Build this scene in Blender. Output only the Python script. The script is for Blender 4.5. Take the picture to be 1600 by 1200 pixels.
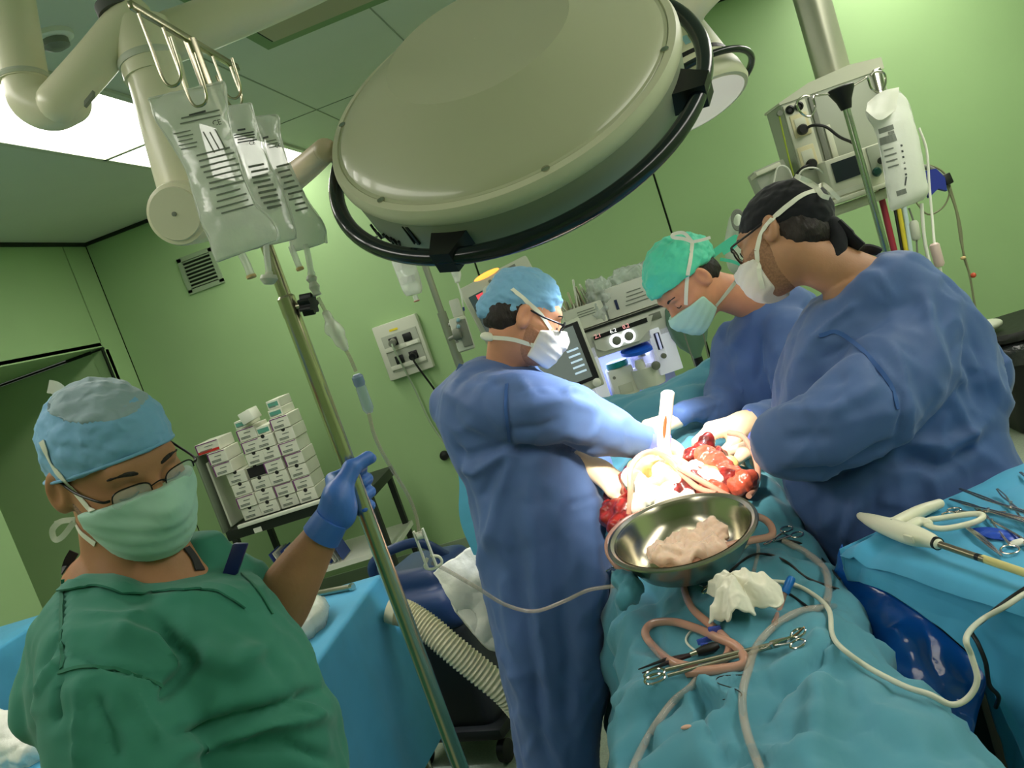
import bpy, bmesh, math, random
import numpy as np
from mathutils import Vector, Matrix, noise
from mathutils.bvhtree import BVHTree

for _o in list(bpy.data.objects):
    bpy.data.objects.remove(_o)
random.seed(7)
RNG = np.random.default_rng(7)
SC = bpy.context.scene
COL = SC.collection

# ------------------------------------------------------------------ camera
FPX = 1300.0                      # focal length in pixels of a 1600 x 1200 frame
PITCH, ROLL, YAW = (math.radians(a) for a in (6.686, -18.924, 9.7325))
CAM = np.array([0.0, 0.0, 1.65])
_cy, _sy, _cp, _sp = math.cos(YAW), math.sin(YAW), math.cos(PITCH), math.sin(PITCH)
FW = np.array([-_sy * _cp, _cy * _cp, -_sp])
_r0 = np.array([_cy, _sy, 0.0])
_u0 = np.cross(_r0, FW)
RT = math.cos(ROLL) * _r0 + math.sin(ROLL) * _u0
UP = -math.sin(ROLL) * _r0 + math.cos(ROLL) * _u0
_cd = bpy.data.cameras.new('camera')
_cd.sensor_fit = 'HORIZONTAL'
_cd.sensor_width = 36.0
_cd.lens = 36.0 * FPX / 1600.0
_cd.clip_start = 0.05
cam = bpy.data.objects.new('camera', _cd)
COL.objects.link(cam)
_m = Matrix.Identity(4)
for _i in range(3):
    _m[_i][0], _m[_i][1], _m[_i][2], _m[_i][3] = RT[_i], UP[_i], -FW[_i], CAM[_i]
cam.matrix_world = _m
SC.camera = cam

# ------------------------------------------------------------------ world, view, large lights
SC.view_settings.view_transform = 'Standard'
SC.view_settings.look = 'None'
SC.view_settings.gamma = 1.0
SC.view_settings.use_curve_mapping = False
SC.view_settings.exposure = 0.0
world = bpy.data.worlds.new('world')
SC.world = world
world.use_nodes = True
world.node_tree.nodes['Background'].inputs[0].default_value = (0.75, 0.85, 0.7, 1)
world.node_tree.nodes['Background'].inputs[1].default_value = 0.12
PANEL_POWER = 7.2                  # emission of the ceiling light panels
SURG_POWER = 115.0                 # surgical lamp spot, W
SURG2_POWER = 140.0

# ------------------------------------------------------------------ pixel helpers (1600 x 1200)
def ray(x, y):
    return RT * ((x - 800) / FPX) - UP * ((y - 600) / FPX) + FW
def P(x, y, d):
    return CAM + ray(x, y) * d
def PY(x, y, Y):
    q = ray(x, y); return CAM + q * (Y / q[1])
def PX(x, y, X):
    q = ray(x, y); return CAM + q * (X / q[0])
def PZ(x, y, Z):
    q = ray(x, y); return CAM + q * ((Z - CAM[2]) / q[2])
def topx(V):
    v = np.asarray(V, float) - CAM
    w = v @ FW
    return np.stack([800 + FPX * (v @ RT) / w, 600 - FPX * (v @ UP) / w, w], -1)
def CB(a, b, c):
    """direction from camera basis: right, up, toward the viewer"""
    v = a * RT + b * UP - c * FW
    return v / np.linalg.norm(v)
def nrm(v):
    v = np.asarray(v, float); return v / (np.linalg.norm(v) + 1e-12)

# ------------------------------------------------------------------ materials
MATS = {}
def lin(c):
    out = []
    for v in c[:3]:
        v = v / 255.0
        out.append(v / 12.92 if v <= 0.04045 else ((v + 0.055) / 1.055) ** 2.4)
    return (*out, 1.0)
def mat(name, col, rough=0.5, metal=0.0, var=0.0, vscale=8.0, bump=0.0, bscale=40.0, bdetail=4.0, aniso=None,
        ridged=False, emit=None, estr=0.0, alpha=1.0, trans=0.0, ior=1.45, sheen=0.0, sub=0.0, subc=None, spec=0.5, coat=0.0, col2=None, bdist=0.004):
    if name in MATS:
        return MATS[name]
    m = bpy.data.materials.new(name)
    m.use_nodes = True
    nt = m.node_tree
    b = nt.nodes['Principled BSDF']
    c = lin(col)
    b.inputs['Base Color'].default_value = c
    b.inputs['Roughness'].default_value = rough
    b.inputs['Metallic'].default_value = metal
    b.inputs['IOR'].default_value = ior
    b.inputs['Specular IOR Level'].default_value = spec
    b.inputs['Transmission Weight'].default_value = trans
    b.inputs['Alpha'].default_value = alpha
    b.inputs['Sheen Weight'].default_value = sheen
    b.inputs['Coat Weight'].default_value = coat
    if sub:
        b.inputs['Subsurface Weight'].default_value = sub
        b.inputs['Subsurface Radius'].default_value = (0.012, 0.005, 0.003)
        b.inputs['Subsurface Scale'].default_value = 1.0
    if emit is not None:
        b.inputs['Emission Color'].default_value = lin(emit)
        b.inputs['Emission Strength'].default_value = estr
    if var or bump:
        tc = nt.nodes.new('ShaderNodeTexCoord')
        mp = nt.nodes.new('ShaderNodeMapping')
        nt.links.new(tc.outputs['Object'], mp.inputs['Vector'])
        if aniso:
            mp.inputs['Scale'].default_value = aniso
    if var:
        n = nt.nodes.new('ShaderNodeTexNoise')
        n.inputs['Scale'].default_value = vscale
        n.inputs['Detail'].default_value = 5.0
        nt.links.new(mp.outputs['Vector'], n.inputs['Vector'])
        r = nt.nodes.new('ShaderNodeValToRGB')
        r.color_ramp.elements[0].position = 0.35
        r.color_ramp.elements[1].position = 0.65
        c2 = lin(col2) if col2 else tuple(min(1, v * (1 + var)) for v in c[:3]) + (1,)
        r.color_ramp.elements[0].color = tuple(v * (1 - var) for v in c[:3]) + (1,)
        r.color_ramp.elements[1].color = c2
        nt.links.new(n.outputs['Fac'], r.inputs['Fac'])
        nt.links.new(r.outputs['Color'], b.inputs['Base Color'])
    if bump:
        n2 = nt.nodes.new('ShaderNodeTexNoise')
        n2.inputs['Scale'].default_value = bscale
        n2.inputs['Detail'].default_value = bdetail
        if ridged:
            n2.noise_type = 'RIDGED_MULTIFRACTAL'
        nt.links.new(mp.outputs['Vector'], n2.inputs['Vector'])
        bp = nt.nodes.new('ShaderNodeBump')
        bp.inputs['Strength'].default_value = bump
        bp.inputs['Distance'].default_value = bdist
        nt.links.new(n2.outputs['Fac'], bp.inputs['Height'])
        nt.links.new(bp.outputs['Normal'], b.inputs['Normal'])
    MATS[name] = m
    return m

# ------------------------------------------------------------------ mesh generators: each returns (V, F)
def join(*parts):
    V, F, n = [], [], 0
    for v, f in parts:
        v = np.asarray(v, float)
        V.append(v)
        F += [tuple(i + n for i in q) for q in f]
        n += len(v)
    return np.concatenate(V), F
def frame(z, xhint=(1, 0, 0)):
    z = nrm(z); xh = np.asarray(xhint, float)
    if abs(np.dot(z, nrm(xh))) > 0.98:
        xh = np.array([0, 1, 0]) if abs(z[1]) < 0.9 else np.array([0, 0, 1])
    x = nrm(xh - z * np.dot(xh, z)); y = np.cross(z, x)
    return x, y, z
def box(c, s, ax=None, bev=0.0, seg=2):
    c = np.asarray(c, float); sx, sy, sz = (k / 2 for k in s)
    V = np.array([(x, y, z) for z in (-sz, sz) for y in (-sy, sy) for x in (-sx, sx)])
    F = [(0, 2, 3, 1), (4, 5, 7, 6), (0, 1, 5, 4), (2, 6, 7, 3), (0, 4, 6, 2), (1, 3, 7, 5)]
    if bev > 0:
        bm = bmesh.new()
        vs = [bm.verts.new(v) for v in V]
        for f in F: bm.faces.new([vs[i] for i in f])
        bmesh.ops.bevel(bm, geom=list(bm.edges), offset=min(bev, min(sx, sy, sz) * 0.95), segments=seg, affect='EDGES', profile=0.5)
        bm.verts.index_update()
        V = np.array([v.co[:] for v in bm.verts]); F = [tuple(v.index for v in f.verts) for f in bm.faces]
        bm.free()
    if ax is not None:
        A = np.array(ax, float)
        V = V @ A
    return V + c, F
def spline(pts, n=8, closed=False):
    pts = np.asarray(pts, float); N = len(pts)
    if N < 3: 
        t = np.linspace(0, 1, n + 1)[:, None]
        return pts[0] * (1 - t) + pts[-1] * t
    out = []
    rng = range(N if closed else N - 1)
    for i in rng:
        if closed:
            p0, p1, p2, p3 = pts[(i - 1) % N], pts[i], pts[(i + 1) % N], pts[(i + 2) % N]
        else:
            p1, p2 = pts[i], pts[i + 1]
            p0 = pts[i - 1] if i > 0 else 2 * p1 - p2
            p3 = pts[i + 2] if i + 2 < N else 2 * p2 - p1
        for k in range(n):
            t = k / n
            out.append(0.5 * ((2 * p1) + (-p0 + p2) * t + (2 * p0 - 5 * p1 + 4 * p2 - p3) * t * t + (-p0 + 3 * p1 - 3 * p2 + p3) * t ** 3))
    if not closed: out.append(pts[-1])
    return np.array(out)
def tube(pts, r, seg=10, closed=False, flat=1.0, hint=None, cap=True):
    pts = np.asarray(pts, float); N = len(pts)
    r = np.broadcast_to(np.asarray(r, float), (N,)) if np.ndim(r) <= 1 else r
    T = np.zeros_like(pts)
    if closed:
        T = np.roll(pts, -1, 0) - np.roll(pts, 1, 0)
    else:
        T[1:-1] = pts[2:] - pts[:-2]; T[0] = pts[1] - pts[0]; T[-1] = pts[-1] - pts[-2]
    T = np.array([nrm(t) for t in T])
    x, y, _ = frame(T[0], hint if hint is not None else (0.3, 0.5, 0.8))
    V = []
    a = np.linspace(0, 2 * math.pi, seg, endpoint=False)
    for i in range(N):
        x = nrm(x - T[i] * np.dot(x, T[i]))
        if hint is not None and not callable(hint):
            h = np.asarray(hint, float); h = h - T[i] * np.dot(h, T[i])
            if np.linalg.norm(h) > 0.05: x = nrm(h)
        y = np.cross(T[i], x)
        V.append(pts[i] + r[i] * (np.cos(a)[:, None] * x * flat + np.sin(a)[:, None] * y))
    V = np.concatenate(V); F = []
    for i in range(N if closed else N - 1):
        for k in range(seg):
            k2 = (k + 1) % seg; j = (i + 1) % N
            F.append((i * seg + k, i * seg + k2, j * seg + k2, j * seg + k))
    if not closed and cap:
        F.append(tuple(range(seg))[::-1]); F.append(tuple((N - 1) * seg + k for k in range(seg)))
    return V, F
def ribbon(pts, normals, w, t=0.0012):
    """flat strap along pts lying on a surface with the given normals"""
    pts = np.asarray(pts, float); N = len(pts); V = []
    for i in range(N):
        T = nrm(pts[min(i + 1, N - 1)] - pts[max(i - 1, 0)])
        n = nrm(normals[i]); s = nrm(np.cross(T, n)); n = np.cross(s, T)
        for a, b in ((-1, 0), (1, 0), (1, 1), (-1, 1)):
            V.append(pts[i] + s * a * w / 2 + n * b * t)
    F = []
    for i in range(N - 1):
        for k in range(4):
            k2 = (k + 1) % 4
            F.append((i * 4 + k, (i + 1) * 4 + k, (i + 1) * 4 + k2, i * 4 + k2))
    F += [(0, 1, 2, 3), tuple((N - 1) * 4 + k for k in (3, 2, 1, 0))]
    return np.array(V), F
def lathe(prof, c, z, seg=48, xh=(1, 0, 0), arc=None, cap=True):
    """profile of (radius, height) revolved about axis z through c"""
    x, y, z = frame(z, xh); c = np.asarray(c, float); V = []; F = []
    a0, a1 = arc if arc else (0, 2 * math.pi)
    a = np.linspace(a0, a1, seg, endpoint=bool(arc))
    for (r, h) in prof:
        V += [c + z * h + r * (math.cos(t) * x + math.sin(t) * y) for t in a]
    for i in range(len(prof) - 1):
        for k in range(seg if not arc else seg - 1):
            k2 = (k + 1) % seg
            F.append((i * seg + k, i * seg + k2, (i + 1) * seg + k2, (i + 1) * seg + k))
    if cap and not arc:
        if prof[0][0] > 1e-5: F.append(tuple(range(seg))[::-1])
        if prof[-1][0] > 1e-5: F.append(tuple((len(prof) - 1) * seg + k for k in range(seg)))
    return np.array(V), F
def cyl(a, b, r, seg=16, r2=None):
    a = np.asarray(a, float); b = np.asarray(b, float)
    return lathe([(r, 0), (r if r2 is None else r2, np.linalg.norm(b - a))], a, b - a, seg)
def ell(c, rad, ax=None, seg=20, rings=12):
    V = []; F = []
    for i in range(rings + 1):
        th = math.pi * i / rings
        for k in range(seg):
            ph = 2 * math.pi * k / seg
            V.append((math.sin(th) * math.cos(ph), math.sin(th) * math.sin(ph), math.cos(th)))
    V = np.array(V) * np.asarray(rad)
    for i in range(rings):
        for k in range(seg):
            k2 = (k + 1) % seg
            F.append((i * seg + k, (i + 1) * seg + k, (i + 1) * seg + k2, i * seg + k2))
    if ax is not None: V = V @ np.asarray(ax, float)
    return V + np.asarray(c, float), F
def grid(PT):
    """PT: (n, m, 3) array"""
    n, m = PT.shape[:2]
    F = [(i * m + j, i * m + j + 1, (i + 1) * m + j + 1, (i + 1) * m + j) for i in range(n - 1) for j in range(m - 1)]
    return PT.reshape(-1, 3).copy(), F
def prism(outline, c, x, y, t):
    """outline (2D list) in plane (x, y) at c, extruded by t along x cross y, centred"""
    x = np.asarray(x, float); y = np.asarray(y, float); z = nrm(np.cross(x, y)); c = np.asarray(c, float)
    n = len(outline)
    V = [c + x * a + y * b + z * s * t / 2 for s in (-1, 1) for a, b in outline]
    F = [tuple(range(n))[::-1], tuple(range(n, 2 * n))] + [(i, (i + 1) % n, n + (i + 1) % n, n + i) for i in range(n)]
    return np.array(V), F
def loft(rings, cap=True):
    rings = [np.asarray(r, float) for r in rings]; m = len(rings[0]); V = np.concatenate(rings); F = []
    for i in range(len(rings) - 1):
        for k in range(m):
            k2 = (k + 1) % m
            F.append((i * m + k, i * m + k2, (i + 1) * m + k2, (i + 1) * m + k))
    if cap: F += [tuple(range(m))[::-1], tuple((len(rings) - 1) * m + k for k in range(m))]
    return V, F
def sil_loft(sl, seg=28, n=4, power=2.4):
    """slices (xl, yl, xr, yr, depth, thickness in m[, depth_left_offset]) -> smooth closed loft, cross-sections superelliptic"""
    L = np.array([P(s[0], s[1], s[4] + (s[6] if len(s) > 6 else 0)) for s in sl]); R = np.array([P(s[2], s[3], s[4] - (s[6] if len(s) > 6 else 0)) for s in sl]); T = np.array([[s[5]] for s in sl])
    L = spline(L, n); R = spline(R, n); T = spline(np.repeat(T, 3, 1), n)[:, 0]
    a = np.linspace(0, 2 * math.pi, seg, endpoint=False); rings = []
    for l, r, t in zip(L, R, T):
        c = (l + r) / 2; x = (r - l) / 2
        up = UP - nrm(x) * np.dot(UP, nrm(x)); z = np.cross(nrm(x), nrm(up))
        ca = np.sign(np.cos(a)) * np.abs(np.cos(a)) ** (2 / power); sa = np.sign(np.sin(a)) * np.abs(np.sin(a)) ** (2 / power)
        rings.append(c + ca[:, None] * x + sa[:, None] * z * (t / 2))
    return loft(rings)
def limb(pts, n=6, seg=20):
    """list of (px, py, depth, radius m) -> tapered tube"""
    C_ = spline(np.array([P(p[0], p[1], p[2]) for p in pts]), n)
    r = spline(np.array([[p[3]] * 3 for p in pts]), n)[:, 0]
    v, f = tube(C_, r, seg)
    a, b = C_[0], C_[-1]
    return join((v, f), ell(a, [r[0]] * 3, None, 16, 10), ell(b, [r[-1]] * 3, None, 16, 10))
def wlimb(pts, n=6, seg=20):
    """list of (xyz, radius) in world coordinates"""
    C_ = spline(np.array([p[0] for p in pts], float), n); r = spline(np.array([[p[1]] * 3 for p in pts]), n)[:, 0]
    return join(tube(C_, r, seg), ell(C_[0], [r[0]] * 3, None, 16, 10), ell(C_[-1], [r[-1]] * 3, None, 16, 10))
def remesh(vf, voxel=0.008, it=6, fac=0.5):
    V, F = vf
    me = bpy.data.meshes.new('tmp'); me.from_pydata([tuple(v) for v in V], [], F)
    o = bpy.data.objects.new('tmp', me); COL.objects.link(o)
    md = o.modifiers.new('r', 'REMESH'); md.mode = 'VOXEL'; md.voxel_size = voxel
    if it:
        ms = o.modifiers.new('s', 'SMOOTH'); ms.iterations = it; ms.factor = fac
    dg = bpy.context.evaluated_depsgraph_get(); dg.update()
    ev = o.evaluated_get(dg).to_mesh()
    V2 = np.empty(len(ev.vertices) * 3); ev.vertices.foreach_get('co', V2)
    F2 = [tuple(p.vertices) for p in ev.polygons]
    o.evaluated_get(dg).to_mesh_clear()
    bpy.data.objects.remove(o); bpy.data.meshes.remove(me)
    return V2.reshape(-1, 3), F2
def vnormals(V, F):
    me = bpy.data.meshes.new('t'); me.from_pydata([tuple(v) for v in V], [], F); me.update()
    N = np.empty(len(V) * 3); me.vertices.foreach_get('normal', N); bpy.data.meshes.remove(me)
    return N.reshape(-1, 3)
def folds(vf, lines, N=None):
    """sculpt folds: lines = (polyline in photo px, half-width px, height m) raised on the surface that faces the photographer"""
    V, F = vf; V = V.copy()
    if N is None: N = vnormals(V, F)
    q = topx(V); tocam = CAM - V; tocam /= np.linalg.norm(tocam, axis=1)[:, None]
    facing = np.clip((N * tocam).sum(1) * 2.5, 0, 1)
    for pl, w, h in lines:
        pl = np.asarray(pl, float)
        best = np.full(len(V), 1e9); tt = np.zeros(len(V)); tot = 0; Ls = []
        for a, b in zip(pl[:-1], pl[1:]): Ls.append(np.hypot(*(b - a)))
        S = sum(Ls)
        for (a, b), l in zip(zip(pl[:-1], pl[1:]), Ls):
            e = (b - a) / l; d = q[:, :2] - a; t = np.clip(d @ e, 0, l); dist = np.hypot(*(d - t[:, None] * e).T)
            m = dist < best; best[m] = dist[m]; tt[m] = (tot + t[m]) / S; tot += l
        prof = np.exp(-(best / w) ** 2) * np.clip(np.minimum(tt, 1 - tt) * 5 + 0.25, 0, 1)
        V += N * (h * prof * facing)[:, None]
    return V, F
def lumps(vf, amp, scale, seed=0, aniso=(1, 1, 1), octv=2):
    V, F = vf; N = vnormals(V, F); A = np.asarray(aniso)
    d = np.array([noise.fractal(Vector(v * scale * A + seed), 1.0, 2.0, octv, noise_basis='PERLIN_NEW') for v in V])
    return V + N * (d * amp)[:, None], F

def creases(vf, amp, scale, seed=0, aniso=(1, 1, 1), sharp=3.0):
    """sharp pinched ridges and valleys as in stiff cloth"""
    V, F = vf; N = vnormals(V, F); A = np.asarray(aniso)
    a = np.array([noise.noise(Vector(v * scale * A + seed)) for v in V]); b = np.array([noise.noise(Vector(v * scale * .83 * A + seed + 31.7)) for v in V])
    d = np.clip(1 - sharp * np.abs(a), 0, 1) ** 1.3 - .8 * np.clip(1 - sharp * np.abs(b), 0, 1) ** 1.3
    return V + N * (d * amp)[:, None], F

# ------------------------------------------------------------------ signed distance modelling
def sd_ell(X, c, r, A=None):
    q = X - np.asarray(c, np.float32)
    if A is not None: q = q @ np.asarray(A, np.float32).T
    r = np.asarray(r, np.float32)
    k0 = np.linalg.norm(q / r, axis=-1); k1 = np.linalg.norm(q / (r * r), axis=-1)
    return k0 * (k0 - 1) / (k1 + 1e-9)
def sd_cap(X, a, b, r1, r2=None):
    a = np.asarray(a, np.float32); b = np.asarray(b, np.float32); r2 = r1 if r2 is None else r2
    ab = b - a; t = np.clip(((X - a) @ ab) / (ab @ ab + 1e-12), 0, 1)
    return np.linalg.norm(X - a - t[..., None] * ab, axis=-1) - (r1 + (r2 - r1) * t)
def smin(a, b, k):
    h = np.clip(0.5 + 0.5 * (b - a) / k, 0, 1)
    return b * (1 - h) + a * h - k * h * (1 - h)
def smax(a, b, k): return -smin(-a, -b, k)
def sdf_mesh(fn, lo, hi, h):
    lo = np.asarray(lo, float); hi = np.asarray(hi, float)
    n = np.ceil((hi - lo) / h).astype(int) + 1
    ax = [lo[i] + h * np.arange(n[i]) for i in range(3)]
    X = np.stack(np.meshgrid(*ax, indexing='ij'), -1).astype(np.float32)
    S = fn(X)
    ins = S < 0
    cells = np.zeros(tuple(n - 1), bool); cnt = np.zeros(tuple(n - 1)); acc = np.zeros(tuple(n - 1) + (3,))
    def sl(o): return tuple(slice(o[i], n[i] - 1 + o[i]) for i in range(3))
    corners = [(i, j, k) for i in (0, 1) for j in (0, 1) for k in (0, 1)]
    for a in corners:
        for d in range(3):
            if a[d] == 0:
                b = list(a); b[d] = 1; b = tuple(b)
                sa, sb = S[sl(a)], S[sl(b)]
                m = (sa < 0) != (sb < 0)
                t = np.where(m, sa / np.where(m, sa - sb, 1), 0)
                pos = np.zeros(tuple(n - 1) + (3,)); pos[...] = a; pos[..., d] += t
                acc += pos * m[..., None]; cnt += m
    cells = cnt > 0
    idx = -np.ones(tuple(n - 1), int); ids = np.argwhere(cells); idx[cells] = np.arange(len(ids))
    V = lo + h * (ids + acc[cells] / cnt[cells][:, None])
    F = []
    for d in range(3):
        o = [0, 0, 0]; o[d] = 1
        A_ = ins[tuple(slice(0, n[i] - (1 if i == d else 0)) for i in range(3))]
        B_ = ins[tuple(slice(o[i], n[i]) for i in range(3))]
        e1, e2 = [(1, 2), (2, 0), (0, 1)][d]
        for flip, M in ((False, A_ & ~B_), (True, ~A_ & B_)):
            E = np.argwhere(M)
            ok = np.all(E > 0, 1) & (E[:, 0] < n[0] - 1) & (E[:, 1] < n[1] - 1) & (E[:, 2] < n[2] - 1)
            E = E[ok]
            q = []
            for da, db in ((0, 0), (1, 0), (1, 1), (0, 1)):
                c = E.copy(); c[:, e1] -= 1 - da; c[:, e2] -= 1 - db
                q.append(idx[c[:, 0], c[:, 1], c[:, 2]])
            q = np.stack(q, 1)
            if flip: q = q[:, ::-1]
            F += [tuple(r) for r in q.tolist()]
    return V, F

# ------------------------------------------------------------------ objects
ORG = {}
def _mesh(name, V, F, m, smooth, angle=0.7):
    me = bpy.data.meshes.new(name)
    me.from_pydata([tuple(map(float, v)) for v in V], [], F)
    me.validate(); me.update()
    ms = m if isinstance(m, (list, tuple)) else [m]
    for k in ms: me.materials.append(k)
    if smooth:
        me.polygons.foreach_set('use_smooth', [True] * len(me.polygons))
        if smooth != 'full':
            me.set_sharp_from_angle(angle=angle)
    return me
def tag(o, label=None, cat=None, group=None, kind=None):
    if label: o['label'] = label
    if cat: o['category'] = cat
    if group: o['group'] = group
    if kind: o['kind'] = kind
    return o
def root(name, base, label, cat, group=None):
    o = bpy.data.objects.new(name, None); COL.objects.link(o)
    o.empty_display_size = 0.05
    o.location = tuple(map(float, base)); ORG[o] = np.asarray(base, float)
    return tag(o, label, cat, group)
def part(name, vf, m, parent, smooth=True, label=None, kind=None, angle=0.7):
    V, F = vf; org = ORG[parent]
    o = bpy.data.objects.new(name, _mesh(name, np.asarray(V) - org, F, m, smooth, angle))
    COL.objects.link(o); o.parent = parent; ORG[o] = org
    return tag(o, label, None, None, kind)
def thing(name, vf, m, label, cat, group=None, smooth=True, kind=None, angle=0.7):
    V, F = vf; V = np.asarray(V); lo, hi = V.min(0), V.max(0)
    org = np.array([(lo[0] + hi[0]) / 2, (lo[1] + hi[1]) / 2, lo[2]])
    o = bpy.data.objects.new(name, _mesh(name, V - org, F, m, smooth, angle))
    COL.objects.link(o); o.location = tuple(org); ORG[o] = org
    return tag(o, label, cat, group, kind)
def struct(name, vf, m, label=None, smooth=False):
    o = thing(name, vf, m, label, None, None, smooth); o['kind'] = 'structure'; return o
def wverts(o):
    me = o.data; V = np.empty(len(me.vertices) * 3); me.vertices.foreach_get('co', V)
    return V.reshape(-1, 3) + ORG[o]
def bvh(*objs):
    V, F, n = [], [], 0
    for o in objs:
        v = wverts(o); V += [tuple(x) for x in v]; F += [tuple(i + n for i in p.vertices) for p in o.data.polygons]; n += len(v)
    return BVHTree.FromPolygons(V, F)
def hit(b, x, y, off=0.0, dflt=2.0):
    """point of a built surface seen at photo pixel (x, y), lifted by off along its normal"""
    q = nrm(ray(x, y))
    loc, no, i, d = b.ray_cast(Vector(CAM), Vector(q))
    if loc is None:
        return P(x, y, dflt), -q
    no = np.array(no)
    if np.dot(no, q) > 0: no = -no
    return np.array(loc) + no * off, no
def hits(b, pl, n=6, off=0.0, dflt=2.0):
    pl = spline(np.array([(x, y, 0) for x, y in pl], float), n)
    r = [hit(b, p[0], p[1], off, dflt) for p in pl]
    return np.array([k[0] for k in r]), np.array([k[1] for k in r])
def drop(b, x, y, z=3.0):
    """height of a built surface under world point (x, y)"""
    loc, no, i, d = b.ray_cast(Vector((x, y, z)), Vector((0, 0, -1)))
    return None if loc is None else loc.z
def text(s, size, c, x, y, thick=0.0004, align='CENTER'):
    """flat lettering: centred at c, reading along x, upright along y"""
    cu = bpy.data.curves.new('t', 'FONT'); cu.body = s; cu.size = size; cu.align_x = align; cu.align_y = 'CENTER'; cu.extrude = thick
    cu.resolution_u = 3
    o = bpy.data.objects.new('t', cu); COL.objects.link(o)
    dg = bpy.context.evaluated_depsgraph_get(); dg.update()
    me = o.evaluated_get(dg).to_mesh()
    V = np.array([v.co[:] for v in me.vertices]); F = [tuple(p.vertices) for p in me.polygons]
    o.evaluated_get(dg).to_mesh_clear(); bpy.data.objects.remove(o); bpy.data.curves.remove(cu)
    x = nrm(x); y = nrm(y); z = np.cross(x, y)
    return np.asarray(c) + V[:, :1] * x + V[:, 1:2] * y + V[:, 2:3] * z, F
def copy_tree(o, parent=None, delta=(0, 0, 0)):
    c = o.copy(); COL.objects.link(c)
    if parent is None:
        c.location = Vector(o.location) + Vector(delta); ORG[c] = ORG[o] + np.asarray(delta)
    else:
        c.parent = parent; ORG[c] = ORG[parent]
    for ch in o.children: copy_tree(ch, c)
    return c
# ================================================================== the room
XL, XR, YB, YF, ZC = -3.446, 3.0, 5.42, -2.6, 2.843
M_wall = mat('green_wall_laminate', (154, 186, 132), 0.42, var=0.03, vscale=1.5, spec=0.35)
M_wall_dk = mat('green_recess_laminate', (172, 204, 148), 0.5, var=0.03, vscale=1.5)
M_seam = mat('dark_joint', (22, 34, 18), 0.8)
M_ceil = mat('pale_ceiling_panel', (206, 212, 198), 0.55, var=0.02, vscale=2)
M_floor = mat('speckled_vinyl_floor', (150, 160, 142), 0.4, var=0.12, vscale=140, bump=0.05, bscale=200)
M_lightpanel = mat('ceiling_light_diffuser', (240, 240, 235), 0.5, emit=(255, 250, 240), estr=PANEL_POWER)
M_alu = mat('grey_aluminium', (150, 155, 140), 0.4, 0.6)
M_cream = mat('cream_enamel', (226, 222, 192), 0.34, spec=0.5, coat=0.15)
M_black = mat('black_plastic', (16, 18, 18), 0.45)
M_grey = mat('light_grey_plastic', (196, 200, 182), 0.45)
M_greyd = mat('mid_grey_plastic', (120, 124, 112), 0.5)
M_steel = mat('brushed_steel', (176, 172, 156), 0.28, 1.0, bump=0.05, bscale=300, aniso=(1, 1, 0.05))
M_chrome = mat('chrome', (200, 198, 188), 0.14, 1.0)
M_white = mat('white_plastic', (226, 228, 214), 0.4)

fl = struct('floor', box(((XL + XR) / 2 - .6, (YB + YF) / 2, -0.02), (XR - XL + 1.6, YB - YF + .4, 0.04)), M_floor, 'speckled pale green vinyl floor')
fl.data.materials[0] = M_floor
struct('ceiling', box(((XL + XR) / 2, (YB + YF) / 2, ZC + 0.03), (XR - XL + .2, YB - YF + .2, 0.06)), M_ceil, 'pale green panelled ceiling')
SEAMS = [-3.43, -0.902, 0.352, 2.86]
# back wall: a backing with laminate panels and recessed dark joints
wb = struct('wall_back', box(((XL + XR) / 2, YB + 0.06, ZC / 2), (XR - XL + .3, 0.1, ZC)), M_seam, 'green laminate back wall with dark vertical joints')
for a, b in zip([XL] + SEAMS[1:], SEAMS[1:] + [XR]):
    part('panel', box(((a + b) / 2, YB + 0.005, ZC / 2), (b - a - 0.012, 0.012, ZC), bev=0.003, seg=1), M_wall, wb, False)
# left wall with the doorway recess
JR, JL, DH = 5.175, 3.83, 2.12
wl = struct('wall_left', box((XL - 0.25, YB + .05, ZC / 2), (0.5, 0.02, ZC)), M_seam, 'green left wall with a doorway recess')
part('panel', box((XL - 0.05, (JR + YB) / 2 + .004, ZC / 2), (0.1, YB - JR - 0.008, ZC)), M_wall, wl, False)
part('panel', box((XL - 0.05, (JR + JL) / 2, (ZC + DH) / 2 + .004), (0.1, JR - JL - 0.008, ZC - DH - 0.008)), M_wall, wl, False)
part('panel', box((XL - 0.05, (JL + YF) / 2, ZC / 2), (0.1, JL - YF, ZC)), M_wall, wl, False)
part('joint', box((XL - 0.06, JR, ZC / 2 + DH / 2), (0.08, 0.02, ZC - DH)), M_seam, wl, False)
# recess: soffit, slanted dark inner wall
V = np.array([(XL, JR, DH), (XL, JL, DH), (XL - 1.5, JL, DH), (XL - 1.5, JR + .06, DH)]); V2 = V + (0, 0, .03)
part('soffit', (np.concatenate([V, V2]), [(0, 1, 2, 3), (7, 6, 5, 4), (0, 4, 5, 1), (1, 5, 6, 2), (2, 6, 7, 3), (3, 7, 4, 0)]), M_wall_dk, wl, False)
d1 = struct('door_1', box((XL - .75, JR + .035, DH / 2 - .01), (1.5, .04, DH - .02), bev=.003), M_wall_dk, 'dark green door leaf inside the left recess')
part('door_edge', box((XL - .005, JR - .004, DH / 2), (.012, .02, DH)), M_seam, d1, False)
part('door_top_joint', box((XL - .75, JR + .012, DH - .012), (1.5, .012, .012)), M_seam, d1, False)
struct('wall_recess', box((XL - 1.5, (JL + JR) / 2, DH / 2), (.04, JR - JL + .2, DH)), M_wall_dk, 'dark green wall deep in the recess')
struct('wall_right', box((XR + .05, (YB + YF) / 2, ZC / 2), (.1, YB - YF, ZC)), M_wall, 'plain green right wall')
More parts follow.
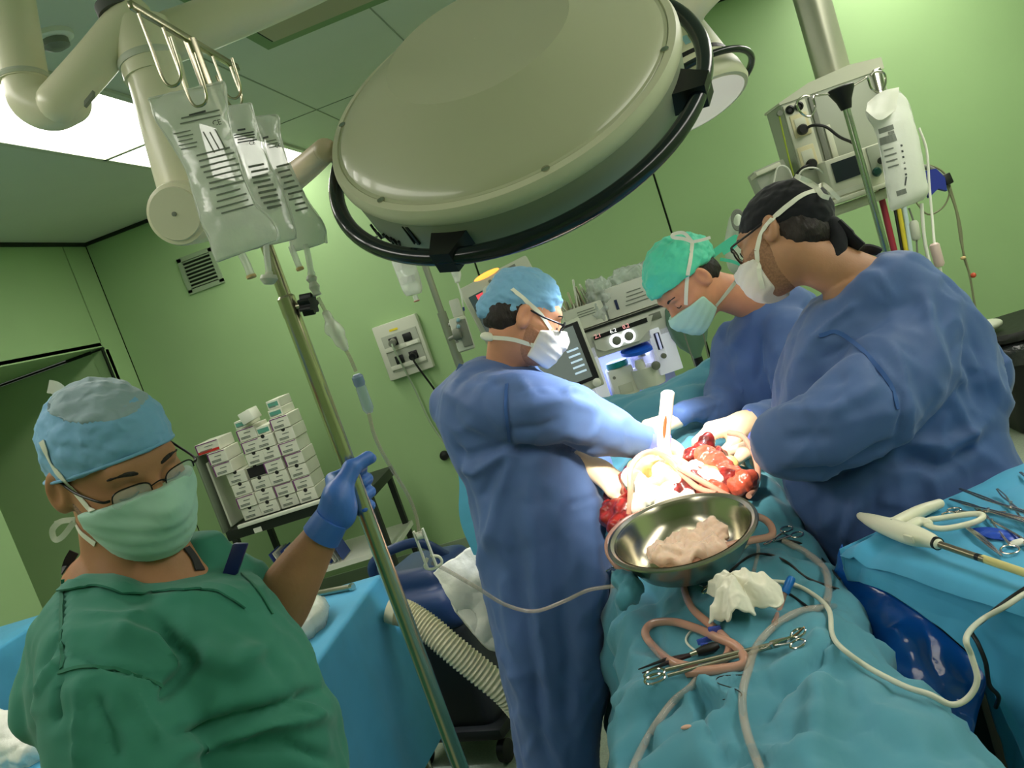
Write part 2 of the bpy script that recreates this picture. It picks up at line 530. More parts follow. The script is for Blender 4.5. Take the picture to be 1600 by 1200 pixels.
struct('wall_front', box(((XL + XR) / 2, YF - .05, ZC / 2), (XR - XL, .1, ZC)), M_wall, 'plain green wall behind the photographer')
# ceiling/wall shadow trims, skirting
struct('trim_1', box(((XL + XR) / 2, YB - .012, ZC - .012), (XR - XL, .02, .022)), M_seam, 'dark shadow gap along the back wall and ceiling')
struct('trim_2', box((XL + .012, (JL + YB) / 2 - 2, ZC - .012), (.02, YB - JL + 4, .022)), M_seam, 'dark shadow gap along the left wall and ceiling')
struct('baseboard_back', box(((XL + XR) / 2, YB - .006, .045), (XR - XL, .014, .09), bev=.004), mat('grey_green_skirting', (128, 146, 118), .5), 'grey green coved skirting on the back wall')
# ceiling joints (thin dark lines)
tr = struct('trim_3', box((-1.282, 4.0, ZC - .001), (.006, 2.8, .004)), mat('ceiling_joint', (150, 160, 142), .7), 'thin joints between ceiling panels')
Mj = MATS['ceiling_joint']
part('joint', box((-.63, 3.2, ZC - .001), (.006, 4.4, .004)), Mj, tr, False)
part('joint', box((.65, 3.0, ZC - .001), (.006, 4.8, .004)), Mj, tr, False)
part('joint', box((-.6, 4.45, ZC - .001), (1.9, .006, .004)), Mj, tr, False)
# the luminous strips in the ceiling
def light_strip(x0, x1, ys, label):
    o = root('ceiling_light', ((x0 + x1) / 2, (ys[0] + ys[-1]) / 2, ZC - .012), label, 'ceiling light')
    for a, b in zip(ys[:-1], ys[1:]):
        part('diffuser', box(((x0 + x1) / 2, (a + b) / 2, ZC - .006), (x1 - x0 - .03, b - a - .03, .008)), M_lightpanel, o, False)
    for x in (x0, x1):
        part('frame', box((x, (ys[0] + ys[-1]) / 2, ZC - .008), (.03, ys[-1] - ys[0], .014)), M_grey, o, False)
    for y in ys:
        part('crossbar', box(((x0 + x1) / 2, y, ZC - .008), (x1 - x0, .03, .014)), M_grey, o, False)
light_strip(-2.2, -1.665, [-1.13, .37, 1.87, 3.37 + .5, 5.36], 'long white luminous ceiling strip with a crossbar, upper left')
light_strip(1.55, 2.3, [-1.13, .37, 1.87, 3.6, 5.36], 'long white luminous ceiling strip above the trash bin side')
# dropped ceiling hatch
hr = root('ceiling_hatch', (-.7, 2.9, ZC - .05), 'beige ceiling hatch panel with a black edge gap', 'hatch')
part('collar', box((-.66, 2.9, ZC - .018), (.78, .78, .034)), mat('green_hatch_shadow', (120, 150, 100), .6), hr, False)  # darker green slab: the hatch panel's shadow border put into colour and shape
part('gap', box((-.66, 2.9, ZC - .036), (.68, .62, .01)), M_seam, hr, False)
part('panel', box((-.66, 2.9, ZC - .042), (.66, .6, .012), bev=.003), mat('beige_panel', (170, 162, 132), .5), hr, False)
# air vent on the back wall
ve = root('air_vent', (-2.71, YB - .01, 2.28), 'small square louvred air vent high on the back wall', 'vent')
part('frame', join(box((-2.71, YB - .008, 2.51), (.27, .016, .03)), box((-2.71, YB - .008, 2.285), (.27, .016, .03)), box((-2.83, YB - .008, 2.4), (.03, .016, .24)), box((-2.59, YB - .008, 2.4), (.03, .016, .24))), mat('vent_green_grey', (136, 156, 124), .5), ve, False)
part('cavity', box((-2.71, YB - .002, 2.4), (.22, .004, .2)), M_seam, ve, False)
for i in range(8):
    z = 2.312 + i * .025
    part('slat', box((-2.71, YB - .012, z), (.21, .016, .004), ax=[(1, 0, 0), (0, .8, .6), (0, -.6, .8)]), MATS['vent_green_grey'], ve, False)
# smoke detector on ceiling
dt = root('smoke_detector', (*P(62, 3, 2.6)[:2], ZC - .05), 'small white smoke detector on the ceiling', 'detector')
c = np.array([*ORG[dt][:2], ZC])
part('base', lathe([(.06, 0), (.06, -.015), (.05, -.02)], c, (0, 0, 1), 24), M_white, dt)
part('chamber', lathe([(.04, -.02), (.04, -.04), (.02, -.05)], c, (0, 0, 1), 16), M_greyd, dt)

# wall socket box with plugs
sb = root('socket_box', (-1.538, YB - .05, 1.28), 'grey wall box with four power sockets and two plugs', 'socket box')
def W(x, z, y=0.0): return np.array([x, YB - y, z])
part('body', box(W(-1.538, 1.467, .03), (.315, .06, .375), bev=.008), M_grey, sb)
part('recess', box(W(-1.53, 1.45, .062), (.25, .01, .25), bev=.003), mat('socket_inset', (160, 166, 150), .5), sb)
for z in (1.525, 1.40):
    part('cover', box(W(-1.53, z - .045, .07), (.25, .012, .03), bev=.003), M_grey, sb)
    for x in (-1.58, -1.48):
        s = part('socket', box(W(x, z, .07), (.058, .014, .055), bev=.004), M_black, sb)
part('warning_label', box(W(-1.555, 1.6, .061), (.06, .003, .014)), mat('yellow_label', (226, 206, 40), .5), sb, False)
part('name_strip', box(W(-1.46, 1.48, .077), (.08, .004, .02)), M_white, sb, False)
g = mat('cable_pale', (150, 168, 140), .5)
pl = root('power_cable', W(-1.585, 1.2, .1), 'pale cable hanging from the wall socket box to the floor', 'cable')
part('plug', cyl(W(-1.58, 1.525, .07), W(-1.58, 1.515, .12), .024, 14), M_greyd, pl)
part('lead', tube(spline([W(-1.58, 1.515, .12), W(-1.575, 1.46, .13), W(-1.56, 1.2, .05), W(-1.53, .9, .04), W(-1.42, .6, .05), W(-1.27, .35, .05), W(-1.2, .12, .06), W(-1.2, .012, .1)], 8), .006, 8), g, pl)
pl = root('power_cable', W(-1.47, 1.2, .1), 'black cable hanging from the wall socket box behind the surgeon', 'cable')
part('plug', cyl(W(-1.48, 1.4, .07), W(-1.48, 1.39, .12), .024, 14), M_black, pl)
part('lead', tube(spline([W(-1.48, 1.39, .12), W(-1.47, 1.33, .12), W(-1.42, 1.1, .05), W(-1.36, .85, .04), W(-1.3, .5, .05), W(-1.25, .01, .06)], 8), .007, 8), M_black, pl)
thing('door_stop', lathe([(.03, 0), (.034, .01), (.03, .03), (.01, .036)], PY(695, 711, YB), (0, -1, 0), 20), M_black, 'small round black wall stop on the back wall beside the gown', 'wall stop')
# ================================================================== surgical lamp, near
M_lampg = mat('lamp_enamel_grey_cream', (192, 194, 162), 0.3, spec=0.5, coat=0.25)
M_lamprim = mat('lamp_rim_cream', (208, 208, 178), 0.4)
M_band = mat('lamp_band_grey', (150, 158, 136), 0.45)
M_ring = mat('dark_blue_black_tube', (14, 24, 30), 0.22, coat=0.3)
M_glass_lit = mat('lamp_lit_glass', (240, 240, 230), 0.2, emit=(255, 246, 225), estr=2.5)
LR = 0.285
LC = CAM + (np.array([-.105, 1.399, 1.95]) - CAM) * (LR / .30)
LN = nrm([-.046, -.663, .748])
LX, LY, _ = frame(LN, RT)
def LP(ang, r, h):
    return LC + LN * h + r * (math.cos(ang) * LX + math.sin(ang) * LY)
lamp = root('surgical_lamp', LC - np.array([0, 0, .25]), 'large dish surgical lamp with dark ring handle above the patient', 'surgical lamp')
# domed back: wide shallow cone with a flatter crown set off to the upper left
def dome():
    k = LR / .30; seg = 96
    rings = [(LR * .955, .012, 0), (LR * .94, .017, 0), (LR * .925, .018, 0), (LR * .905, .024, 0), (LR * .86, .034 * k, 0), (LR * .75, .052 * k, 0), (LR * .62, .074 * k, 0), (LR * .51, .0925 * k, 0), (LR * .35, .0935 * k, 0), (LR * .2, .094 * k, 0), (.001, .094 * k, 0)]
    V = []; F = []
    off = nrm(CB(-.55, .55, 0)); off = nrm(off - LN * np.dot(off, LN))
    for r, h, o in rings:
        for k in range(seg):
            a = 2 * math.pi * k / seg
            V.append(LC + LN * h + off * o * LR * .34 + r * (math.cos(a) * LX + math.sin(a) * LY))
    for i in range(len(rings) - 1):
        for k in range(seg):
            k2 = (k + 1) % seg
            F.append((i * seg + k, i * seg + k2, (i + 1) * seg + k2, (i + 1) * seg + k))
    return np.array(V), F
part('dome', dome(), M_lampg, lamp, angle=.25)
part('rim', lathe([(LR * .93, .010), (LR * .95, .018), (LR * .985, .016), (LR, .008), (LR * 1.002, -.004), (LR * .985, -.012), (LR * .9, -.012)], LC, LN, 128), M_lamprim, lamp)
part('side_band', lathe([(LR * .985, -.01), (LR * .975, -.045), (LR * .965, -.085), (LR * .95, -.095), (LR * .9, -.1)], LC, LN, 128), M_band, lamp)
part('light_window', lathe([(LR * .92, -.098), (LR * .90, -.104), (LR * .3, -.106), (.001, -.106)], LC, LN, 96), M_glass_lit, lamp)
part('sterile_handle', lathe([(.03, -.1), (.03, -.13), (.02, -.14), (.022, -.2), (.012, -.215)], LC, LN, 24), M_white, lamp)
# handle ring and brackets
RR = LR * 1.085
part('ring_handle', tube([LP(a, RR, -.045) for a in np.linspace(0, 2 * math.pi, 97)[:-1]], .0125, 14, closed=True), M_ring, lamp)
def ang_of(x, y):
    """angle on the ring closest to a photo pixel"""
    best = min((np.hypot(*(topx(LP(a, RR, -.045))[:2] - (x, y))), a) for a in np.linspace(0, 2 * math.pi, 720))
    return best[1]
for (x, y) in ((515, 240), (697, 372), (1078, 135), (900, -60)):
    a = ang_of(x, y); ca = LP(a, 1, 0) - LC; tn = np.cross(LN, ca)
    b1 = prism([(-.03, LR * .96), (.03, LR * .96), (.016, RR + .012), (-.016, RR + .012)], LC - LN * .045, tn, ca, .036)
    part('ring_bracket', b1, M_black, lamp, False)
for (x, y) in ((548, 199), (592, 326), (858, 276), (1042, 78)):
    best = min((np.hypot(*(topx(LP(a, LR * .945, .018))[:2] - (x, y))), a) for a in np.linspace(0, 2 * math.pi, 720))[1]
    s = part('screw', lathe([(.006, 0), (.006, .003), (.003, .004)], LP(best, LR * .945, .016), LN, 12), M_chrome, lamp)
# printed marks on the side band, half hidden by the ring
def band_at(x, y):
    best = None
    for a in np.linspace(0, 2 * math.pi, 1440):
        for h in (-.02, -.035, -.05, -.065, -.08):
            p = LP(a, LR * .985 - (.01 + h) * .12 * -1 * 0, h); q = topx(p)
            if np.dot(LP(a, 1, 0) - LC, CAM - p) < 0: continue
            e = np.hypot(q[0] - x, q[1] - y)
            if best is None or e < best[0]: best = (e, a, h)
    return best[1], best[2]
def bandmark(x, y, w, hh, tilt=0.0):
    a, h = band_at(x, y); o = LP(a, 1, 0) - LC; t = np.cross(LN, o)
    t2 = t * math.cos(tilt) + LN * math.sin(tilt); u2 = np.cross(o, t2)
    return box(LP(a, LR * .9795, h), (w, hh, .004), ax=[t2, u2, o])
marks = [bandmark(638, 368, .0018, .035, .08), bandmark(645, 369, .005, .035, .08)]
for i, (x, y) in enumerate([(577, 360), (585, 364), (592, 369), (597, 371), (606, 374), (612, 376), (618, 378), (624, 379)]):
    marks.append(bandmark(x, y, .0035, .013, (.5, -.4, .1, -.7, .9, -.1, .6, -.5)[i]))
for mk in marks: part('lettering_stroke', mk, M_black, lamp, False)
# light of the lamp
def spot(name, pos, aim, power, ang, blend, col, rad, parent):
    l = bpy.data.lights.new(name, 'SPOT'); l.energy = power; l.spot_size = ang; l.spot_blend = blend; l.color = col; l.shadow_soft_size = rad
    o = bpy.data.objects.new(name, l); COL.objects.link(o)
    d = Vector(np.asarray(aim) - np.asarray(pos)); o.rotation_euler = d.to_track_quat('-Z', 'Y').to_euler()
    o.parent = parent; o.location = Vector(np.asarray(pos) - ORG[parent])
    return o
WOUND = np.array([-.04, 2.08, 1.07])
spot('lamp_beam', LC - LN * .235, WOUND, SURG_POWER, math.radians(40), .9, (1.0, .90, .76), .05, lamp)

# ------------------------------------------------------------------ second surgical lamp, behind
s2 = P(1092, 105, 2.1); N2 = nrm(s2 + np.array([.06, -.1, .55]) - WOUND) ; N2 = nrm(CB(-.40, .88, -.18))
c2 = P(1072, 124, 2.1)
X2, Y2, _ = frame(N2, RT)
lamp2 = root('surgical_lamp', c2 - np.array([0, 0, .12]), 'smaller surgical lamp with label stickers, behind the large dish lamp', 'surgical lamp')
def L2(a, r, h): return c2 + N2 * h + r * (math.cos(a) * X2 + math.sin(a) * Y2)
part('housing', lathe([(.075, .155), (.092, .15), (.102, .12), (.118, .012)], c2, N2, 64), M_lamprim, lamp2)
part('joint_band', lathe([(.119, .012), (.1195, .001)], c2, N2, 64), M_black, lamp2, False)
part('skirt', lathe([(.118, .002), (.13, -.03), (.134, -.07), (.128, -.08), (.05, -.085)], c2, N2, 64), M_lamprim, lamp2)
part('light_window', lathe([(.118, -.082), (.06, -.09), (.001, -.09)], c2, N2, 48), mat('lamp_window_grey', (150, 158, 140), .2, emit=(255, 250, 235), estr=.35), lamp2)
part('ring_handle', tube([L2(a, .158, -.04) for a in np.linspace(0, 2 * math.pi, 65)[:-1]], .0085, 12, closed=True), M_ring, lamp2)
for a in (.2, 2.3, 4.4):
    d = L2(a, 1, 0) - c2
    part('ring_bracket', cyl(L2(a, .12, -.035), L2(a, .158, -.04), .007, 8), M_grey, lamp2)
def sticker(x, y, w, h, m, n):
    best = None
    for a in np.linspace(0, 2 * math.pi, 360):
        for hh in np.linspace(.02, .14, 13):
            p = L2(a, .118 - (hh - .012) * .15, hh)
            if np.dot(L2(a, 1, 0) - c2, CAM - p) < 0: continue
            q = topx(p); e = np.hypot(q[0] - x, q[1] - y)
            if best is None or e < best[0]: best = (e, a, hh)
    e, a, hh = best; o = L2(a, 1, 0) - c2; t = np.cross(N2, o)
    part(n, box(L2(a, .1195 - (hh - .012) * .15, hh), (w, h, .002), ax=[t, nrm(N2 - o * .15), o]), m, lamp2, False)
sticker(1080, 41, .022, .02, M_white, 'sticker')
sticker(1084, 57, .022, .022, M_black, 'sticker')
sticker(1071, 60, .014, .024, mat('pale_blue_label', (150, 196, 206), .5), 'sticker')
sticker(1101, 58, .026, .026, M_white, 'sticker')
spot('lamp_beam', c2 - N2 * .12, np.array([-.10, 2.2, 1.3]), SURG2_POWER, math.radians(54), .8, (.86, .90, 1.0), .05, lamp2)
_ae = P(1150, -60, 1.85)
part('ceiling_tube', tube(spline([_ae, _ae + np.array([.12, .1, .03]), _ae + np.array([.3, .25, .04])], 5), .04, 16), M_cream, lamp2)
part('ceiling_drop', cyl(_ae + np.array([.3, .25, 0]), (*(_ae + np.array([.3, .25, 0]))[:2], ZC), .045, 20), M_cream, lamp2)
part('arm', tube(spline([P(1150, -60, 1.85), P(1110, -25, 1.85), P(1082, 5, 1.86), P(1075, 18, 1.9)], 6), [.04] * 18 + [.025], 20), M_cream, lamp2)

# ------------------------------------------------------------------ ceiling arms upper left
arm = root('lamp_arm', (*P(215, 60, 1.9)[:2], 1.9), 'cream jointed ceiling arm carrying the surgical lamp', 'lamp arm')
D = 1.9
j1 = P(100, 160, D)
top = P(-8, -120, D)
part('drop_tube', cyl(P(-6, -130, D), P(38, 128, D), .052, 32), M_cream, arm)
part('collar', lathe([(.0535, 0), (.056, .006), (.0535, .012)], P(36, 118, D), P(38, 128, D) - P(36, 118, D), 32), M_grey, arm)
part('elbow', remesh(limb([(40, 130, D, .05), (52, 158, D, .051), (80, 170, D, .05), (108, 160, D, .048)], 5, 20), .006, 4), M_cream, arm)
V, F = limb([(92, 160, D - .02, .047), (150, 95, D - .02, .047), (205, 28, D - .02, .047)], 4, 24)
part('link_arm', (V, F), M_cream, arm)
part('link_cap', lathe([(.05, 0), (.05, .025), (.04, .03)], P(190, 22, D - .02), P(182, 3, D - .02) - P(190, 22, D - .02), 24), mat('grey_rubber', (84, 86, 84), .6), arm)
part('cable_clip', box(P(140, 155, D - .08), (.03, .012, .012), ax=[nrm(P(160, 130, D) - P(140, 155, D)), UP, FW]), M_greyd, arm)
part('boom', limb([(215, 75, D + .06, .058), (330, 35, D + .1, .058), (480, -30, D + .15, .058), (640, -110, D + .2, .058)], 4, 28), M_cream, arm)
_be = P(640, -110, D + .2)
part('ceiling_drop', cyl(_be, (*_be[:2], ZC), .06, 24), M_cream, arm)
_dt = P(-6, -130, D)
part('ceiling_drop', cyl(_dt, (*_dt[:2], ZC), .052, 24), M_cream, arm)
part('pivot_tube', cyl(P(218, 40, D), P(242, 122, D), .066, 32), M_cream, arm)
part('pivot_collar', lathe([(.0675, 0), (.070, .008), (.0675, .016)], P(232, 92, D), P(242, 122, D) - P(232, 92, D), 32), M_grey, arm)
part('down_tube', cyl(P(238, 96, D), P(298, 318, D), .063, 32), M_cream, arm)
jc = P(297, 332, D - .03)
jn = nrm(CB(-.05, -.25, 1))
part('knuckle', lathe([(.001, .075), (.05, .075), (.066, .07), (.07, .055), (.07, -.03), (.06, -.05), (.001, -.055)], jc, jn, 40), M_cream, arm)
part('knuckle_plate', lathe([(.058, .074), (.056, .079), (.001, .08)], jc, jn, 40), M_lamprim, arm)
part('screw', lathe([(.005, .079), (.005, .083), (.001, .084)], jc, jn, 12), M_greyd, arm)
part('spring_arm', limb([(320, 345, D + .02, .036), (400, 320, D - .1, .032), (470, 268, D - .4, .024), (508, 235, 1.38, .02)], 5, 24), mat('peach_enamel', (222, 200, 172), .38), arm)
# ================================================================== people
def cloth(name, col, rough=.75, bump=.35, bscale=28, var=.06, **k):
    return mat(name, col, rough, var=var, vscale=9, bump=bump, bscale=bscale, bdetail=5, ridged=True, sheen=.15, spec=.25, bdist=.006, **k)
M_scrub = cloth('green_scrub_cotton', (56, 126, 106), .75, .5, 22)
M_scrub2 = cloth('green_scrub_seam', (44, 112, 88))
M_gown = cloth('blue_gown_nonwoven', (76, 102, 150), .6, .5, 18)
M_gownseam = cloth('blue_gown_seam', (54, 88, 146))
M_cuff = cloth('violet_blue_cuff', (92, 104, 190))
M_capblue = cloth('blue_cap_paper', (124, 176, 212), .7, .55, 60)
M_capgauze = cloth('grey_cap_gauze', (150, 172, 180), .75, .6, 60)
M_capgreen = cloth('green_bouffant', (84, 204, 168), .55, .5, 40)
M_capblack = cloth('black_cap_cotton', (20, 22, 26), .8, .3, 40)
M_mask = cloth('mint_mask_paper', (176, 216, 198), .7, .15, 60, .03)
M_maskw = cloth('white_mask_paper', (222, 218, 206), .7, .15, 60, .03)
M_strap = cloth('white_tape', (224, 226, 208), .7, .1, 80, .02)
M_glove = mat('blue_nitrile', (66, 112, 194), .42, var=.05, vscale=20, bump=.25, bscale=110, bdist=.002)
M_glovew = mat('cream_latex', (232, 206, 172), .4, var=.05, vscale=20, bump=.15, bscale=90, bdist=.002)
def skin(name, c, stub=None): return mat(name, c, .5, var=.1, vscale=14, bump=.08, bscale=220, sub=.15, spec=.35)
M_hair = mat('dark_brown_hair', (30, 22, 17), .6, var=.3, vscale=60, bump=.8, bscale=160, aniso=(1, 1, .25))
M_stubble = mat('greying_stubble', (140, 112, 88), .7, var=.35, vscale=220, bump=.3, bscale=300)
M_stubd = mat('dark_stubble', (146, 107, 80), .75, var=.18, vscale=220, bump=.3, bscale=300)
M_lens = mat('spectacle_lens', (225, 232, 228), .05, alpha=.22, spec=.8)
M_wire = mat('dark_spectacle_wire', (34, 34, 32), .3, .6)
M_tshirt = cloth('charcoal_undershirt', (48, 46, 50))

class Head:
    def __init__(s, bridge, fw, up, neck_to, scale=1.0):
        s.f = nrm(fw); up = np.asarray(up, float); s.u = nrm(up - s.f * np.dot(up, s.f)); s.r = np.cross(s.f, s.u)
        s.k = scale; s.c = np.asarray(bridge) - s.f * .098 * scale - s.u * .004 * scale
        s.A = np.array([s.r, s.f, s.u]); s.neck = (s.A @ (np.asarray(neck_to) - s.c)) / scale
    def w(s, p): return s.c + (np.asarray(p, float) * s.k) @ s.A
    def mesh(s, fn, lo, hi, h):
        V, F = sdf_mesh(fn, lo, hi, h); return s.w(V), F
    def base(s, X, ears=True, neck=True):
        d = sd_ell(X, (0, -.012, .03), (.075, .098, .088))
        d = smin(d, sd_ell(X, (0, .022, -.035), (.066, .072, .085)), .04)
        d = smin(d, sd_ell(X, (0, .058, -.088), (.036, .036, .032)), .03)
        d = smin(d, sd_cap(X, (-.036, .078, .026), (.036, .078, .026), .014), .025)
        for q in (-1, 1):
            d = smax(d, -sd_ell(X, (q * .034, .098, -.002), (.019, .018, .013)), .012)
            d = smin(d, sd_ell(X, (q * .033, .079, -.003), (.0145, .013, .0125)), .003)
            d = smin(d, sd_ell(X, (q * .052, .045, -.03), (.018, .03, .02)), .03)
        d = smin(d, sd_cap(X, (0, .094, .004), (0, .117, -.036), .0085, .013), .012)
        d = smin(d, sd_ell(X, (0, .1, -.038), (.019, .014, .011)), .01)
        if ears:
            for q in (-1, 1):
                ear = sd_ell(X, (q * .08, -.012, -.008), (.013, .021, .033), np.array([(1, q * .35, 0), (-q * .35, 1, 0), (0, 0, 1)]) / 1.06)
                ear = smax(ear, -sd_ell(X, (q * .092, -.006, -.004), (.01, .011, .02)), .004)
                d = smin(d, ear, .006)
        if neck:
            n = s.neck
            d = smin(d, sd_cap(X, (0, -.03, -.06), n * np.array([1, 1, 1]), .054, .062), .03)
        return d
    def head(s):
        lo = np.minimum((-.125, -.13, -.15), s.neck - .08); hi = np.maximum((.125, .15, .14), s.neck + .08)
        return s.mesh(lambda X: s.base(X), lo, hi, .0042)
    def cap(s, front=.05, back=-.03, rad=(.087, .112, .1), c=(0, -.014, .042), amp=.004, bag=None, h=.005, seed=1):
        def fn(X):
            d = sd_ell(X, c, rad)
            if bag: d = smin(d, sd_ell(X, bag[0], bag[1]), .03)
            t = (X[..., 1] + .1) / .2
            zc = back + (front - back) * np.clip(t, -.3, 1.3)
            d = smax(d, zc - X[..., 2], .004)
            return d
        V, F = sdf_mesh(fn, (-.16, -.2, -.13), (.16, .15, .2), h)
        vf = lumps((V, F), amp, 26, seed, (1, 1, 1.8), 3)
        return s.w(vf[0]), vf[1]
    def hair(s, low=-.055, front=-.0):
        def fn(X):
            d = smin(sd_ell(X, (0, -.014, .03), (.0785, .102, .091)), sd_ell(X, (0, -.05, -.03), (.062, .06, .05)), .03)
            d = np.maximum(d, X[..., 2] - .05)
            d = smax(d, low + np.clip(X[..., 1] + .05, 0, 1) * .9 - X[..., 2], .008)
            d = smax(d, X[..., 1] - (front + .35 * X[..., 2]), .006)
            return d
        V, F = sdf_mesh(fn, (-.1, -.14, -.12), (.1, .12, .08), .004)
        V, F = lumps((V, F), .003, 60, 3)
        return s.w(V), F
    def beard(s):
        def fn(X):
            d = s.base(X, ears=False, neck=False) - .0022
            d = np.maximum(d, X[..., 2] + .028 - .35 * np.clip(-X[..., 1] + .03, -.1, .1))
            d = np.maximum(d, .004 - X[..., 1])
            return np.maximum(d, -.125 - X[..., 2])
        V, F = sdf_mesh(fn, (-.1, -.02, -.15), (.1, .14, .05), .004)
        return s.w(V), F
    def mask(s, top=-.012, low=-.118, side=.018, puff=.008, h=.0035, pleat=.0007):
        def fn(X):
            d = smin(s.base(X, ears=False, neck=False), sd_ell(X, (0, .066, -.062), (.05, .052, .056)), .03) - puff
            z = X[..., 2]; y = X[..., 1]
            d = d - pleat * np.sin((z + y * .25) * 260) * np.clip((y - .02) / .04, 0, 1)
            d = smax(d, z - (top - .30 * (.1 - y)), .003)
            d = smax(d, low + .25 * (.1 - y) - z, .004)
            return smax(d, side + .12 * (z + .06) - y, .003)
        V, F = sdf_mesh(fn, (-.1, .0, -.15), (.1, .16, .03), h)
        return s.w(V), F
    def eye(s, q):
        lid = [s.w((q * (.033 + .014 * math.cos(a)), .0925 - abs(math.cos(a)) * .004, -.007 + .003 * math.sin(a) - .0)) for a in np.linspace(math.pi, 2 * math.pi, 9)]
        return tube(lid, .0014, 6)
    def brow(s, q):
        b = [s.w((q * t, .0945 - (t - .02) ** 2 * 12, .021 + .006 * math.sin((t - .015) * 70))) for t in np.linspace(.014, .054, 9)]
        return tube(b, [.002, .0035, .004, .004, .004, .0038, .0033, .0025, .001], 8)
    def glasses(s, parent, rimless=True, m=None, fullrim=False):
        m = m or M_wire
        g = part('glasses', tube(spline([s.w((-.011, .112, .004)), s.w((0, .1145, .0075)), s.w((.011, .112, .004))], 4), .0011, 6), m, parent)
        for q in (-1, 1):
            ol = []
            for a in np.linspace(0, 2 * math.pi, 29)[:-1]:
                ca, sa = math.cos(a), math.sin(a)
                x = .026 * np.sign(ca) * abs(ca) ** .6; z = .0155 * np.sign(sa) * abs(sa) ** .6
                ol.append(s.w((q * (.037 + x), .112 - abs(x + .026) * .22 - (0.004 if z < 0 else 0), -.002 + z)))
            ol = np.array(ol); n = len(ol)
            cen = ol.mean(0)
            V = np.concatenate([ol, ol - s.f * .0012, [cen], [cen - s.f * .0012]])
            F = [(i, (i + 1) % n, 2 * n) for i in range(n)] + [(n + (i + 1) % n, n + i, 2 * n + 1) for i in range(n)] + [(i, n + i, n + (i + 1) % n, (i + 1) % n) for i in range(n)]
            part('lens', (V, F), M_lens, g)
            rim = ol if fullrim else ol[:15]
            part('rim', tube(rim, .0022 if fullrim else .0011, 6, closed=fullrim), m, g)
            part('temple', tube(spline([s.w((q * .064, .098, .002)), s.w((q * .074, .09, .003)), s.w((q * .081, .04, .006)), s.w((q * .081, -.005, .012)), s.w((q * .08, -.03, -.005))], 5), .0026 if fullrim else .0019, 8), m, g)
        return g

def straps(name, b, lines, parent, m=None, w=.009, n=6, off=.0012):
    for pl in lines:
        pts, no = hits(b, pl, n, off, 2.0)
        part(name, ribbon(pts, no, w), m or M_strap, parent)
def loop(pts, w, m, name, parent, d, b=None):
    q = spline(np.array([P(x, y, d) if b is None else hit(b, x, y, .007, d)[0] for x, y, *k in pts]), 5)
    nn = [nrm(CAM - p) for p in q]
    return part(name, ribbon(q, nn, w, .0015), m, parent)

def hand_sdf(curl, thumb, spread=.0, wend=(.002, -.05, 0), fr=1.0):
    """curl: per finger (index..little) three joint angles in degrees"""
    mcp = [(.033, .086, .002), (.0115, .091, .004), (-.0105, .087, .002), (-.031, .079, -.002)]
    lens = [(.043, .026, .021), (.047, .029, .022), (.043, .027, .021), (.034, .021, .019)]
    caps = []
    for i in range(4):
        p = np.array(mcp[i]); a = 0; sp = spread * (1.5 - i)
        for j in range(3):
            a += math.radians(curl[i][j]); q = p + lens[i][j] * np.array([math.sin(sp) * math.cos(a), math.cos(a) * math.cos(sp), -math.sin(a)])
            r1 = (.0102, .0095, .0088)[j] * (1 if i < 3 else .88); r2 = (.0095, .0088, .0076)[j] * (1 if i < 3 else .88)
            caps.append((p, q, r1 * fr, r2 * fr, i)); p = q
    th = [np.array(t) for t in thumb]
    def fn(X):
        palm = None
        for i in range(4):
            c = sd_cap(X, ((mcp[i][0]) * .62, .004, -.002), mcp[i], .0165, .0125)
            palm = c if palm is None else smin(palm, c, .014)
        palm = smin(palm, sd_ell(X, (.0, .045, -.006), (.036, .042, .013)), .012)
        palm = smin(palm, sd_cap(X, wend, (.004, .01, 0), .0265, .027), .02)
        palm = smin(palm, sd_cap(X, (.02, .015, -.008), th[0], .017, .0155), .014)
        d = palm
        for i in range(4):
            f = None
            for p, q, r1, r2, k in caps:
                if k == i:
                    c = sd_cap(X, p, q, r1, r2); f = c if f is None else smin(f, c, .003)
            d = smin(d, f, .0045)
        t = smin(sd_cap(X, th[0], th[1], .0125, .0115), sd_cap(X, th[1], th[2], .0112, .009), .004)
        return smin(d, t, .006)
    pts = np.array([c[0] for c in caps] + [c[1] for c in caps] + th + [np.array(wend) - .012, np.array(wend) + .012, (-.04, -.03, -.03), (.05, .02, .03)])
    return fn, pts.min(0) - .02, pts.max(0) + .02
def hand(wrist, y, z, curl, thumb, scale=1.0, h=.0032, spread=0., mirror=False, wend=(.002, -.05, 0), fr=1.0):
    fn, lo, hi = hand_sdf(curl, thumb, spread, wend, fr)
    V, F = sdf_mesh(fn, lo, hi, h)
    y = nrm(y); z = nrm(np.asarray(z) - y * np.dot(z, y)); x = np.cross(y, z)
    if mirror: V[:, 0] *= -1; F = [f[::-1] for f in F]
    return np.asarray(wrist) + (V * scale) @ np.array([x, y, z]), F
def skinbody(h, core, name_m, p):
    V, F = remesh(join(h, *core), .0036, 1, .4)
    return part('body', (V, F), name_m, p, 'full')
def shoes(x, y, p, m, ang=0.0):
    for sx in (-.09, .09):
        cx = x + sx * math.cos(ang); cyy = y + sx * math.sin(ang); d = np.array([-math.sin(ang), math.cos(ang), 0])
        V, F = remesh(join(ell((cx, cyy, .05), (.05, .13, .05), [(d[1], -d[0], 0), d, (0, 0, 1)]), ell(np.array([cx, cyy, .045]) + d * .08, (.052, .07, .04), [(d[1], -d[0], 0), d, (0, 0, 1)])), .008, 3)
        V[:, 2] = np.maximum(V[:, 2], .001)
        part('clog', (V, F), m, p)

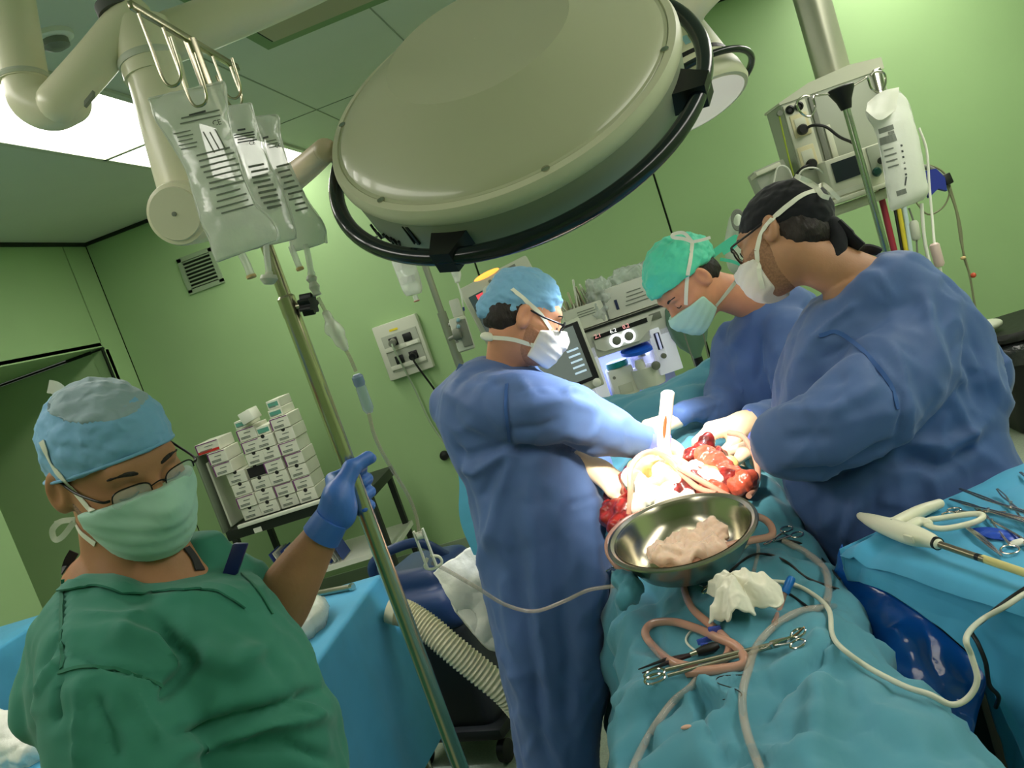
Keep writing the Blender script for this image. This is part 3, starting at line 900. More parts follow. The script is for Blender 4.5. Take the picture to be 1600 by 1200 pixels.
# ------------------------------------------------------------------ person 1: assistant in green scrubs, nearest
p1 = root('person', (-.8, 1.02, 0), 'assistant in green scrubs, blue cap, mint mask and rimless glasses holding the drip pole', 'person')
H1 = Head(P(239, 750, 1.17), (.80, -.48, -.36), np.array([.02, -.06, 1]), P(205, 915, 1.24), 1.0)
M_skin1 = skin('tan_skin', (176, 126, 92))
POLE = np.array([-.528, 1.297])
ph = np.array([*POLE, 1.402])
yh = nrm(np.array([-.31, .95, 0.0])); zh = np.cross((0, 0, 1.0), yh)
wr = ph - yh * .069 + zh * .031
elb = P(425, 962, 1.34)
wloc = np.array([[*np.cross(yh, zh)], yh, zh]) @ nrm(elb - wr); wloc = wloc / np.linalg.norm(wloc)
g1 = hand(wr, yh, zh, [(50, 84, 66), (52, 86, 66), (54, 88, 66), (58, 88, 66)], [(.048, .034, -.038), (.052, .054, -.068), (.044, .090, -.072)], .97, .003, wend=tuple(wloc * .055), fr=1.18)
wq = wr + nrm(elb - wr) * .05
arm1 = wlimb([(P(365, 1010, 1.28), .05), (elb, .05), (elb * .55 + wq * .45, .043), (wq, .027)], 8)
core1 = [sil_loft([(150, 850, 285, 840, 1.25, .1), (112, 884, 318, 880, 1.25, .12), (104, 915, 345, 905, 1.25, .14), (130, 960, 350, 950, 1.24, .14)], 24), sil_loft([(150, 930, 300, 930, 1.24, .12), (130, 1000, 380, 1000, 1.22, .18), (150, 1200, 470, 1170, 1.2, .18), (200, 1400, 500, 1370, 1.2, .18)], 20),
         limb([(230, 960, 1.26, .05), (330, 960, 1.3, .055), (385, 1000, 1.29, .05)], 4), arm1]
body1 = skinbody(H1.head(), core1, M_skin1, p1)
cap1 = part('cap', H1.cap(.047, -.026, (.086, .110, .089), (0, -.013, .040), .005, None, .0045, 5), M_capblue, p1, 'full')
part('cap_crown', H1.cap(.092, .106, (.0865, .1105, .0885), (0, -.0135, .0415), .006, None, .0045, 5), M_capgauze, p1, 'full')
mask1 = part('mask', H1.mask(-.008, -.114, .032, .010), M_mask, p1, 'full')
part('hair', H1.hair(-.03), M_hair, p1, 'full')
part('stubble', H1.beard(), M_stubble, p1, 'full')
for q in (-1, 1):
    part('eyebrow', H1.brow(q), M_hair, p1); part('eyelid_line', H1.eye(q), M_hair, p1)
H1.glasses(p1)
b1 = bvh(body1, cap1, mask1)
straps('mask_tie', b1, [[(66, 690), (85, 730), (118, 768), (145, 800)], [(118, 815), (128, 832), (150, 850)]], p1, w=.008)
loop([(118, 812), (95, 815), (82, 828), (86, 843), (98, 838), (116, 815)], .008, M_strap, 'tie_bow', p1, 1.19)
loop([(118, 812), (100, 812), (86, 817)], .005, M_strap, 'tie_end', p1, 1.19)
loop([(76, 604), (86, 606), (96, 614)], .02, M_strap, 'cap_tie', p1, 1.25)
part('cap_hem', tube(spline([H1.w((.0865 * math.sin(a), -.013 + .1095 * math.cos(a), (.047 + .026) * (((-.013 + .1095 * math.cos(a)) + .1) / .2) - .026 + .004)) for a in np.linspace(-math.pi, math.pi, 40)], 1), .0024, 8), M_capblue, p1)
glove1 = part('glove', g1, M_glove, p1, 'full')
part('glove_cuff', tube([wr + nrm(elb - wr) * .056, wr + nrm(elb - wr) * .042, wr + nrm(elb - wr) * .02], [.0315, .0305, .028], 24), M_glove, p1)
top1 = join(sil_loft([(124, 916, 325, 893, 1.24, .15), (88, 938, 385, 908, 1.22, .22), (72, 985, 428, 950, 1.2, .28), (68, 1050, 465, 1010, 1.19, .3), (85, 1130, 500, 1075, 1.19, .3), (105, 1200, 525, 1140, 1.19, .3), (110, 1290, 545, 1230, 1.2, .3), (140, 1420, 560, 1360, 1.22, .3), (170, 1560, 580, 1500, 1.25, .3)], 36, 5),
            limb([(155, 985, 1.15, .08), (172, 1070, 1.07, .088), (190, 1170, 1.02, .086), (208, 1250, 1.0, .08)], 6, 24),
            limb([(108, 990, 1.2, .05), (84, 1060, 1.17, .05), (72, 1108, 1.16, .045)], 5, 18),
            limb([(320, 880, 1.3, .05), (375, 930, 1.34, .06), (400, 985, 1.33, .06)], 5))
top1 = remesh(top1, .007, 8, .5)
top1 = folds(top1, [([(240, 975), (300, 1030), (255, 1095)], 10, -0.0224), ([(170, 985), (235, 1005), (290, 1060)], 16, 0.0192), ([(270, 1150), (400, 1110), (505, 1078)], 9, -0.0192), ([(280, 1180), (420, 1135), (515, 1120)], 9, 0.0160),
                    ([(95, 1015), (170, 1045), (260, 1062)], 4, -0.0064), ([(100, 905), (97, 1000), (96, 1045)], 4, -0.0080), ([(300, 1010), (360, 1040), (430, 1000)], 19, 0.0160), ([(330, 950), (400, 985), (440, 1060)], 15, -0.0096),
                    ([(60, 1050), (90, 1000)], 6, -0.0096), ([(60, 1085), (92, 1030)], 4, 0.0096), ([(88, 1130), (98, 1060)], 4, -0.0096), ([(125, 1060), (120, 1200)], 6, 0.0096), ([(150, 1075), (190, 1190)], 9, -0.0096), ([(200, 1070), (250, 1160)], 9, 0.0080),
                    ([(140, 915), (250, 935), (350, 930)], 7, 0.0064), ([(120, 955), (230, 965)], 6, 0.0064), ([(330, 1170), (440, 1160), (520, 1190)], 9, -0.0128), ([(460, 1090), (500, 1120)], 7, 0.0128)])
top1 = creases(creases(lumps(top1, .004, 9, 2), .005, 6, 3, (1, 1, 1.6), 3.5), .002, 15, 8)
bt = bvh(part('scrub_top', top1, M_scrub, p1, 'full'))
pts, no = hits(bt, [(100, 918), (150, 914), (215, 924), (290, 920), (345, 922), (385, 945)], 6, .002, 1.15); part('neckband', ribbon(pts, no, .020, .003), M_scrub, p1)
for pl in ([(98, 905), (96, 960), (97, 1045)], [(92, 1052), (130, 1043), (190, 1048), (252, 1072)], [(378, 897), (400, 920), (425, 960)]):
    pts, no = hits(bt, pl, 6, .0008, 1.15); part('seam', ribbon(pts, no, .0045, .0018), M_scrub2, p1)
part('pen_pocket', box(P(368, 873, 1.24), (.022, .012, .05), ax=[RT, FW, nrm(CB(.35, 1, 0))], bev=.003), mat('navy_pen', (26, 34, 90), .4), p1)
pts, no = hits(bvh(body1), [(103, 892), (108, 876), (116, 862)], 5, .001, 1.24); part('undershirt_collar', ribbon(pts, no, .014, .002), M_tshirt, p1)
pts, no = hits(bvh(body1), [(290, 856), (302, 872), (312, 892)], 5, .001, 1.22); part('undershirt_collar', ribbon(pts, no, .016, .002), M_tshirt, p1)
part('trousers', remesh(join(wlimb([((-.78, 1.1, .98), .15), ((-.78, 1.1, .85), .15)]), wlimb([((-.8, 1.2, .85), .09), ((-.8, 1.22, .5), .075), ((-.8, 1.22, .1), .07)]), wlimb([((-.8, 1.0, .85), .09), ((-.8, .98, .5), .075), ((-.8, .98, .1), .07)])), .012, 6), M_scrub, p1, 'full')
shoes(-.78, 1.1, p1, M_white, -math.pi / 2)

# ------------------------------------------------------------------ person 2: surgeon in blue gown left of the table
p2 = root('person', (-.42, 2.2, 0), 'surgeon in a blue gown with blue cap and white mask, left of the table', 'person')
H2 = Head(P(873, 509, 2.2), CB(.945, -.30, -.12), CB(.28, .955, .0), P(790, 590, 2.26), .95)
M_skin2 = skin('warm_skin', (196, 140, 108))
core2 = [sil_loft([(755, 580, 845, 590, 2.24, .12), (720, 640, 880, 650, 2.25, .16), (760, 800, 920, 800, 2.25, .18), (800, 1000, 930, 980, 2.25, .18)], 20)]
body2 = skinbody(H2.head(), core2, M_skin2, p2)
cap2 = part('cap', H2.cap(.045, -.05, (.0825, .106, .093), (0, -.016, .042), .006, ((0, -.1, -.012), (.035, .04, .035)), .0045, 11), M_capblue, p2, 'full')
mask2 = part('mask', H2.mask(-.012, -.122, .038, .010), M_maskw, p2, 'full')
part('hair', H2.hair(-.062, .012), M_hair, p2, 'full')
part('stubble', H2.beard(), mat('brown_stubble', (168, 118, 90), .7, var=.12, vscale=220), p2, 'full')
for q in (-1, 1): part('eyebrow', H2.brow(q), M_hair, p2); part('eyelid_line', H2.eye(q), M_hair, p2)
H2.glasses(p2, m=M_wire, fullrim=True)
b2 = bvh(body2, cap2, mask2)
straps('mask_tie', b2, [[(800, 452), (822, 470), (845, 492), (860, 515)], [(765, 527), (800, 530), (835, 540)]], p2, w=.011)
part('tie_knot', ell(P(762, 526, 2.16), (.02, .012, .009), [nrm(CB(1, -.1, 0)), UP, FW]), M_strap, p2)
loop([(762, 468), (757, 455), (762, 449), (770, 456), (772, 440), (774, 432)], .010, M_strap, 'tie_bow', p2, 2.2)
gown2 = join(sil_loft([(752, 556, 845, 580, 2.25, .15), (722, 570, 872, 600, 2.25, .22), (686, 612, 890, 640, 2.25, .3), (694, 690, 915, 700, 2.25, .32), (726, 760, 940, 770, 2.25, .33), (744, 850, 953, 850, 2.25, .34), (764, 960, 952, 940, 2.25, .34), (793, 1100, 945, 1060, 2.25, .36), (812, 1200, 932, 1180, 2.26, .36), (838, 1330, 945, 1320, 2.28, .36), (862, 1420, 955, 1410, 2.3, .36)], 36, 5),
             limb([(705, 632, 2.3, .065), (775, 635, 2.15, .1), (860, 640, 2.1, .088), (935, 668, 2.1, .066), (1000, 690, 2.12, .045), (1030, 697, 2.13, .038)], 6, 24),
             limb([(800, 600, 2.3, .09), (900, 700, 2.42, .07), (935, 735, 2.3, .045)], 5))
gown2 = remesh(gown2, .009, 7, .5)
gown2 = folds(gown2, [([(795, 700), (870, 700), (925, 705)], 7, -.02), ([(792, 610), (795, 650), (800, 695)], 4, -.006), ([(800, 700), (740, 740), (715, 730)], 9, .014), ([(795, 695), (725, 715), (705, 700)], 6, -.012), ([(800, 705), (775, 790), (765, 860)], 9, .012), ([(785, 720), (750, 780)], 7, -.010),
                      ([(830, 760), (835, 900), (850, 1080)], 12, .016), ([(870, 820), (885, 960), (890, 1150)], 14, -.014), ([(800, 820), (815, 950), (850, 1130)], 10, -.012), ([(915, 740), (930, 850), (925, 1000)], 12, .012), ([(780, 900), (800, 1010), (830, 1160)], 10, .012),
                      ([(800, 640), (880, 625), (940, 640)], 9, .008), ([(800, 672), (880, 655)], 7, -.007), ([(840, 610), (900, 612)], 6, .006), ([(690, 610), (740, 640)], 8, .006), ([(720, 590), (790, 600)], 6, -.005), ([(890, 790), (940, 770)], 6, -.006), ([(840, 1000), (835, 1100), (860, 1200)], 9, -.010)])
gown2 = creases(creases(lumps(gown2, .006, 7, 4, (1, 1, .5)), .009, 5, 2, (1, 1, .55), 3.5), .004, 12, 5, (1, 1, .8))
gw2 = part('gown', gown2, M_gown, p2, 'full')
bg = bvh(gw2)
pts, no = hits(bg, [(792, 600), (790, 640), (796, 690)], 6, .001, 2.2); part('seam', ribbon(pts, no, .008, .002), M_gownseam, p2)
part('cuff', tube(spline([P(1008, 692, 2.12), P(1030, 697, 2.13), P(1044, 700, 2.13)], 4), [.042] * 4 + [.037] * 4 + [.034], 20), M_cuff, p2)
part('glove', hand(P(1046, 702, 2.13), CB(.8, -.55, -.1), CB(.5, .8, .2), [(35, 35, 20), (40, 40, 25), (45, 45, 25), (50, 45, 25)], [(.045, .05, -.02), (.05, .08, -.035), (.045, .1, -.045)], 1.0, .004, .08), M_glovew, p2, 'full')
gl = part('glove', hand(P(935, 734, 2.165), CB(.88, -.42, .22), CB(.25, .95, .2), [(22, 50, 25), (18, 50, 30), (26, 52, 30), (40, 45, 20)], [(.045, .055, -.02), (.05, .085, -.03), (.042, .108, -.038)], 1.08, .0035, .1), M_glovew, p2, 'full')
flapA = [PX(x, y, -.62) for x, y in ((716, 572), (700, 596))]
part('collar_flap', prism([(0, -.01), (.04, .02), (.06, .0), (.0, -.03)], P(703, 590, 2.22), nrm(CB(1, .6, 0)), nrm(CB(-.6, 1, 0)), .004), M_gown, p2, False)
part('gown_tie_flap', grid(np.array([[P(702 + 34 * t + 6 * math.sin(t * 7) + (1 - t) * 22 * s + 30 * s * t, 702 + 165 * t + s * 4, 2.42 - .04 * s) for s in np.linspace(0, 1.5, 8)] for t in np.linspace(0, 1, 20)])), cloth('teal_gown_back', (88, 170, 200)), p2)
shoes(-.62, 2.2, p2, M_white, -math.pi / 2)
part('trousers', remesh(join(wlimb([((-.62, 2.3, .3), .075), ((-.62, 2.3, .08), .07)]), wlimb([((-.62, 2.1, .3), .075), ((-.62, 2.1, .08), .07)])), .012, 4), M_scrub, p2, 'full')

# ------------------------------------------------------------------ person 3: surgeon with green bouffant
p3 = root('person', (.33, 2.66, 0), 'surgeon in a bright green bouffant cap bowing over the patient', 'person')
H3 = Head(P(1047, 483, 2.5), CB(-.53, -.82, .2), CB(-.80, .55, .12), P(1172, 468, 2.56))
M_skin3 = skin('ruddy_skin', (208, 146, 112))
core3 = [sil_loft([(1160, 500, 1230, 460, 2.6, .12), (1170, 560, 1270, 520, 2.62, .18), (1200, 700, 1300, 660, 2.62, .18)], 20)]
body3 = skinbody(H3.head(), core3, M_skin3, p3)
cap3 = part('cap', H3.cap(.058, -.012, (.093, .12, .105), (0, -.016, .045), .007, ((0, -.09, .03), (.05, .06, .05)), .0045, 21), M_capgreen, p3, 'full')
mask3 = part('mask', H3.mask(-.02, -.12, .036, .011), M_mask, p3, 'full')
part('hair', H3.hair(-.06, .01), M_hair, p3, 'full')
for q in (-1, 1): part('eyebrow', H3.brow(q), M_hair, p3); part('eyelid_line', H3.eye(q), M_hair, p3)
b3 = bvh(body3, cap3, mask3)
straps('mask_tie', b3, [[(1082, 378), (1078, 410), (1073, 440), (1072, 476)], [(1166, 420), (1140, 452), (1118, 478)]], p3, w=.011)
loop([(1082, 378), (1068, 364), (1052, 366), (1052, 371), (1068, 373), (1082, 378)], .010, M_strap, 'tie_bow', p3, 2.44)
loop([(1082, 378), (1096, 375), (1110, 371)], .009, M_strap, 'tie_end', p3, 2.44)
loop([(1110, 400), (1130, 385), (1150, 372), (1146, 382), (1128, 394)], .022, M_capgreen, 'cap_tie', p3, 2.52)
loop([(1125, 405), (1142, 408), (1156, 413)], .010, M_capgreen, 'cap_tie', p3, 2.5)
gown3 = join(sil_loft([(1150, 492, 1210, 440, 2.6, .14), (1136, 520, 1265, 455, 2.62, .24), (1132, 580, 1300, 520, 2.64, .3), (1145, 650, 1320, 600, 2.64, .3), (1175, 730, 1330, 690, 2.6, .3), (1210, 800, 1345, 770, 2.55, .3), (1260, 950, 1370, 930, 2.55, .3), (1310, 1150, 1400, 1130, 2.55, .3), (1340, 1280, 1420, 1260, 2.55, .3)], 32, 5),
             limb([(1225, 520, 2.52, .085), (1245, 600, 2.42, .075), (1235, 650, 2.33, .06), (1196, 650, 2.27, .046), (1182, 655, 2.26, .04)], 6),
             limb([(1150, 540, 2.7, .08), (1140, 600, 2.65, .07), (1120, 640, 2.55, .055), (1086, 640, 2.48, .042), (1062, 650, 2.43, .038)], 6))
gown3 = remesh(gown3, .009, 6, .5)
gown3 = folds(gown3, [([(1150, 560), (1165, 640)], 10, .010), ([(1190, 520), (1185, 600)], 8, -.010), ([(1215, 540), (1230, 620)], 9, .008), ([(1090, 640), (1130, 628)], 5, .006), ([(1230, 760), (1290, 850)], 10, .012), ([(1260, 750), (1310, 830)], 8, -.010)])
gw3 = part('gown', creases(creases(lumps(gown3, .006, 8, 9), .008, 6, 7, (1, 1, .6), 3.5), .003, 13, 3), M_gown, p3, 'full')
part('cuff', tube([P(1203, 650, 2.28), P(1185, 654, 2.26), P(1168, 658, 2.255)], [.046, .041, .036], 20), M_cuff, p3)
part('glove', hand(P(1165, 659, 2.25), CB(-.94, -.22, .1), CB(-.2, .95, .25), [(22, 35, 20), (30, 42, 25), (34, 45, 25), (38, 45, 25)], [(.045, .05, -.022), (.05, .082, -.04), (.045, .104, -.052)], 1.15, .0038, .08, True), M_glovew, p3, 'full')
part('glove', hand(P(1058, 653, 2.44), CB(-.92, -.32, .1), CB(-.7, .6, .3), [(25, 35, 20), (30, 42, 25), (34, 45, 25), (38, 45, 25)], [(.045, .05, -.022), (.05, .082, -.04), (.045, .104, -.052)], 1.0, .004, .08, wend=(.002, -.012, 0)), M_glovew, p3, 'full')
shoes(.62, 2.75, p3, M_white, math.pi / 2)
part('trousers', remesh(join(wlimb([((.62, 2.85, .3), .075), ((.62, 2.85, .08), .07)]), wlimb([((.62, 2.66, .3), .075), ((.62, 2.66, .08), .07)])), .012, 4), M_scrub, p3, 'full')

# ------------------------------------------------------------------ person 4: surgeon with black cap, right foreground
p4 = root('person', (.5, 1.95, 0), 'surgeon in a blue gown with black tied cap and black glasses at the right', 'person')
H4 = Head(P(1166, 402, 1.99), CB(-.68, -.38, -.63), CB(.06, .97, -.22), P(1345, 440, 1.86), .99)
M_skin4 = skin('olive_skin', (172, 128, 96))
core4 = [sil_loft([(1290, 455, 1370, 410, 1.86, .12), (1290, 520, 1430, 470, 1.88, .18), (1290, 640, 1480, 600, 1.88, .18), (1320, 800, 1500, 760, 1.9, .18)], 20)]
body4 = skinbody(H4.head(), core4, M_skin4, p4)
cap4 = part('cap', H4.cap(.04, -.028, (.0845, .111, .094), (0, -.018, .04), .003, ((0, -.085, .01), (.045, .035, .04)), .0045, 31), M_capblack, p4, 'full')
mask4 = part('mask', H4.mask(-.04, -.136, .046, .008), M_maskw, p4, 'full')
part('hair', H4.hair(-.068, .02), M_hair, p4, 'full')
part('stubble', H4.beard(), M_stubd, p4, 'full')
for q in (-1, 1): part('eyebrow', H4.brow(q), M_hair, p4); part('eyelid_line', H4.eye(q), M_hair, p4)
H4.glasses(p4, m=mat('black_acetate', (12, 12, 13), .3), fullrim=True)
b4 = bvh(body4, cap4, mask4)
straps('mask_tie', b4, [[(1275, 298), (1250, 308), (1215, 335), (1192, 362), (1183, 392)], [(1183, 392), (1186, 420), (1192, 450)]], p4, w=.011, off=.002)
loop([(1274, 298), (1255, 287), (1243, 280), (1252, 278), (1264, 288), (1276, 297)], .009, M_strap, 'tie_bow', p4, 1.8, b4)
loop([(1274, 298), (1282, 292), (1294, 294), (1312, 312)], .009, M_strap, 'tie_end', p4, 1.8, b4)
loop([(1274, 298), (1282, 308), (1291, 311)], .011, M_strap, 'tie_end', p4, 1.8, b4)
V, F = limb([(1300, 352, 1.86, .022), (1308, 370, 1.85, .021), (1310, 388, 1.84, .019), (1306, 402, 1.83, .013)], 5)
part('cap_tie', remesh((V, F), .005, 3), M_capblack, p4, 'full')
part('cap_tie', tube(spline([P(1306, 352, 1.86), P(1325, 370, 1.85), P(1345, 388, 1.84)], 5), [.024] * 6 + [.02] * 5, 12, flat=.5), M_capblack, p4)
gown4 = join(sil_loft([(1290, 462, 1372, 398, 1.87, .16), (1258, 486, 1425, 405, 1.88, .24), (1225, 560, 1490, 455, 1.9, .3), (1214, 640, 1540, 530, 1.92, .34), (1222, 700, 1556, 610, 1.93, .36), (1232, 770, 1562, 690, 1.93, .37), (1262, 850, 1590, 760, 1.94, .38), (1300, 960, 1615, 880, 1.95, .38), (1350, 1150, 1650, 1060, 1.98, .38), (1400, 1330, 1680, 1240, 2.0, .38), (1440, 1450, 1700, 1370, 2.02, .38)], 36, 5),
             limb([(1440, 500, 1.84, .095), (1400, 590, 1.76, .105), (1320, 655, 1.7, .098), (1250, 690, 1.73, .085), (1225, 690, 1.8, .07)], 6, 24),
             limb([(1225, 690, 1.8, .068), (1215, 690, 1.95, .05), (1200, 690, 2.05, .04)], 5),
             limb([(1510, 560, 2.0, .07), (1535, 590, 1.98, .065), (1530, 630, 1.97, .05)], 4))
gown4 = remesh(gown4, .008, 6, .5)
gown4 = folds(gown4, [([(1225, 735), (1300, 745), (1400, 690)], 8, -.022), ([(1400, 690), (1410, 620), (1345, 545)], 6, -.008), ([(1410, 690), (1480, 700), (1545, 660)], 12, .018), ([(1400, 710), (1470, 730), (1540, 690)], 10, -.016), ([(1215, 640), (1300, 640), (1380, 600)], 12, .010), ([(1260, 600), (1330, 590)], 10, -.008), ([(1220, 690), (1300, 680)], 10, -.008),
                      ([(1265, 540), (1300, 500), (1340, 470)], 8, .008), ([(1280, 560), (1330, 540)], 6, -.008), ([(1470, 470), (1500, 560), (1540, 640)], 14, -.014), ([(1440, 440), (1460, 520), (1520, 620)], 12, .010), ([(1340, 780), (1320, 850)], 9, .014), ([(1370, 760), (1360, 860)], 10, -.012), ([(1450, 740), (1470, 800)], 12, .01), ([(1480, 610), (1530, 700)], 10, .012), ([(1300, 430), (1370, 430), (1400, 470)], 8, .006)])
gw4 = part('gown', creases(creases(lumps(gown4, .006, 7, 14), .009, 5, 11, (1, 1, .7), 3.5), .004, 12, 2), M_gown, p4, 'full')
bg4 = bvh(gw4)
pts, no = hits(bg4, [(1280, 525), (1310, 520), (1350, 550), (1390, 600), (1402, 640)], 6, .001, 1.8); part('seam', ribbon(pts, no, .009, .002), M_gownseam, p4)
part('collar', tube(spline([P(1335, 390, 1.86), P(1352, 388, 1.87), P(1372, 394, 1.88)], 4), [.017] * 8 + [.014], 10, flat=.45), M_tshirt, p4)
part('collar_tape', box(P(1392, 399, 1.86), (.035, .004, .012), ax=[RT, FW, UP]), M_strap, p4, False)
part('cuff', tube([P(1212, 690, 1.97), P(1200, 690, 2.05), P(1190, 690, 2.1)], [.046, .042, .038], 18), M_cuff, p4)
part('glove', hand(P(1190, 690, 2.1), nrm(P(1150, 705, 2.2) - P(1190, 690, 2.1)), CB(0, .9, .4), [(25, 35, 20), (30, 42, 25), (34, 45, 25), (38, 45, 25)], [(.045, .05, -.022), (.05, .082, -.04), (.045, .104, -.052)], .95, .004, .08, True), M_glovew, p4, 'full')
shoes(.66, 1.95, p4, M_white, math.pi / 2)
part('trousers', remesh(join(wlimb([((.66, 2.05, .3), .075), ((.66, 2.05, .08), .07)]), wlimb([((.66, 1.86, .3), .075), ((.66, 1.86, .08), .07)])), .012, 4), M_scrub, p4, 'full')
# ================================================================== operating table, drapes, patient
M_drape = cloth('teal_surgical_drape', (78, 142, 160), .7, .6, 12, .05)
M_drape2 = cloth('blue_table_drape', (72, 158, 196), .65, .25, 14, .05)
M_tubepink = mat('pinkish_silicone_tube', (214, 160, 136), .22, alpha=.72, spec=.6, coat=.3)
M_tubeclear = mat('clear_pvc_tube', (200, 186, 170), .2, alpha=.42, spec=.6, coat=.3)
M_red = mat('dark_red_tissue', (104, 24, 20), .35, var=.6, vscale=40, bump=.7, bscale=50, coat=.2)
M_bowel = mat('pink_red_bowel', (190, 84, 62), .3, var=.35, vscale=26, bump=.4, bscale=60, coat=.2)
M_fat = mat('yellow_fat', (226, 190, 120), .3, var=.15, vscale=30, bump=.5, bscale=60, coat=.4)
M_gauze = cloth('white_gauze', (236, 232, 214), .85, .5, 70, .03)
ot = root('operating_table', (0, 1.6, 0), 'steel operating table base under the patient drape', 'operating table')
part('base', box((0, 1.75, .06), (.45, .9, .12), bev=.03), M_grey, ot)
part('column', box((0, 1.85, .45), (.28, .34, .7), bev=.03), M_steel, ot)
part('tabletop', box((0, 1.55, .83), (.36, 1.9, .06), bev=.02), M_black, ot)

def drape_surface():
    ny, nx = 150, 120
    ys = np.linspace(.42, 2.5, ny); S = np.linspace(-1, 1, nx); PT = np.zeros((ny, nx, 3))
    for i, y in enumerate(ys):
        h = .965 + .02 * math.sin(y * 3) + .055 * np.clip((y - 1.75) / .3, 0, 1) - .03 * np.clip((1.0 - y) / .5, 0, 1)
        wl = .272 + .02 * math.sin(y * 2.2 + 1); wr_ = .215 + .03 * np.clip((1.5 - y) / .5, 0, 1)
        for j, s in enumerate(S):
            w = wl if s < 0 else wr_
            a = abs(s); sg = -1 if s < 0 else 1
            if a < .55:
                t = a / .55; x = t * w * .86; z = h - .05 * t ** 2.2
            elif a < .7:
                t = (a - .55) / .15; x = w * (.86 + .16 * math.sin(t * math.pi / 2)); z = h - .05 - .09 * (1 - math.cos(t * math.pi / 2))
            else:
                t = (a - .7) / .3; x = w * 1.02 + (.05 if s > 0 else .15) * t + .018 * math.sin(y * 16 + 3 * t) * t; z = h - .14 - .5 * t
            PT[i, j] = (sg * x, y, z)
    V, F = grid(PT)
    F = [f[::-1] for f in F]
    return V, F
V, F = drape_surface()
N = vnormals(V, F)
if N[:, 2].mean() < 0:
    F = [f[::-1] for f in F]; N = -N
d = np.array([noise.fractal(Vector((v[0] * 5, v[1] * 4, v[2] * 3)), 1, 2, 3) for v in V]) * .022
rd = np.array([1 - abs(noise.noise(Vector((v[0] * 7 + 5, v[1] * 5, v[2] * 4)))) * 2 for v in V])
V = V + N * (d + .012 * np.clip(rd - .35, 0, 1))[:, None]
V, F = folds((V, F), [([(1080, 1065), (1020, 1110), (985, 1200)], 10, -.03), ([(1085, 1065), (1000, 1095), (950, 1140)], 12, .022), ([(1080, 1062), (1100, 1100), (1095, 1130)], 9, -.025), ([(1085, 1065), (1150, 1095), (1170, 1120)], 12, .014),
                      ([(1310, 1010), (1240, 1070), (1175, 1115)], 10, -.018), ([(1320, 1000), (1220, 1050), (1150, 1060)], 14, .014), ([(1300, 1060), (1270, 1120), (1290, 1190)], 24, .016), ([(1360, 1130), (1300, 1150), (1250, 1160)], 7, -.01), ([(1230, 1160), (1340, 1180)], 8, .008),
                      ([(975, 900), (1000, 960), (985, 1040)], 16, .016), ([(950, 960), (965, 1060), (960, 1150)], 10, -.012), ([(1010, 900), (1030, 960), (1020, 1010)], 10, -.010), ([(1200, 860), (1240, 900), (1290, 940)], 12, .014), ([(1220, 850), (1280, 880), (1305, 930)], 9, -.012), ([(1130, 870), (1180, 910)], 8, .01), ([(1100, 1130), (1130, 1180), (1210, 1190)], 10, -.012)], N)
drape = thing('surgical_drape', creases(creases((V, F), .016, 5, 3, (1, 1, 1), 3.6), .007, 11, 6, (1, 1, 1), 3), M_drape, 'crumpled teal drape covering the patient legs on the operating table', 'drape', smooth='full')
DV = bvh(drape)

# anaesthesia screen: sheet hung across the head end
def sheet(top, bot, n=40, m=30, amp=.02, sc=5, seed=0):
    T = spline(np.array([P(*t) for t in top]), max(2, n // (len(top) - 1))); B = spline(np.array([P(*t) for t in bot]), max(2, n // (len(bot) - 1)))
    k = min(len(T), len(B)); ti = np.linspace(0, len(T) - 1, n).round().astype(int); bi = np.linspace(0, len(B) - 1, n).round().astype(int)
    PT = np.array([[T[ti[j]] * (1 - t) + B[bi[j]] * t for j in range(n)] for t in np.linspace(0, 1, m)])
    V, F = grid(PT); N = vnormals(V, F)
    dd = np.array([noise.fractal(Vector(v * sc + seed), 1, 2, 3) for v in V]) * amp
    r_ = np.array([1 - 2 * abs(noise.noise(Vector(v * sc * 1.3 + seed + 9))) for v in V])
    return V + N * (dd + amp * .7 * np.clip(r_ - .3, 0, 1))[:, None], F
def thick(vf, t=.003):
    V, F = vf; N = vnormals(V, F); n = len(V)
    cnt = {}
    for f in F:
        for a, b in zip(f, f[1:] + f[:1]): cnt[(a, b)] = 1
    edge = [(a, b) for (a, b) in cnt if (b, a) not in cnt]
    return np.concatenate([V, V - N * t]), F + [tuple(n + i for i in f[::-1]) for f in F] + [(b, a, n + a, n + b) for a, b in edge]
sc_ = thick(sheet([(905, 640, 3.0), (935, 618, 2.98), (1000, 602, 2.95), (1065, 580, 2.92), (1125, 558, 2.9), (1150, 556, 2.9)], [(900, 790, 2.5), (950, 770, 2.5), (1010, 730, 2.45), (1080, 700, 2.42), (1150, 700, 2.45), (1200, 720, 2.5)], 60, 40, .022, 6))
thing('screen_drape', sc_, M_drape, 'teal sheet raised as a screen between the patient and anaesthesia machine', 'drape', smooth='full')
sr = root('screen_pole', (.2, 2.9, 0), 'thin beige screen pole beside the raised teal sheet', 'pole')
part('upright', tube(spline([P(1128, 552, 2.88), P(1138, 580, 2.86), P(1152, 632, 2.82)], 4), .007, 10), mat('beige_rod', (204, 178, 150), .4), sr)
part('post', cyl((*P(1152, 632, 2.82)[:2], 0), P(1152, 632, 2.82), .012, 12), M_steel, sr)

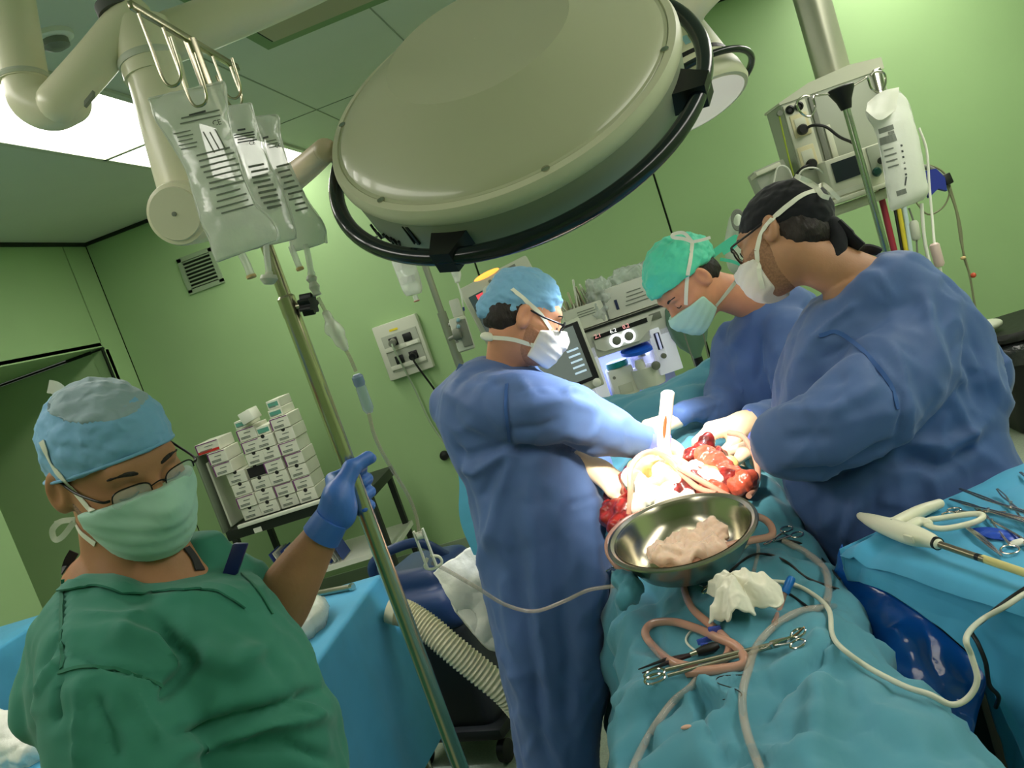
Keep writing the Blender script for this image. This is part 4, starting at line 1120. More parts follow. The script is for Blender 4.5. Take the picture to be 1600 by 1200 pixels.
# patient: the open abdomen showing through the drapes
pt = root('person', (-.03, 2.05, .9), 'patient on the operating table, only the lit open abdomen showing', 'person')
def blob(items, h=.005, k=.012, amp=0.0, seed=0, sc=30):
    C_ = [(P(x, y, d), r) for x, y, d, r in items]
    lo = np.min([c - np.max(r) for c, r in C_], 0) - .02; hi = np.max([c + np.max(r) for c, r in C_], 0) + .02
    def fn(X):
        d = None
        for c, r in C_:
            e = sd_ell(X, c, (r, r, r) if np.ndim(r) == 0 else r); d = e if d is None else smin(d, e, k)
        return d
    vf = sdf_mesh(fn, lo, hi, h)
    return lumps(vf, amp, sc, seed) if amp else vf
part('abdominal_cavity', blob([(962, 805, 2.1, .04), (985, 802, 2.05, .045), (1035, 785, 2.0, .06), (1090, 770, 2.0, .06), (1140, 765, 1.98, .05), (968, 775, 2.16, .04), (1000, 760, 2.12, .06), (1060, 745, 2.14, .06), (1110, 735, 2.12, .06), (970, 825, 2.0, .03)], .006, .02, .010, 3, 30), M_red, pt, 'full')
def gut(pts, r, m, name, n=8):
    c = spline(np.array([P(*q) for q in pts]), n); rr = r * (1 + .12 * np.sin(np.arange(len(c)) * 1.1))
    vf = remesh(join(tube(c, rr, 16), ell(c[0], [rr[0]] * 3), ell(c[-1], [rr[-1]] * 3)), .005, 3)
    return part(name, lumps(vf, .0055, 36, 5, octv=3), m, pt, 'full')
gut([(1100, 712, 2.05), (1120, 725, 2.02), (1140, 742, 2.0), (1158, 752, 1.96)], .027, M_bowel, 'bowel_loop')
gut([(1150, 762, 1.94), (1163, 752, 1.93), (1170, 748, 1.93)], .026, M_bowel, 'bowel_loop')
gut([(955, 790, 2.12), (964, 803, 2.08), (975, 810, 2.03), (988, 812, 1.98)], .020, M_red, 'bowel_loop')
gut([(960, 825, 2.0), (980, 822, 1.95), (1005, 806, 1.93)], .018, M_red, 'bowel_loop')
gut([(1105, 690, 2.12), (1095, 705, 2.1), (1075, 715, 2.1)], .022, M_red, 'bowel_loop')
gut([(1095, 765, 1.94), (1115, 760, 1.93), (1135, 768, 1.92)], .014, M_bowel, 'bowel_loop')
part('fat_layer', blob([(1000, 735, 2.06, .035), (1030, 722, 2.07, .035), (1055, 735, 2.03, .035), (1010, 770, 1.98, .035), (1030, 760, 1.98, .03), (1085, 745, 2.02, .035), (1110, 748, 2.0, .03), (1140, 725, 2.06, .02)], .005, .015, .006, 8, 30), M_fat, pt, 'full')
def pad(items, name, seed):
    V, F = blob(items, .0045, .012, .009, seed, 26)
    return part(name, (V, F), M_gauze, pt, 'full')
pad([(990, 752, 2.0, .03), (1005, 765, 1.97, .03), (1020, 775, 1.95, .028), (995, 785, 1.94, .024)], 'gauze_pack', 1)
pad([(1035, 738, 2.03, .028), (1048, 752, 2.0, .026), (1040, 770, 1.96, .024)], 'gauze_pack', 4)
pad([(1078, 742, 2.0, .028), (1098, 752, 1.98, .03), (1118, 752, 1.97, .024), (1090, 730, 2.03, .02)], 'gauze_pack', 7)
pad([(1050, 782, 1.92, .018), (1075, 776, 1.91, .018), (1035, 790, 1.92, .018)], 'gauze_pack', 9)

# upright white retractor blade
rt = spline([P(1044, 610, 2.0), P(1041, 640, 2.02), P(1037, 680, 2.04), P(1040, 715, 2.05), P(1050, 735, 2.04)], 8)
rr = root('retractor', rt[-1], 'tall white curved retractor blade standing upright in the wound', 'retractor')
part('blade', tube(rt, [.010] + [.0165] * (len(rt) - 2) + [.014], 16, flat=.35, hint=FW), mat('white_retractor', (238, 232, 220), .35), rr)
part('stain', tube(rt[10:18] - FW * .0062, [.001, .003, .004, .004, .004, .004, .003, .001], 8, flat=.3, hint=FW), mat('brown_stain', (150, 96, 60), .4), rr)

# steel bowl with ice
bc = P(1064, 827, 1.675); bn = nrm(np.array([.02, -.13, 1]))
bz = .092
bowl = root('steel_bowl', bc - bn * bz, 'oval stainless steel bowl holding pinkish ice in front of the wound', 'bowl')
R0 = .153
part('shell', lathe([(R0 - .016, -.004), (R0 - .006, .0015), (R0, 0), (R0 + .001, -.003), (R0 - .004, -.004), (R0 - .017, -.010), (R0 - .025, -.035), (R0 - .045, -.065), (R0 - .08, -.086), (.001, -.092)], bc, bn, 96, cap=False), M_steel, bowl)
part('lining', lathe([(R0 - .014, -.001), (R0 - .021, -.012), (R0 - .028, -.035), (R0 - .048, -.062), (R0 - .083, -.082), (.001, -.088)], bc, bn, 96, cap=False), mat('polished_steel', (186, 180, 160), .2, 1.0), bowl)
ic = bc - bn * .045
ivf = sdf_mesh(lambda X: smin(sd_ell(X, ic, (.085, .062, .025)), smin(sd_ell(X, ic + (.055, .03, .012), (.03, .026, .022)), sd_ell(X, ic + (-.045, -.025, .008), (.034, .028, .02)), .01), .012), ic - .11, ic + .11, .005)
thing('ice_slush', lumps(ivf, .016, 34, 6, octv=3), mat('pinkish_ice', (238, 206, 182), .25, var=.08, vscale=30, sub=.3, bump=.4, bscale=60), 'pinkish crushed ice melting in the steel bowl', 'ice', kind='stuff', angle=.9)
BB = bvh(drape, *[c for c in bowl.children if c.name.startswith('shell')])

# tubes
def dtube(name, pl, r, m, label, cat='tube', n=8, lift=None, dflt=1.7):
    """tube lying on the drape along photo pixels; (x, y, depth) points hang free"""
    ctrl = []
    for q in pl:
        if len(q) == 3: ctrl.append(P(*q))
        else: ctrl.append(hit(DV, q[0], q[1], 0, dflt)[0] + np.array([0, 0, r]))
    return thing(name, tube(spline(np.array(ctrl), n), r, 10), m, label, cat)
dtube('suction_tube', [(983, 803, 1.93), (985, 770, 1.93), (985, 735, 1.95), (998, 714, 1.98), (1020, 706, 2.0), (1045, 718, 2.0), (1065, 740, 1.98), (1090, 762, 1.93), (1120, 772, 1.88)], .0072, M_tubepink, 'pink suction tube arching over the open wound')
dtube('suction_tube', [(1138, 676, 2.08), (1160, 682, 2.05), (1176, 705, 2.02), (1184, 735, 1.98), (1180, 762, 1.94), (1170, 775, 1.9)], .0072, M_tubepink, 'pale tube arc at the right edge of the wound')
dtube('suction_tube', [(1060, 730, 1.98), (1085, 745, 1.94), (1115, 762, 1.9), (1140, 776, 1.86)], .0068, M_tubepink, 'straight pink tube crossing the wound packs')
dtube('suction_tube', [(1003, 801, 1.87), (975, 815, 1.84), (953, 838, 1.8), (950, 862, 1.76), (965, 885, 1.73), (985, 897, 1.72)], .0068, M_tubepink, 'pink tube curling around the left rim of the bowl')
dtube('suction_tube', [(1172, 803, 1.72), (1195, 812, 1.72), (1206, 825, 1.7), (1203, 838, 1.68), (1170, 845, 1.66), (1130, 855, 1.64), (1100, 868, 1.64), (1080, 885, 1.64), (1072, 905), (1072, 930), (1085, 958), (1115, 985), (1140, 1010), (1138, 1032), (1118, 1046)], .0078, M_tubepink, 'pink tube running from the right of the bowl down to the coil', n=6)
dtube('suction_tube', [(1090, 1052), (1050, 1040), (1022, 1015), (1010, 995), (1022, 980), (1055, 978), (1090, 988), (1120, 1002), (1150, 1015), (1165, 1035), (1158, 1048), (1110, 1055), (1075, 1058)], .0082, M_tubepink, 'coiled pink tube loop under the long forceps', n=6)
dtube('suction_tube', [(1313, 948, 1.58), (1285, 955), (1245, 963), (1210, 985), (1184, 1015), (1172, 1050), (1163, 1085), (1163, 1120), (1172, 1160), (1190, 1210), (1200, 1260)], .0064, M_tubeclear, 'thick clear tube trailing down the right of the drape', n=6)
dtube('suction_tube', [(1105, 1040), (1085, 1075), (1055, 1100), (1032, 1130), (1010, 1165), (992, 1205), (975, 1260)], .0062, M_tubeclear, 'grey clear tube disappearing over the drape fold at bottom left', n=6)
dtube('suction_tube', [(1225, 850), (1260, 868), (1290, 895), (1296, 930), (1292, 950)], .0075, M_tubeclear, 'clear tube lying beside the blue plastic sheet')
bl = root('blue_tip_tube', hit(DV, 1210, 978)[0], 'thin tube with a bright blue connector beside the white swab', 'tube')
q = [hit(DV, 1212, 978)[0] + (0, 0, .006), P(1220, 945, 1.53), P(1226, 925, 1.54)]
part('tube', tube(spline(q, 6), .0055, 10), M_tubepink, bl)
part('connector', lathe([(.0075, 0), (.0085, .004), (.0075, .012), (.0085, .02), (.008, .03), (.006, .034)], P(1226, 927, 1.54), P(1237, 903, 1.55) - P(1226, 927, 1.54), 16), mat('bright_blue_plastic', (24, 108, 186), .35), bl)

# white swab
sw = hit(DV, 1160, 950)[0]
def swab():
    n, m = 34, 96; PT = np.zeros((n, m, 3)); q0 = topx(sw)[2]
    ex = nrm(P(1220, 950, q0) - P(1100, 950, q0)); ex = nrm(ex - np.array([0, 0, ex[2]])); ey = np.cross((0, 0, 1), ex)
    for i in range(n):
        r_ = i / (n - 1)
        for j in range(m):
            th = 2 * math.pi * j / m
            R_ = .058 + .013 * math.cos(3 * th + .6) + .010 * math.cos(5 * th + 2) + .005 * math.cos(9 * th)
            z = .052 * (1 - r_ ** 2.5) + .012 * r_ * math.sin(3 * th + 1.0) + .006 * r_ * math.sin(7 * th + 2 * r_) + .008
            cr = 1 - 2.6 * abs(noise.noise(Vector((r_ * math.cos(th) * 2.6, r_ * math.sin(th) * 2.6, 4))))
            z += .009 * max(0, cr)
            PT[i, j] = sw + ex * R_ * r_ * math.cos(th) + ey * R_ * r_ * math.sin(th) * 1.05 + np.array([0, 0, max(z, .004)])
    V = PT.reshape(-1, 3); F = [(i * m + j, (i + 1) * m + j, (i + 1) * m + (j + 1) % m, i * m + (j + 1) % m) for i in range(n - 1) for j in range(m)]
    return thick((V, F), .003)
thing('gauze_swab', swab(), M_gauze, 'crumpled white gauze swab lying on the teal drape', 'swab', smooth='full')

# instruments on the drape
def finger_ring(c, n, x, rx, ry, r=.0022, m=None):
    n = nrm(n); x = nrm(x - n * np.dot(x, n)); y = np.cross(n, x)
    return tube([c + rx * math.cos(a) * x + ry * math.sin(a) * y for a in np.linspace(0, 2 * math.pi, 25)[:-1]], r, 8, closed=True)
def clamp(tip, tail, up, label, group=None, open_=.012, ring=.012, jaw=.3, curve=.0, m=None, r=.0026, name='surgical_clamp', cat='clamp', ratchet=True):
    """scissor-style instrument from tip to ring end"""
    m = m or M_chrome
    tip = np.asarray(tip, float); tail = np.asarray(tail, float); L = np.linalg.norm(tail - tip); y = (tail - tip) / L
    up = nrm(np.asarray(up) - y * np.dot(up, y)); x = np.cross(y, up)
    o = root(name, (tip + tail) / 2 - up * .003, label, cat, group)
    piv = tip + y * L * jaw
    for s in (-1, 1):
        h = up * s * .0012
        pts = [tip + x * s * .0012 + up * curve, tip + y * L * jaw * .5 + x * s * .003 + up * curve * .3, piv + h, piv + y * (L - ring * 1.6) * .35 - x * s * open_ * .7 + h, tail - y * ring * 1.8 - x * s * open_ + h]
        c = spline(pts, 5); rad = np.linspace(.5, 1.0, len(c)) * r
        part('jaw_and_shank', tube(c, rad, 8), m, o)
        part('finger_ring', finger_ring(tail - y * ring * .6 - x * s * (open_ + ring * .55) + h, up, y, ring * 1.25, ring, r * .75), m, o)
    part('pivot_screw', lathe([(.0035, -.004), (.0035, .004)], piv, up, 12), m, o)
    if ratchet:
        part('ratchet', box(tail - y * ring * 2.2, (open_ * 2, .004, .002), ax=[x, y, up]), m, o, False)
    return o
upd = np.array([0, -.2, 1.0])
def on(x, y, o=.006): return hit(DV, x, y)[0] + np.array([0, 0, o])
fa, fb = on(1030, 1062, .014), on(1222, 1018, .016)
lf = root('long_forceps', fa, 'long steel needle holder lying across the pink tube coil', 'forceps')
dy = nrm(fb - fa)
part('shaft', tube([fa + dy * .015, fb], [.0036, .0036], 10), M_steel, lf)
part('shaft', tube([fa + dy * .012 + np.array([.004, -.012, -.004]), fb + np.array([0, -.002, -.003])], [.003, .003], 10), M_steel, lf)
part('box_lock', box(fb, (.03, .011, .011), ax=[dy, np.cross((0, 0, 1), dy), (0, 0, 1)], bev=.003), M_steel, lf)
part('jaw', tube(spline([fb, on(1243, 1010, .016), on(1262, 998, .02)], 5), np.linspace(.0052, .0012, 11), 10), mat('copper_lit_steel', (206, 160, 118), .25, 1.0), lf)
for s, k in ((0, 0), (1, 1)):
    part('finger_ring', finger_ring(fa + np.array([-.004, -.004 - .016 * s, .0]), upd, dy, .017, .011), M_chrome, lf)
clamp(on(1190, 1022, .01), on(1255, 1005, .01), upd, 'small steel scissors tucked under the long needle holder', open_=.006, ring=.01, name='scissors', cat='scissors')
bp_ = root('bipolar_forceps', on(1120, 1022), 'black bipolar forceps with two thin prongs on the drape', 'forceps')
a0, a1 = on(1126, 1018, .012), on(1092, 1030, .012); ad = nrm(a1 - a0)
part('grip', tube([a0, a0 + ad * .008, a1 - ad * .01, a1], [.005, .0085, .008, .006], 12), M_black, bp_)
part('ferrule', tube([a1, a1 + ad * .012], [.0055, .005], 12), M_chrome, bp_)
for dx, dyy in ((1000, 1052), (1006, 1058)):
    part('prong', tube([a1 + ad * .012, on(1045, 1040 + (dyy - 1052), .012), on(dx, dyy, .008)], [.004, .0034, .0012], 8), mat('dark_maroon_plastic', (40, 18, 22), .4), bp_)
thing('bipolar_cable', tube(spline([on(1098, 1025, .006), on(1085, 1018, .004), on(1073, 1005, .004), on(1078, 992, .004), on(1090, 985, .004)], 8), .0022, 8), M_white, 'thin white cord curling from the black bipolar forceps', 'cable')
cl = root('blue_tube_clip', on(1120, 1000), 'translucent blue clip holding the pink tubes together', 'clip')
c0 = on(1120, 994, .012)
part('clip_bar', box(c0, (.022, .012, .012), ax=[nrm(CB(1, .2, 0)), nrm(CB(-.2, 1, 0)), FW], bev=.002), mat('clear_blue_plastic', (70, 90, 190), .25, alpha=.8), cl)
part('clip_wing', box(on(1105, 1008, .01), (.03, .01, .004), ax=[nrm(CB(1, .35, 0)), nrm(CB(-.35, 1, 0)), FW], bev=.001), MATS['clear_blue_plastic'], cl)
part('clip_wing', box(on(1103, 1016, .006), (.014, .014, .004), ax=[nrm(CB(1, .1, 0)), nrm(CB(-.1, 1, 0)), FW], bev=.001), MATS['clear_blue_plastic'], cl)
pe = root('cautery_pencil', on(1095, 912), 'cream cautery pencil lying behind the swab', 'cautery pencil')
pa, pb = on(1092, 913, .008), on(1170, 858, .012)
part('barrel', tube(spline([pa, pa * .7 + pb * .3, pb], 5), [.003] + [.0065] * 8 + [.006, .005], 10), mat('cream_plastic', (226, 222, 186), .4), pe)
part('tip', tube([pa, pa + (pa - pb) * .12], [.0012, .0008], 6), M_chrome, pe)
clamp(on(1195, 855, .006), on(1243, 836, .01), upd, 'scissor clamp at the right side of the bowl', open_=.010, ring=.011)
clamp(on(1040, 905, .006), on(1120, 920, .006), upd, 'scissor clamp in the shadow below the bowl', open_=.008, ring=.012)
clamp(on(1060, 915, .006), on(955, 892, .01), upd, 'thin clamp with rings hanging at the left drape edge', open_=.008, ring=.012)
cords = [('diathermy_cable', [(1130, 905), (1170, 872), (1200, 868), (1230, 880), (1262, 905), (1311, 921, 1.6)], .0026, M_black, 'black cord crossing the drape towards the blue plastic'),
         ('diathermy_cable', [(1205, 845), (1250, 850), (1285, 875), (1312, 905, 1.6)], .0024, M_black, 'thin black cord along the far right drape edge'),
         ('diathermy_cable', [(1208, 923), (1230, 928), (1262, 950)], .0026, M_black, 'short black cord behind the blue connector'),
         ('black_suture', [(1162, 1055), (1125, 1058), (1122, 1068), (1150, 1078), (1158, 1088), (1130, 1094)], .0009, M_black, 'loose black suture thread on the drape')]
for nme, pl, r_, m_, lb in cords: dtube(nme, pl, r_, m_, lb, 'cable' if 'cable' in nme else 'thread')
thing('grey_clear_cord', tube(spline([on(1175, 915, .004), on(1180, 890, .004), on(1186, 860, .004), on(1180, 845, .004)], 6), .004, 8), M_tubeclear, 'short clear tube standing behind the white swab', 'tube')
bld = on(1073, 1139, .003)
thing('tissue_scrap', ell(bld, (.008, .004, .003)), mat('pink_scrap', (214, 170, 150), .4), 'tiny pink scrap on the lower drape', 'scrap')
# blue wrapped bundle under the left bowl rim
gv, gf = remesh(limb([(970, 905, 1.66, .02), (985, 918, 1.64, .026), (975, 938, 1.62, .018)], 5), .006, 2)
thing('blue_bundle', lumps((gv, gf), .007, 70, 3, (1, 1, .15)), M_drape, 'gathered blue drape bundle below the left rim of the bowl', 'drape', smooth='full')
# ================================================================== drip pole in the foreground
M_bag = mat('clear_iv_bag', (236, 242, 230), .18, alpha=.74, spec=.8, coat=.4, bump=.35, bscale=26, bdist=.01)
M_bagfilm = mat('iv_bag_seam', (238, 242, 232), .2, alpha=.55, spec=.8, coat=.4)
M_print = mat('grey_print', (70, 76, 72), .6)
M_printl = mat('faint_print', (120, 126, 116), .6)
M_pole = mat('pole_steel', (196, 188, 164), .25, 1.0)
px_, py_ = POLE
pole = root('drip_pole', (px_, py_, 0), 'tall steel drip pole with hook rail held by the gloved hand', 'drip pole')
part('lower_tube', cyl((px_, py_, .06), (px_, py_, 1.735), .0138, 28), M_pole, pole)
part('upper_tube', cyl((px_, py_, 1.72), (px_, py_, 2.165), .0102, 24), M_pole, pole)
part('ferrule', lathe([(.0146, 0), (.0146, .03), (.011, .034)], (px_, py_, 1.712), (0, 0, 1), 28), M_pole, pole)
kn = np.array([px_, py_, 1.725]); kd = nrm(CB(.96, .15, .25))
k_ = part('clamp_stem', cyl(kn, kn + kd * .03, .006, 12), M_pole, pole)
kx, ky, kz = frame(kd)
ol = [((.0155 + .0028 * math.cos(7 * a)) * math.cos(a), (.0155 + .0028 * math.cos(7 * a)) * math.sin(a)) for a in np.linspace(0, 2 * math.pi, 71)[:-1]]
part('knob', prism(ol, kn + kd * .034, kx, ky, .02), M_black, pole)
rail_d = nrm(PZ(371, 101, 2.165) - PZ(203, 0, 2.165)); rail_d[2] = 0; rail_d = nrm(rail_d)
rc = np.array([px_, py_, 2.165])
def rail_at(x):
    """point on the hook rail at photo column x"""
    best = min((abs(topx(rc + rail_d * t)[0] - x), t) for t in np.linspace(-.25, .25, 501)); return rc + rail_d * best[1]
part('hook_rail', box((rail_at(203) + rail_at(371)) / 2, (np.linalg.norm(rail_at(371) - rail_at(203)), .008, .012), ax=[rail_d, np.cross((0, 0, 1), rail_d), (0, 0, 1)], bev=.002), M_pole, pole)
def hook(x, L, name='hook', side=1, up=.05):
    a = rail_at(x); out = nrm(np.cross(rail_d, (0, 0, 1))) * side
    pts = [a, a - (0, 0, L * .5), a - (0, 0, L), a - (0, 0, L + .012) + out * .012, a - (0, 0, L) + out * .026, a - (0, 0, L - up) + out * .03]
    part(name, tube(spline(np.array(pts), 5), .0022, 8), M_pole, pole)
    return a - np.array([0, 0, L + .012]) + out * .012
hook(214, .10); hk1 = hook(252, .115, up=.06); hook(330, .07); hk2 = hook(358, .062, side=-1)
for a in (0.4, 1.65, 2.9, 4.2, 5.4):
    d = np.array([math.cos(a), math.sin(a), 0])
    f_ = part('foot', tube([(px_, py_, .075), np.array([px_, py_, .06]) + d * .28], [.018, .014], 10), M_pole, pole)
    part('castor', ell(np.array([px_, py_, .03]) + d * .28, (.03, .03, .03)), M_black, f_)

def iv_bag(name, outline, d, thick_, label, prints, ports=(), n=26, twist=0.0, group='drip bags on the pole'):
    """outline: list of (xl, yl, xr, yr, fullness 0..1) from the hanging edge down"""
    L = spline(np.array([P(o[0], o[1], d) for o in outline]), 5); R = spline(np.array([P(o[2], o[3], d - twist) for o in outline]), 5); f = spline(np.array([[o[4]] * 3 for o in outline]), 5)[:, 0]
    rings = []; a = np.linspace(0, 2 * math.pi, n, endpoint=False)
    for l, r, t in zip(L, R, f):
        c = (l + r) / 2; x = (r - l) / 2
        rings.append(c + np.cos(a)[:, None] * x * (1 - .0 * t) + np.sin(a)[:, None] * (-FW) * (.0012 + thick_ * t) * (1 - .35 * np.abs(np.cos(a))[:, None] ** 4))
    V, F = loft(rings); 
    vf = lumps((V, F), .004, 24, len(name) + d * 10, octv=3)
    o = root(name, np.asarray(vf[0])[np.argmin(vf[0][:, 2])], label, 'drip bag', group)
    body = part('film', vf, M_bag, o, 'full')
    for E_ in (L, R):
        part('edge_seam', tube(E_, .0022, 6), M_bagfilm, o)
    part('top_seam', tube(np.array([L[0] * (1 - t) + R[0] * t for t in np.linspace(0, 1, 8)]), .0024, 6), M_bagfilm, o)
    bb = bvh(body)
    for pr in prints:
        kind = pr[0]
        if kind == 'bar':      # a line of fine print
            (x0, y0), (x1, y1), w = pr[1], pr[2], pr[3]
            t = np.linspace(0, 1, 6); pl = [(x0 + (x1 - x0) * k, y0 + (y1 - y0) * k) for k in t]
            r_ = [hit(bb, *q, .0012, d) for q in pl]
            part('print_line', ribbon([k[0] for k in r_], [k[1] for k in r_], w, .0003), pr[4] if len(pr) > 4 else M_printl, o, False)
        elif kind == 'txt':
            p_, nn = hit(bb, *pr[2], .002, d); xx = nrm(P(*pr[3], d) - P(*pr[2], d))
            part('lettering', text(pr[1], pr[4], p_, xx, np.cross(nrm(CAM - p_), xx), .0002), M_print, o, False)
    for (pts, r_, cap_) in ports:
        q = spline(np.array([P(x, y, d) for x, y in pts]), 4)
        pp = part('port', tube(q, r_, 12), M_bagfilm, o)
        part('port_tip', tube([q[-1], q[-1] + (q[-1] - q[-2]) * 1.0], r_ * 1.25, 12), cap_, pp)
    return o
M_cream2 = mat('tan_rubber', (206, 176, 122), .5)
def plines(x0, y0, x1, y1, n, dx, dy, w=.0016, m=None, jit=0.15, seed=0):
    rg = np.random.default_rng(seed); out = []
    for i in range(n):
        a = rg.uniform(0, jit); b = 1 - rg.uniform(0, jit); X0, Y0, X1, Y1 = x0 + dx * i, y0 + dy * i, x1 + dx * i, y1 + dy * i
        out.append(('bar', (X0 + (X1 - X0) * a, Y0 + (Y1 - Y0) * a), (X0 + (X1 - X0) * b, Y0 + (Y1 - Y0) * b), w, m or M_printl))
    return out
bagA = iv_bag('drip_bag', [(233, 155, 349, 128, .05), (237, 163, 352, 135, .1), (243, 185, 354, 160, .55), (262, 215, 358, 190, .75), (290, 262, 368, 235, .8), (302, 300, 380, 275, .85), (315, 345, 398, 315, .9), (328, 375, 425, 345, .75), (333, 392, 435, 366, .45), (340, 408, 432, 376, .12)], 1.245, .016,
     'largest clear drip bag with printed text, nearest on the pole',
     [('txt', 'CE', (339, 193), (352, 190), .011), ('bar', (296, 181), (322, 174), .0032, M_print)] + plines(280, 186, 350, 171, 2, 1, 8, .002, None, .1, 1) + plines(270, 210, 300, 204, 5, 3, 6, .0016, None, .2, 2) + plines(318, 206, 336, 240, 3, 9, -2, .002, None, .1, 3) + plines(302, 245, 362, 230, 7, 4, 8.6, .0026, None, .1, 4) + plines(330, 308, 384, 293, 4, 4, 9, .0022, None, .2, 5),
     [([(378, 398), (386, 414), (392, 430)], .006, M_cream2)])
bagB = iv_bag('drip_bag', [(352, 168, 392, 162, .08), (354, 176, 394, 170, .3), (362, 215, 404, 208, .6), (380, 270, 424, 262, .7), (398, 330, 448, 315, .75), (410, 370, 460, 355, .5), (416, 385, 462, 372, .15)], 1.30, .014,
     'narrow grey drip bag hanging in the middle between the other two',
     [('txt', 'CE', (394, 224), (404, 222), .008), ('bar', (372, 204), (384, 202), .003, M_print)] + plines(364, 212, 398, 206, 4, 1.5, 4, .0018, M_print, .15, 6) + plines(386, 262, 416, 256, 9, 3.4, 8, .0034, M_printl, .15, 7),
     [([(415, 378), (417, 400), (420, 425)], .005, M_grey)])
part('spike_disc', lathe([(.012, 0), (.014, .006), (.008, .014)], P(420, 430, 1.3), P(421, 460, 1.3) - P(420, 430, 1.3), 16), M_grey, bagB)
bagC = iv_bag('drip_bag', [(397, 184, 432, 180, .06), (400, 190, 436, 186, .25), (410, 220, 438, 214, .5), (424, 270, 454, 260, .65), (440, 325, 478, 310, .75), (452, 365, 505, 350, .6), (455, 395, 510, 380, .15)], 1.34, .014,
     'rearmost clear drip bag with the drip line attached',
     [('txt', 'CE', (434, 229), (444, 227), .008), ('bar', (412, 216), (420, 214), .003, M_print)] + plines(416, 222, 434, 218, 3, 1.5, 5, .0016, None, .15, 8) + plines(428, 262, 452, 256, 9, 4, 8.5, .003, None, .2, 9),
     [([(455, 385), (462, 403), (468, 418)], .005, M_cream2), ([(478, 382), (482, 402), (486, 425)], .005, M_bagfilm)])
# giving set
iv = root('drip_line', P(486, 430, 1.34), 'clear drip line with chamber and roller clamp running to the table', 'drip line')
part('spike', lathe([(.006, 0), (.009, .006), (.006, .012), (.009, .02), (.006, .028), (.0075, .034)], P(485, 430, 1.34), P(497, 465, 1.34) - P(485, 430, 1.34), 14), M_grey, iv)
part('wrapper', lumps(remesh(limb([(510, 490, 1.34, .006), (522, 515, 1.34, .014), (532, 530, 1.34, .011), (540, 545, 1.34, .006)], 5, 12), .004, 2), .004, 60, 2), M_bagfilm, iv, 'full')
part('upper_line', tube(spline([P(497, 465, 1.34), P(510, 490, 1.34), P(530, 530, 1.34), P(545, 555, 1.35), P(556, 580, 1.36)], 6), .0032, 8), M_tubeclear, iv)
cdir = P(580, 650, 1.38) - P(556, 580, 1.36)
part('chamber_cap', lathe([(.006, 0), (.0095, .004), (.0095, .016), (.008, .02)], P(557, 585, 1.36), cdir, 16), mat('bluish_clear_plastic', (130, 150, 190), .25, alpha=.7), iv)
part('drip_chamber', lathe([(.008, .02), (.009, .024), (.0095, .06), (.006, .068)], P(557, 585, 1.36), cdir, 18), mat('drip_chamber_plastic', (170, 190, 205), .15, alpha=.5, coat=.5), iv)
part('line', tube(spline([P(576, 645, 1.37), P(585, 680, 1.4), P(600, 712, 1.44), P(620, 745, 1.5), P(638, 775, 1.55), P(650, 805, 1.58), P(655, 832, 1.6)], 8), .0034, 8), M_tubeclear, iv)
rcl = [P(653, 828, 1.6), P(675, 886, 1.62)]; rdx = nrm(rcl[1] - rcl[0])
rb = part('roller_clamp', join(box((rcl[0] + rcl[1]) / 2 - nrm(np.cross(rdx, FW)) * .009, (np.linalg.norm(rcl[1] - rcl[0]), .003, .016), ax=[rdx, nrm(np.cross(FW, rdx)), FW]), box((rcl[0] + rcl[1]) / 2 + nrm(np.cross(rdx, FW)) * .009, (np.linalg.norm(rcl[1] - rcl[0]), .003, .016), ax=[rdx, nrm(np.cross(FW, rdx)), FW])), M_white, iv, False)
part('roller', lathe([(.008, -.006), (.008, .006)], rcl[0] + rdx * .012, nrm(np.cross(rdx, FW)), 16), M_white, iv)
part('clamp_hook', tube(spline([P(668, 872, 1.62), P(664, 886, 1.62), P(676, 889, 1.62), P(690, 880, 1.62), P(686, 870, 1.62), P(672, 868, 1.62)], 5), .003, 8), M_white, iv)
part('lower_line', tube(spline([P(676, 880, 1.62), P(700, 892, 1.66), P(745, 918, 1.72), P(790, 945, 1.78), P(835, 955, 1.8), P(880, 940, 1.78), P(920, 922, 1.74), P(965, 915, 1.7), P(990, 910, 1.68)], 8), .0042, 10), M_tubeclear, iv)

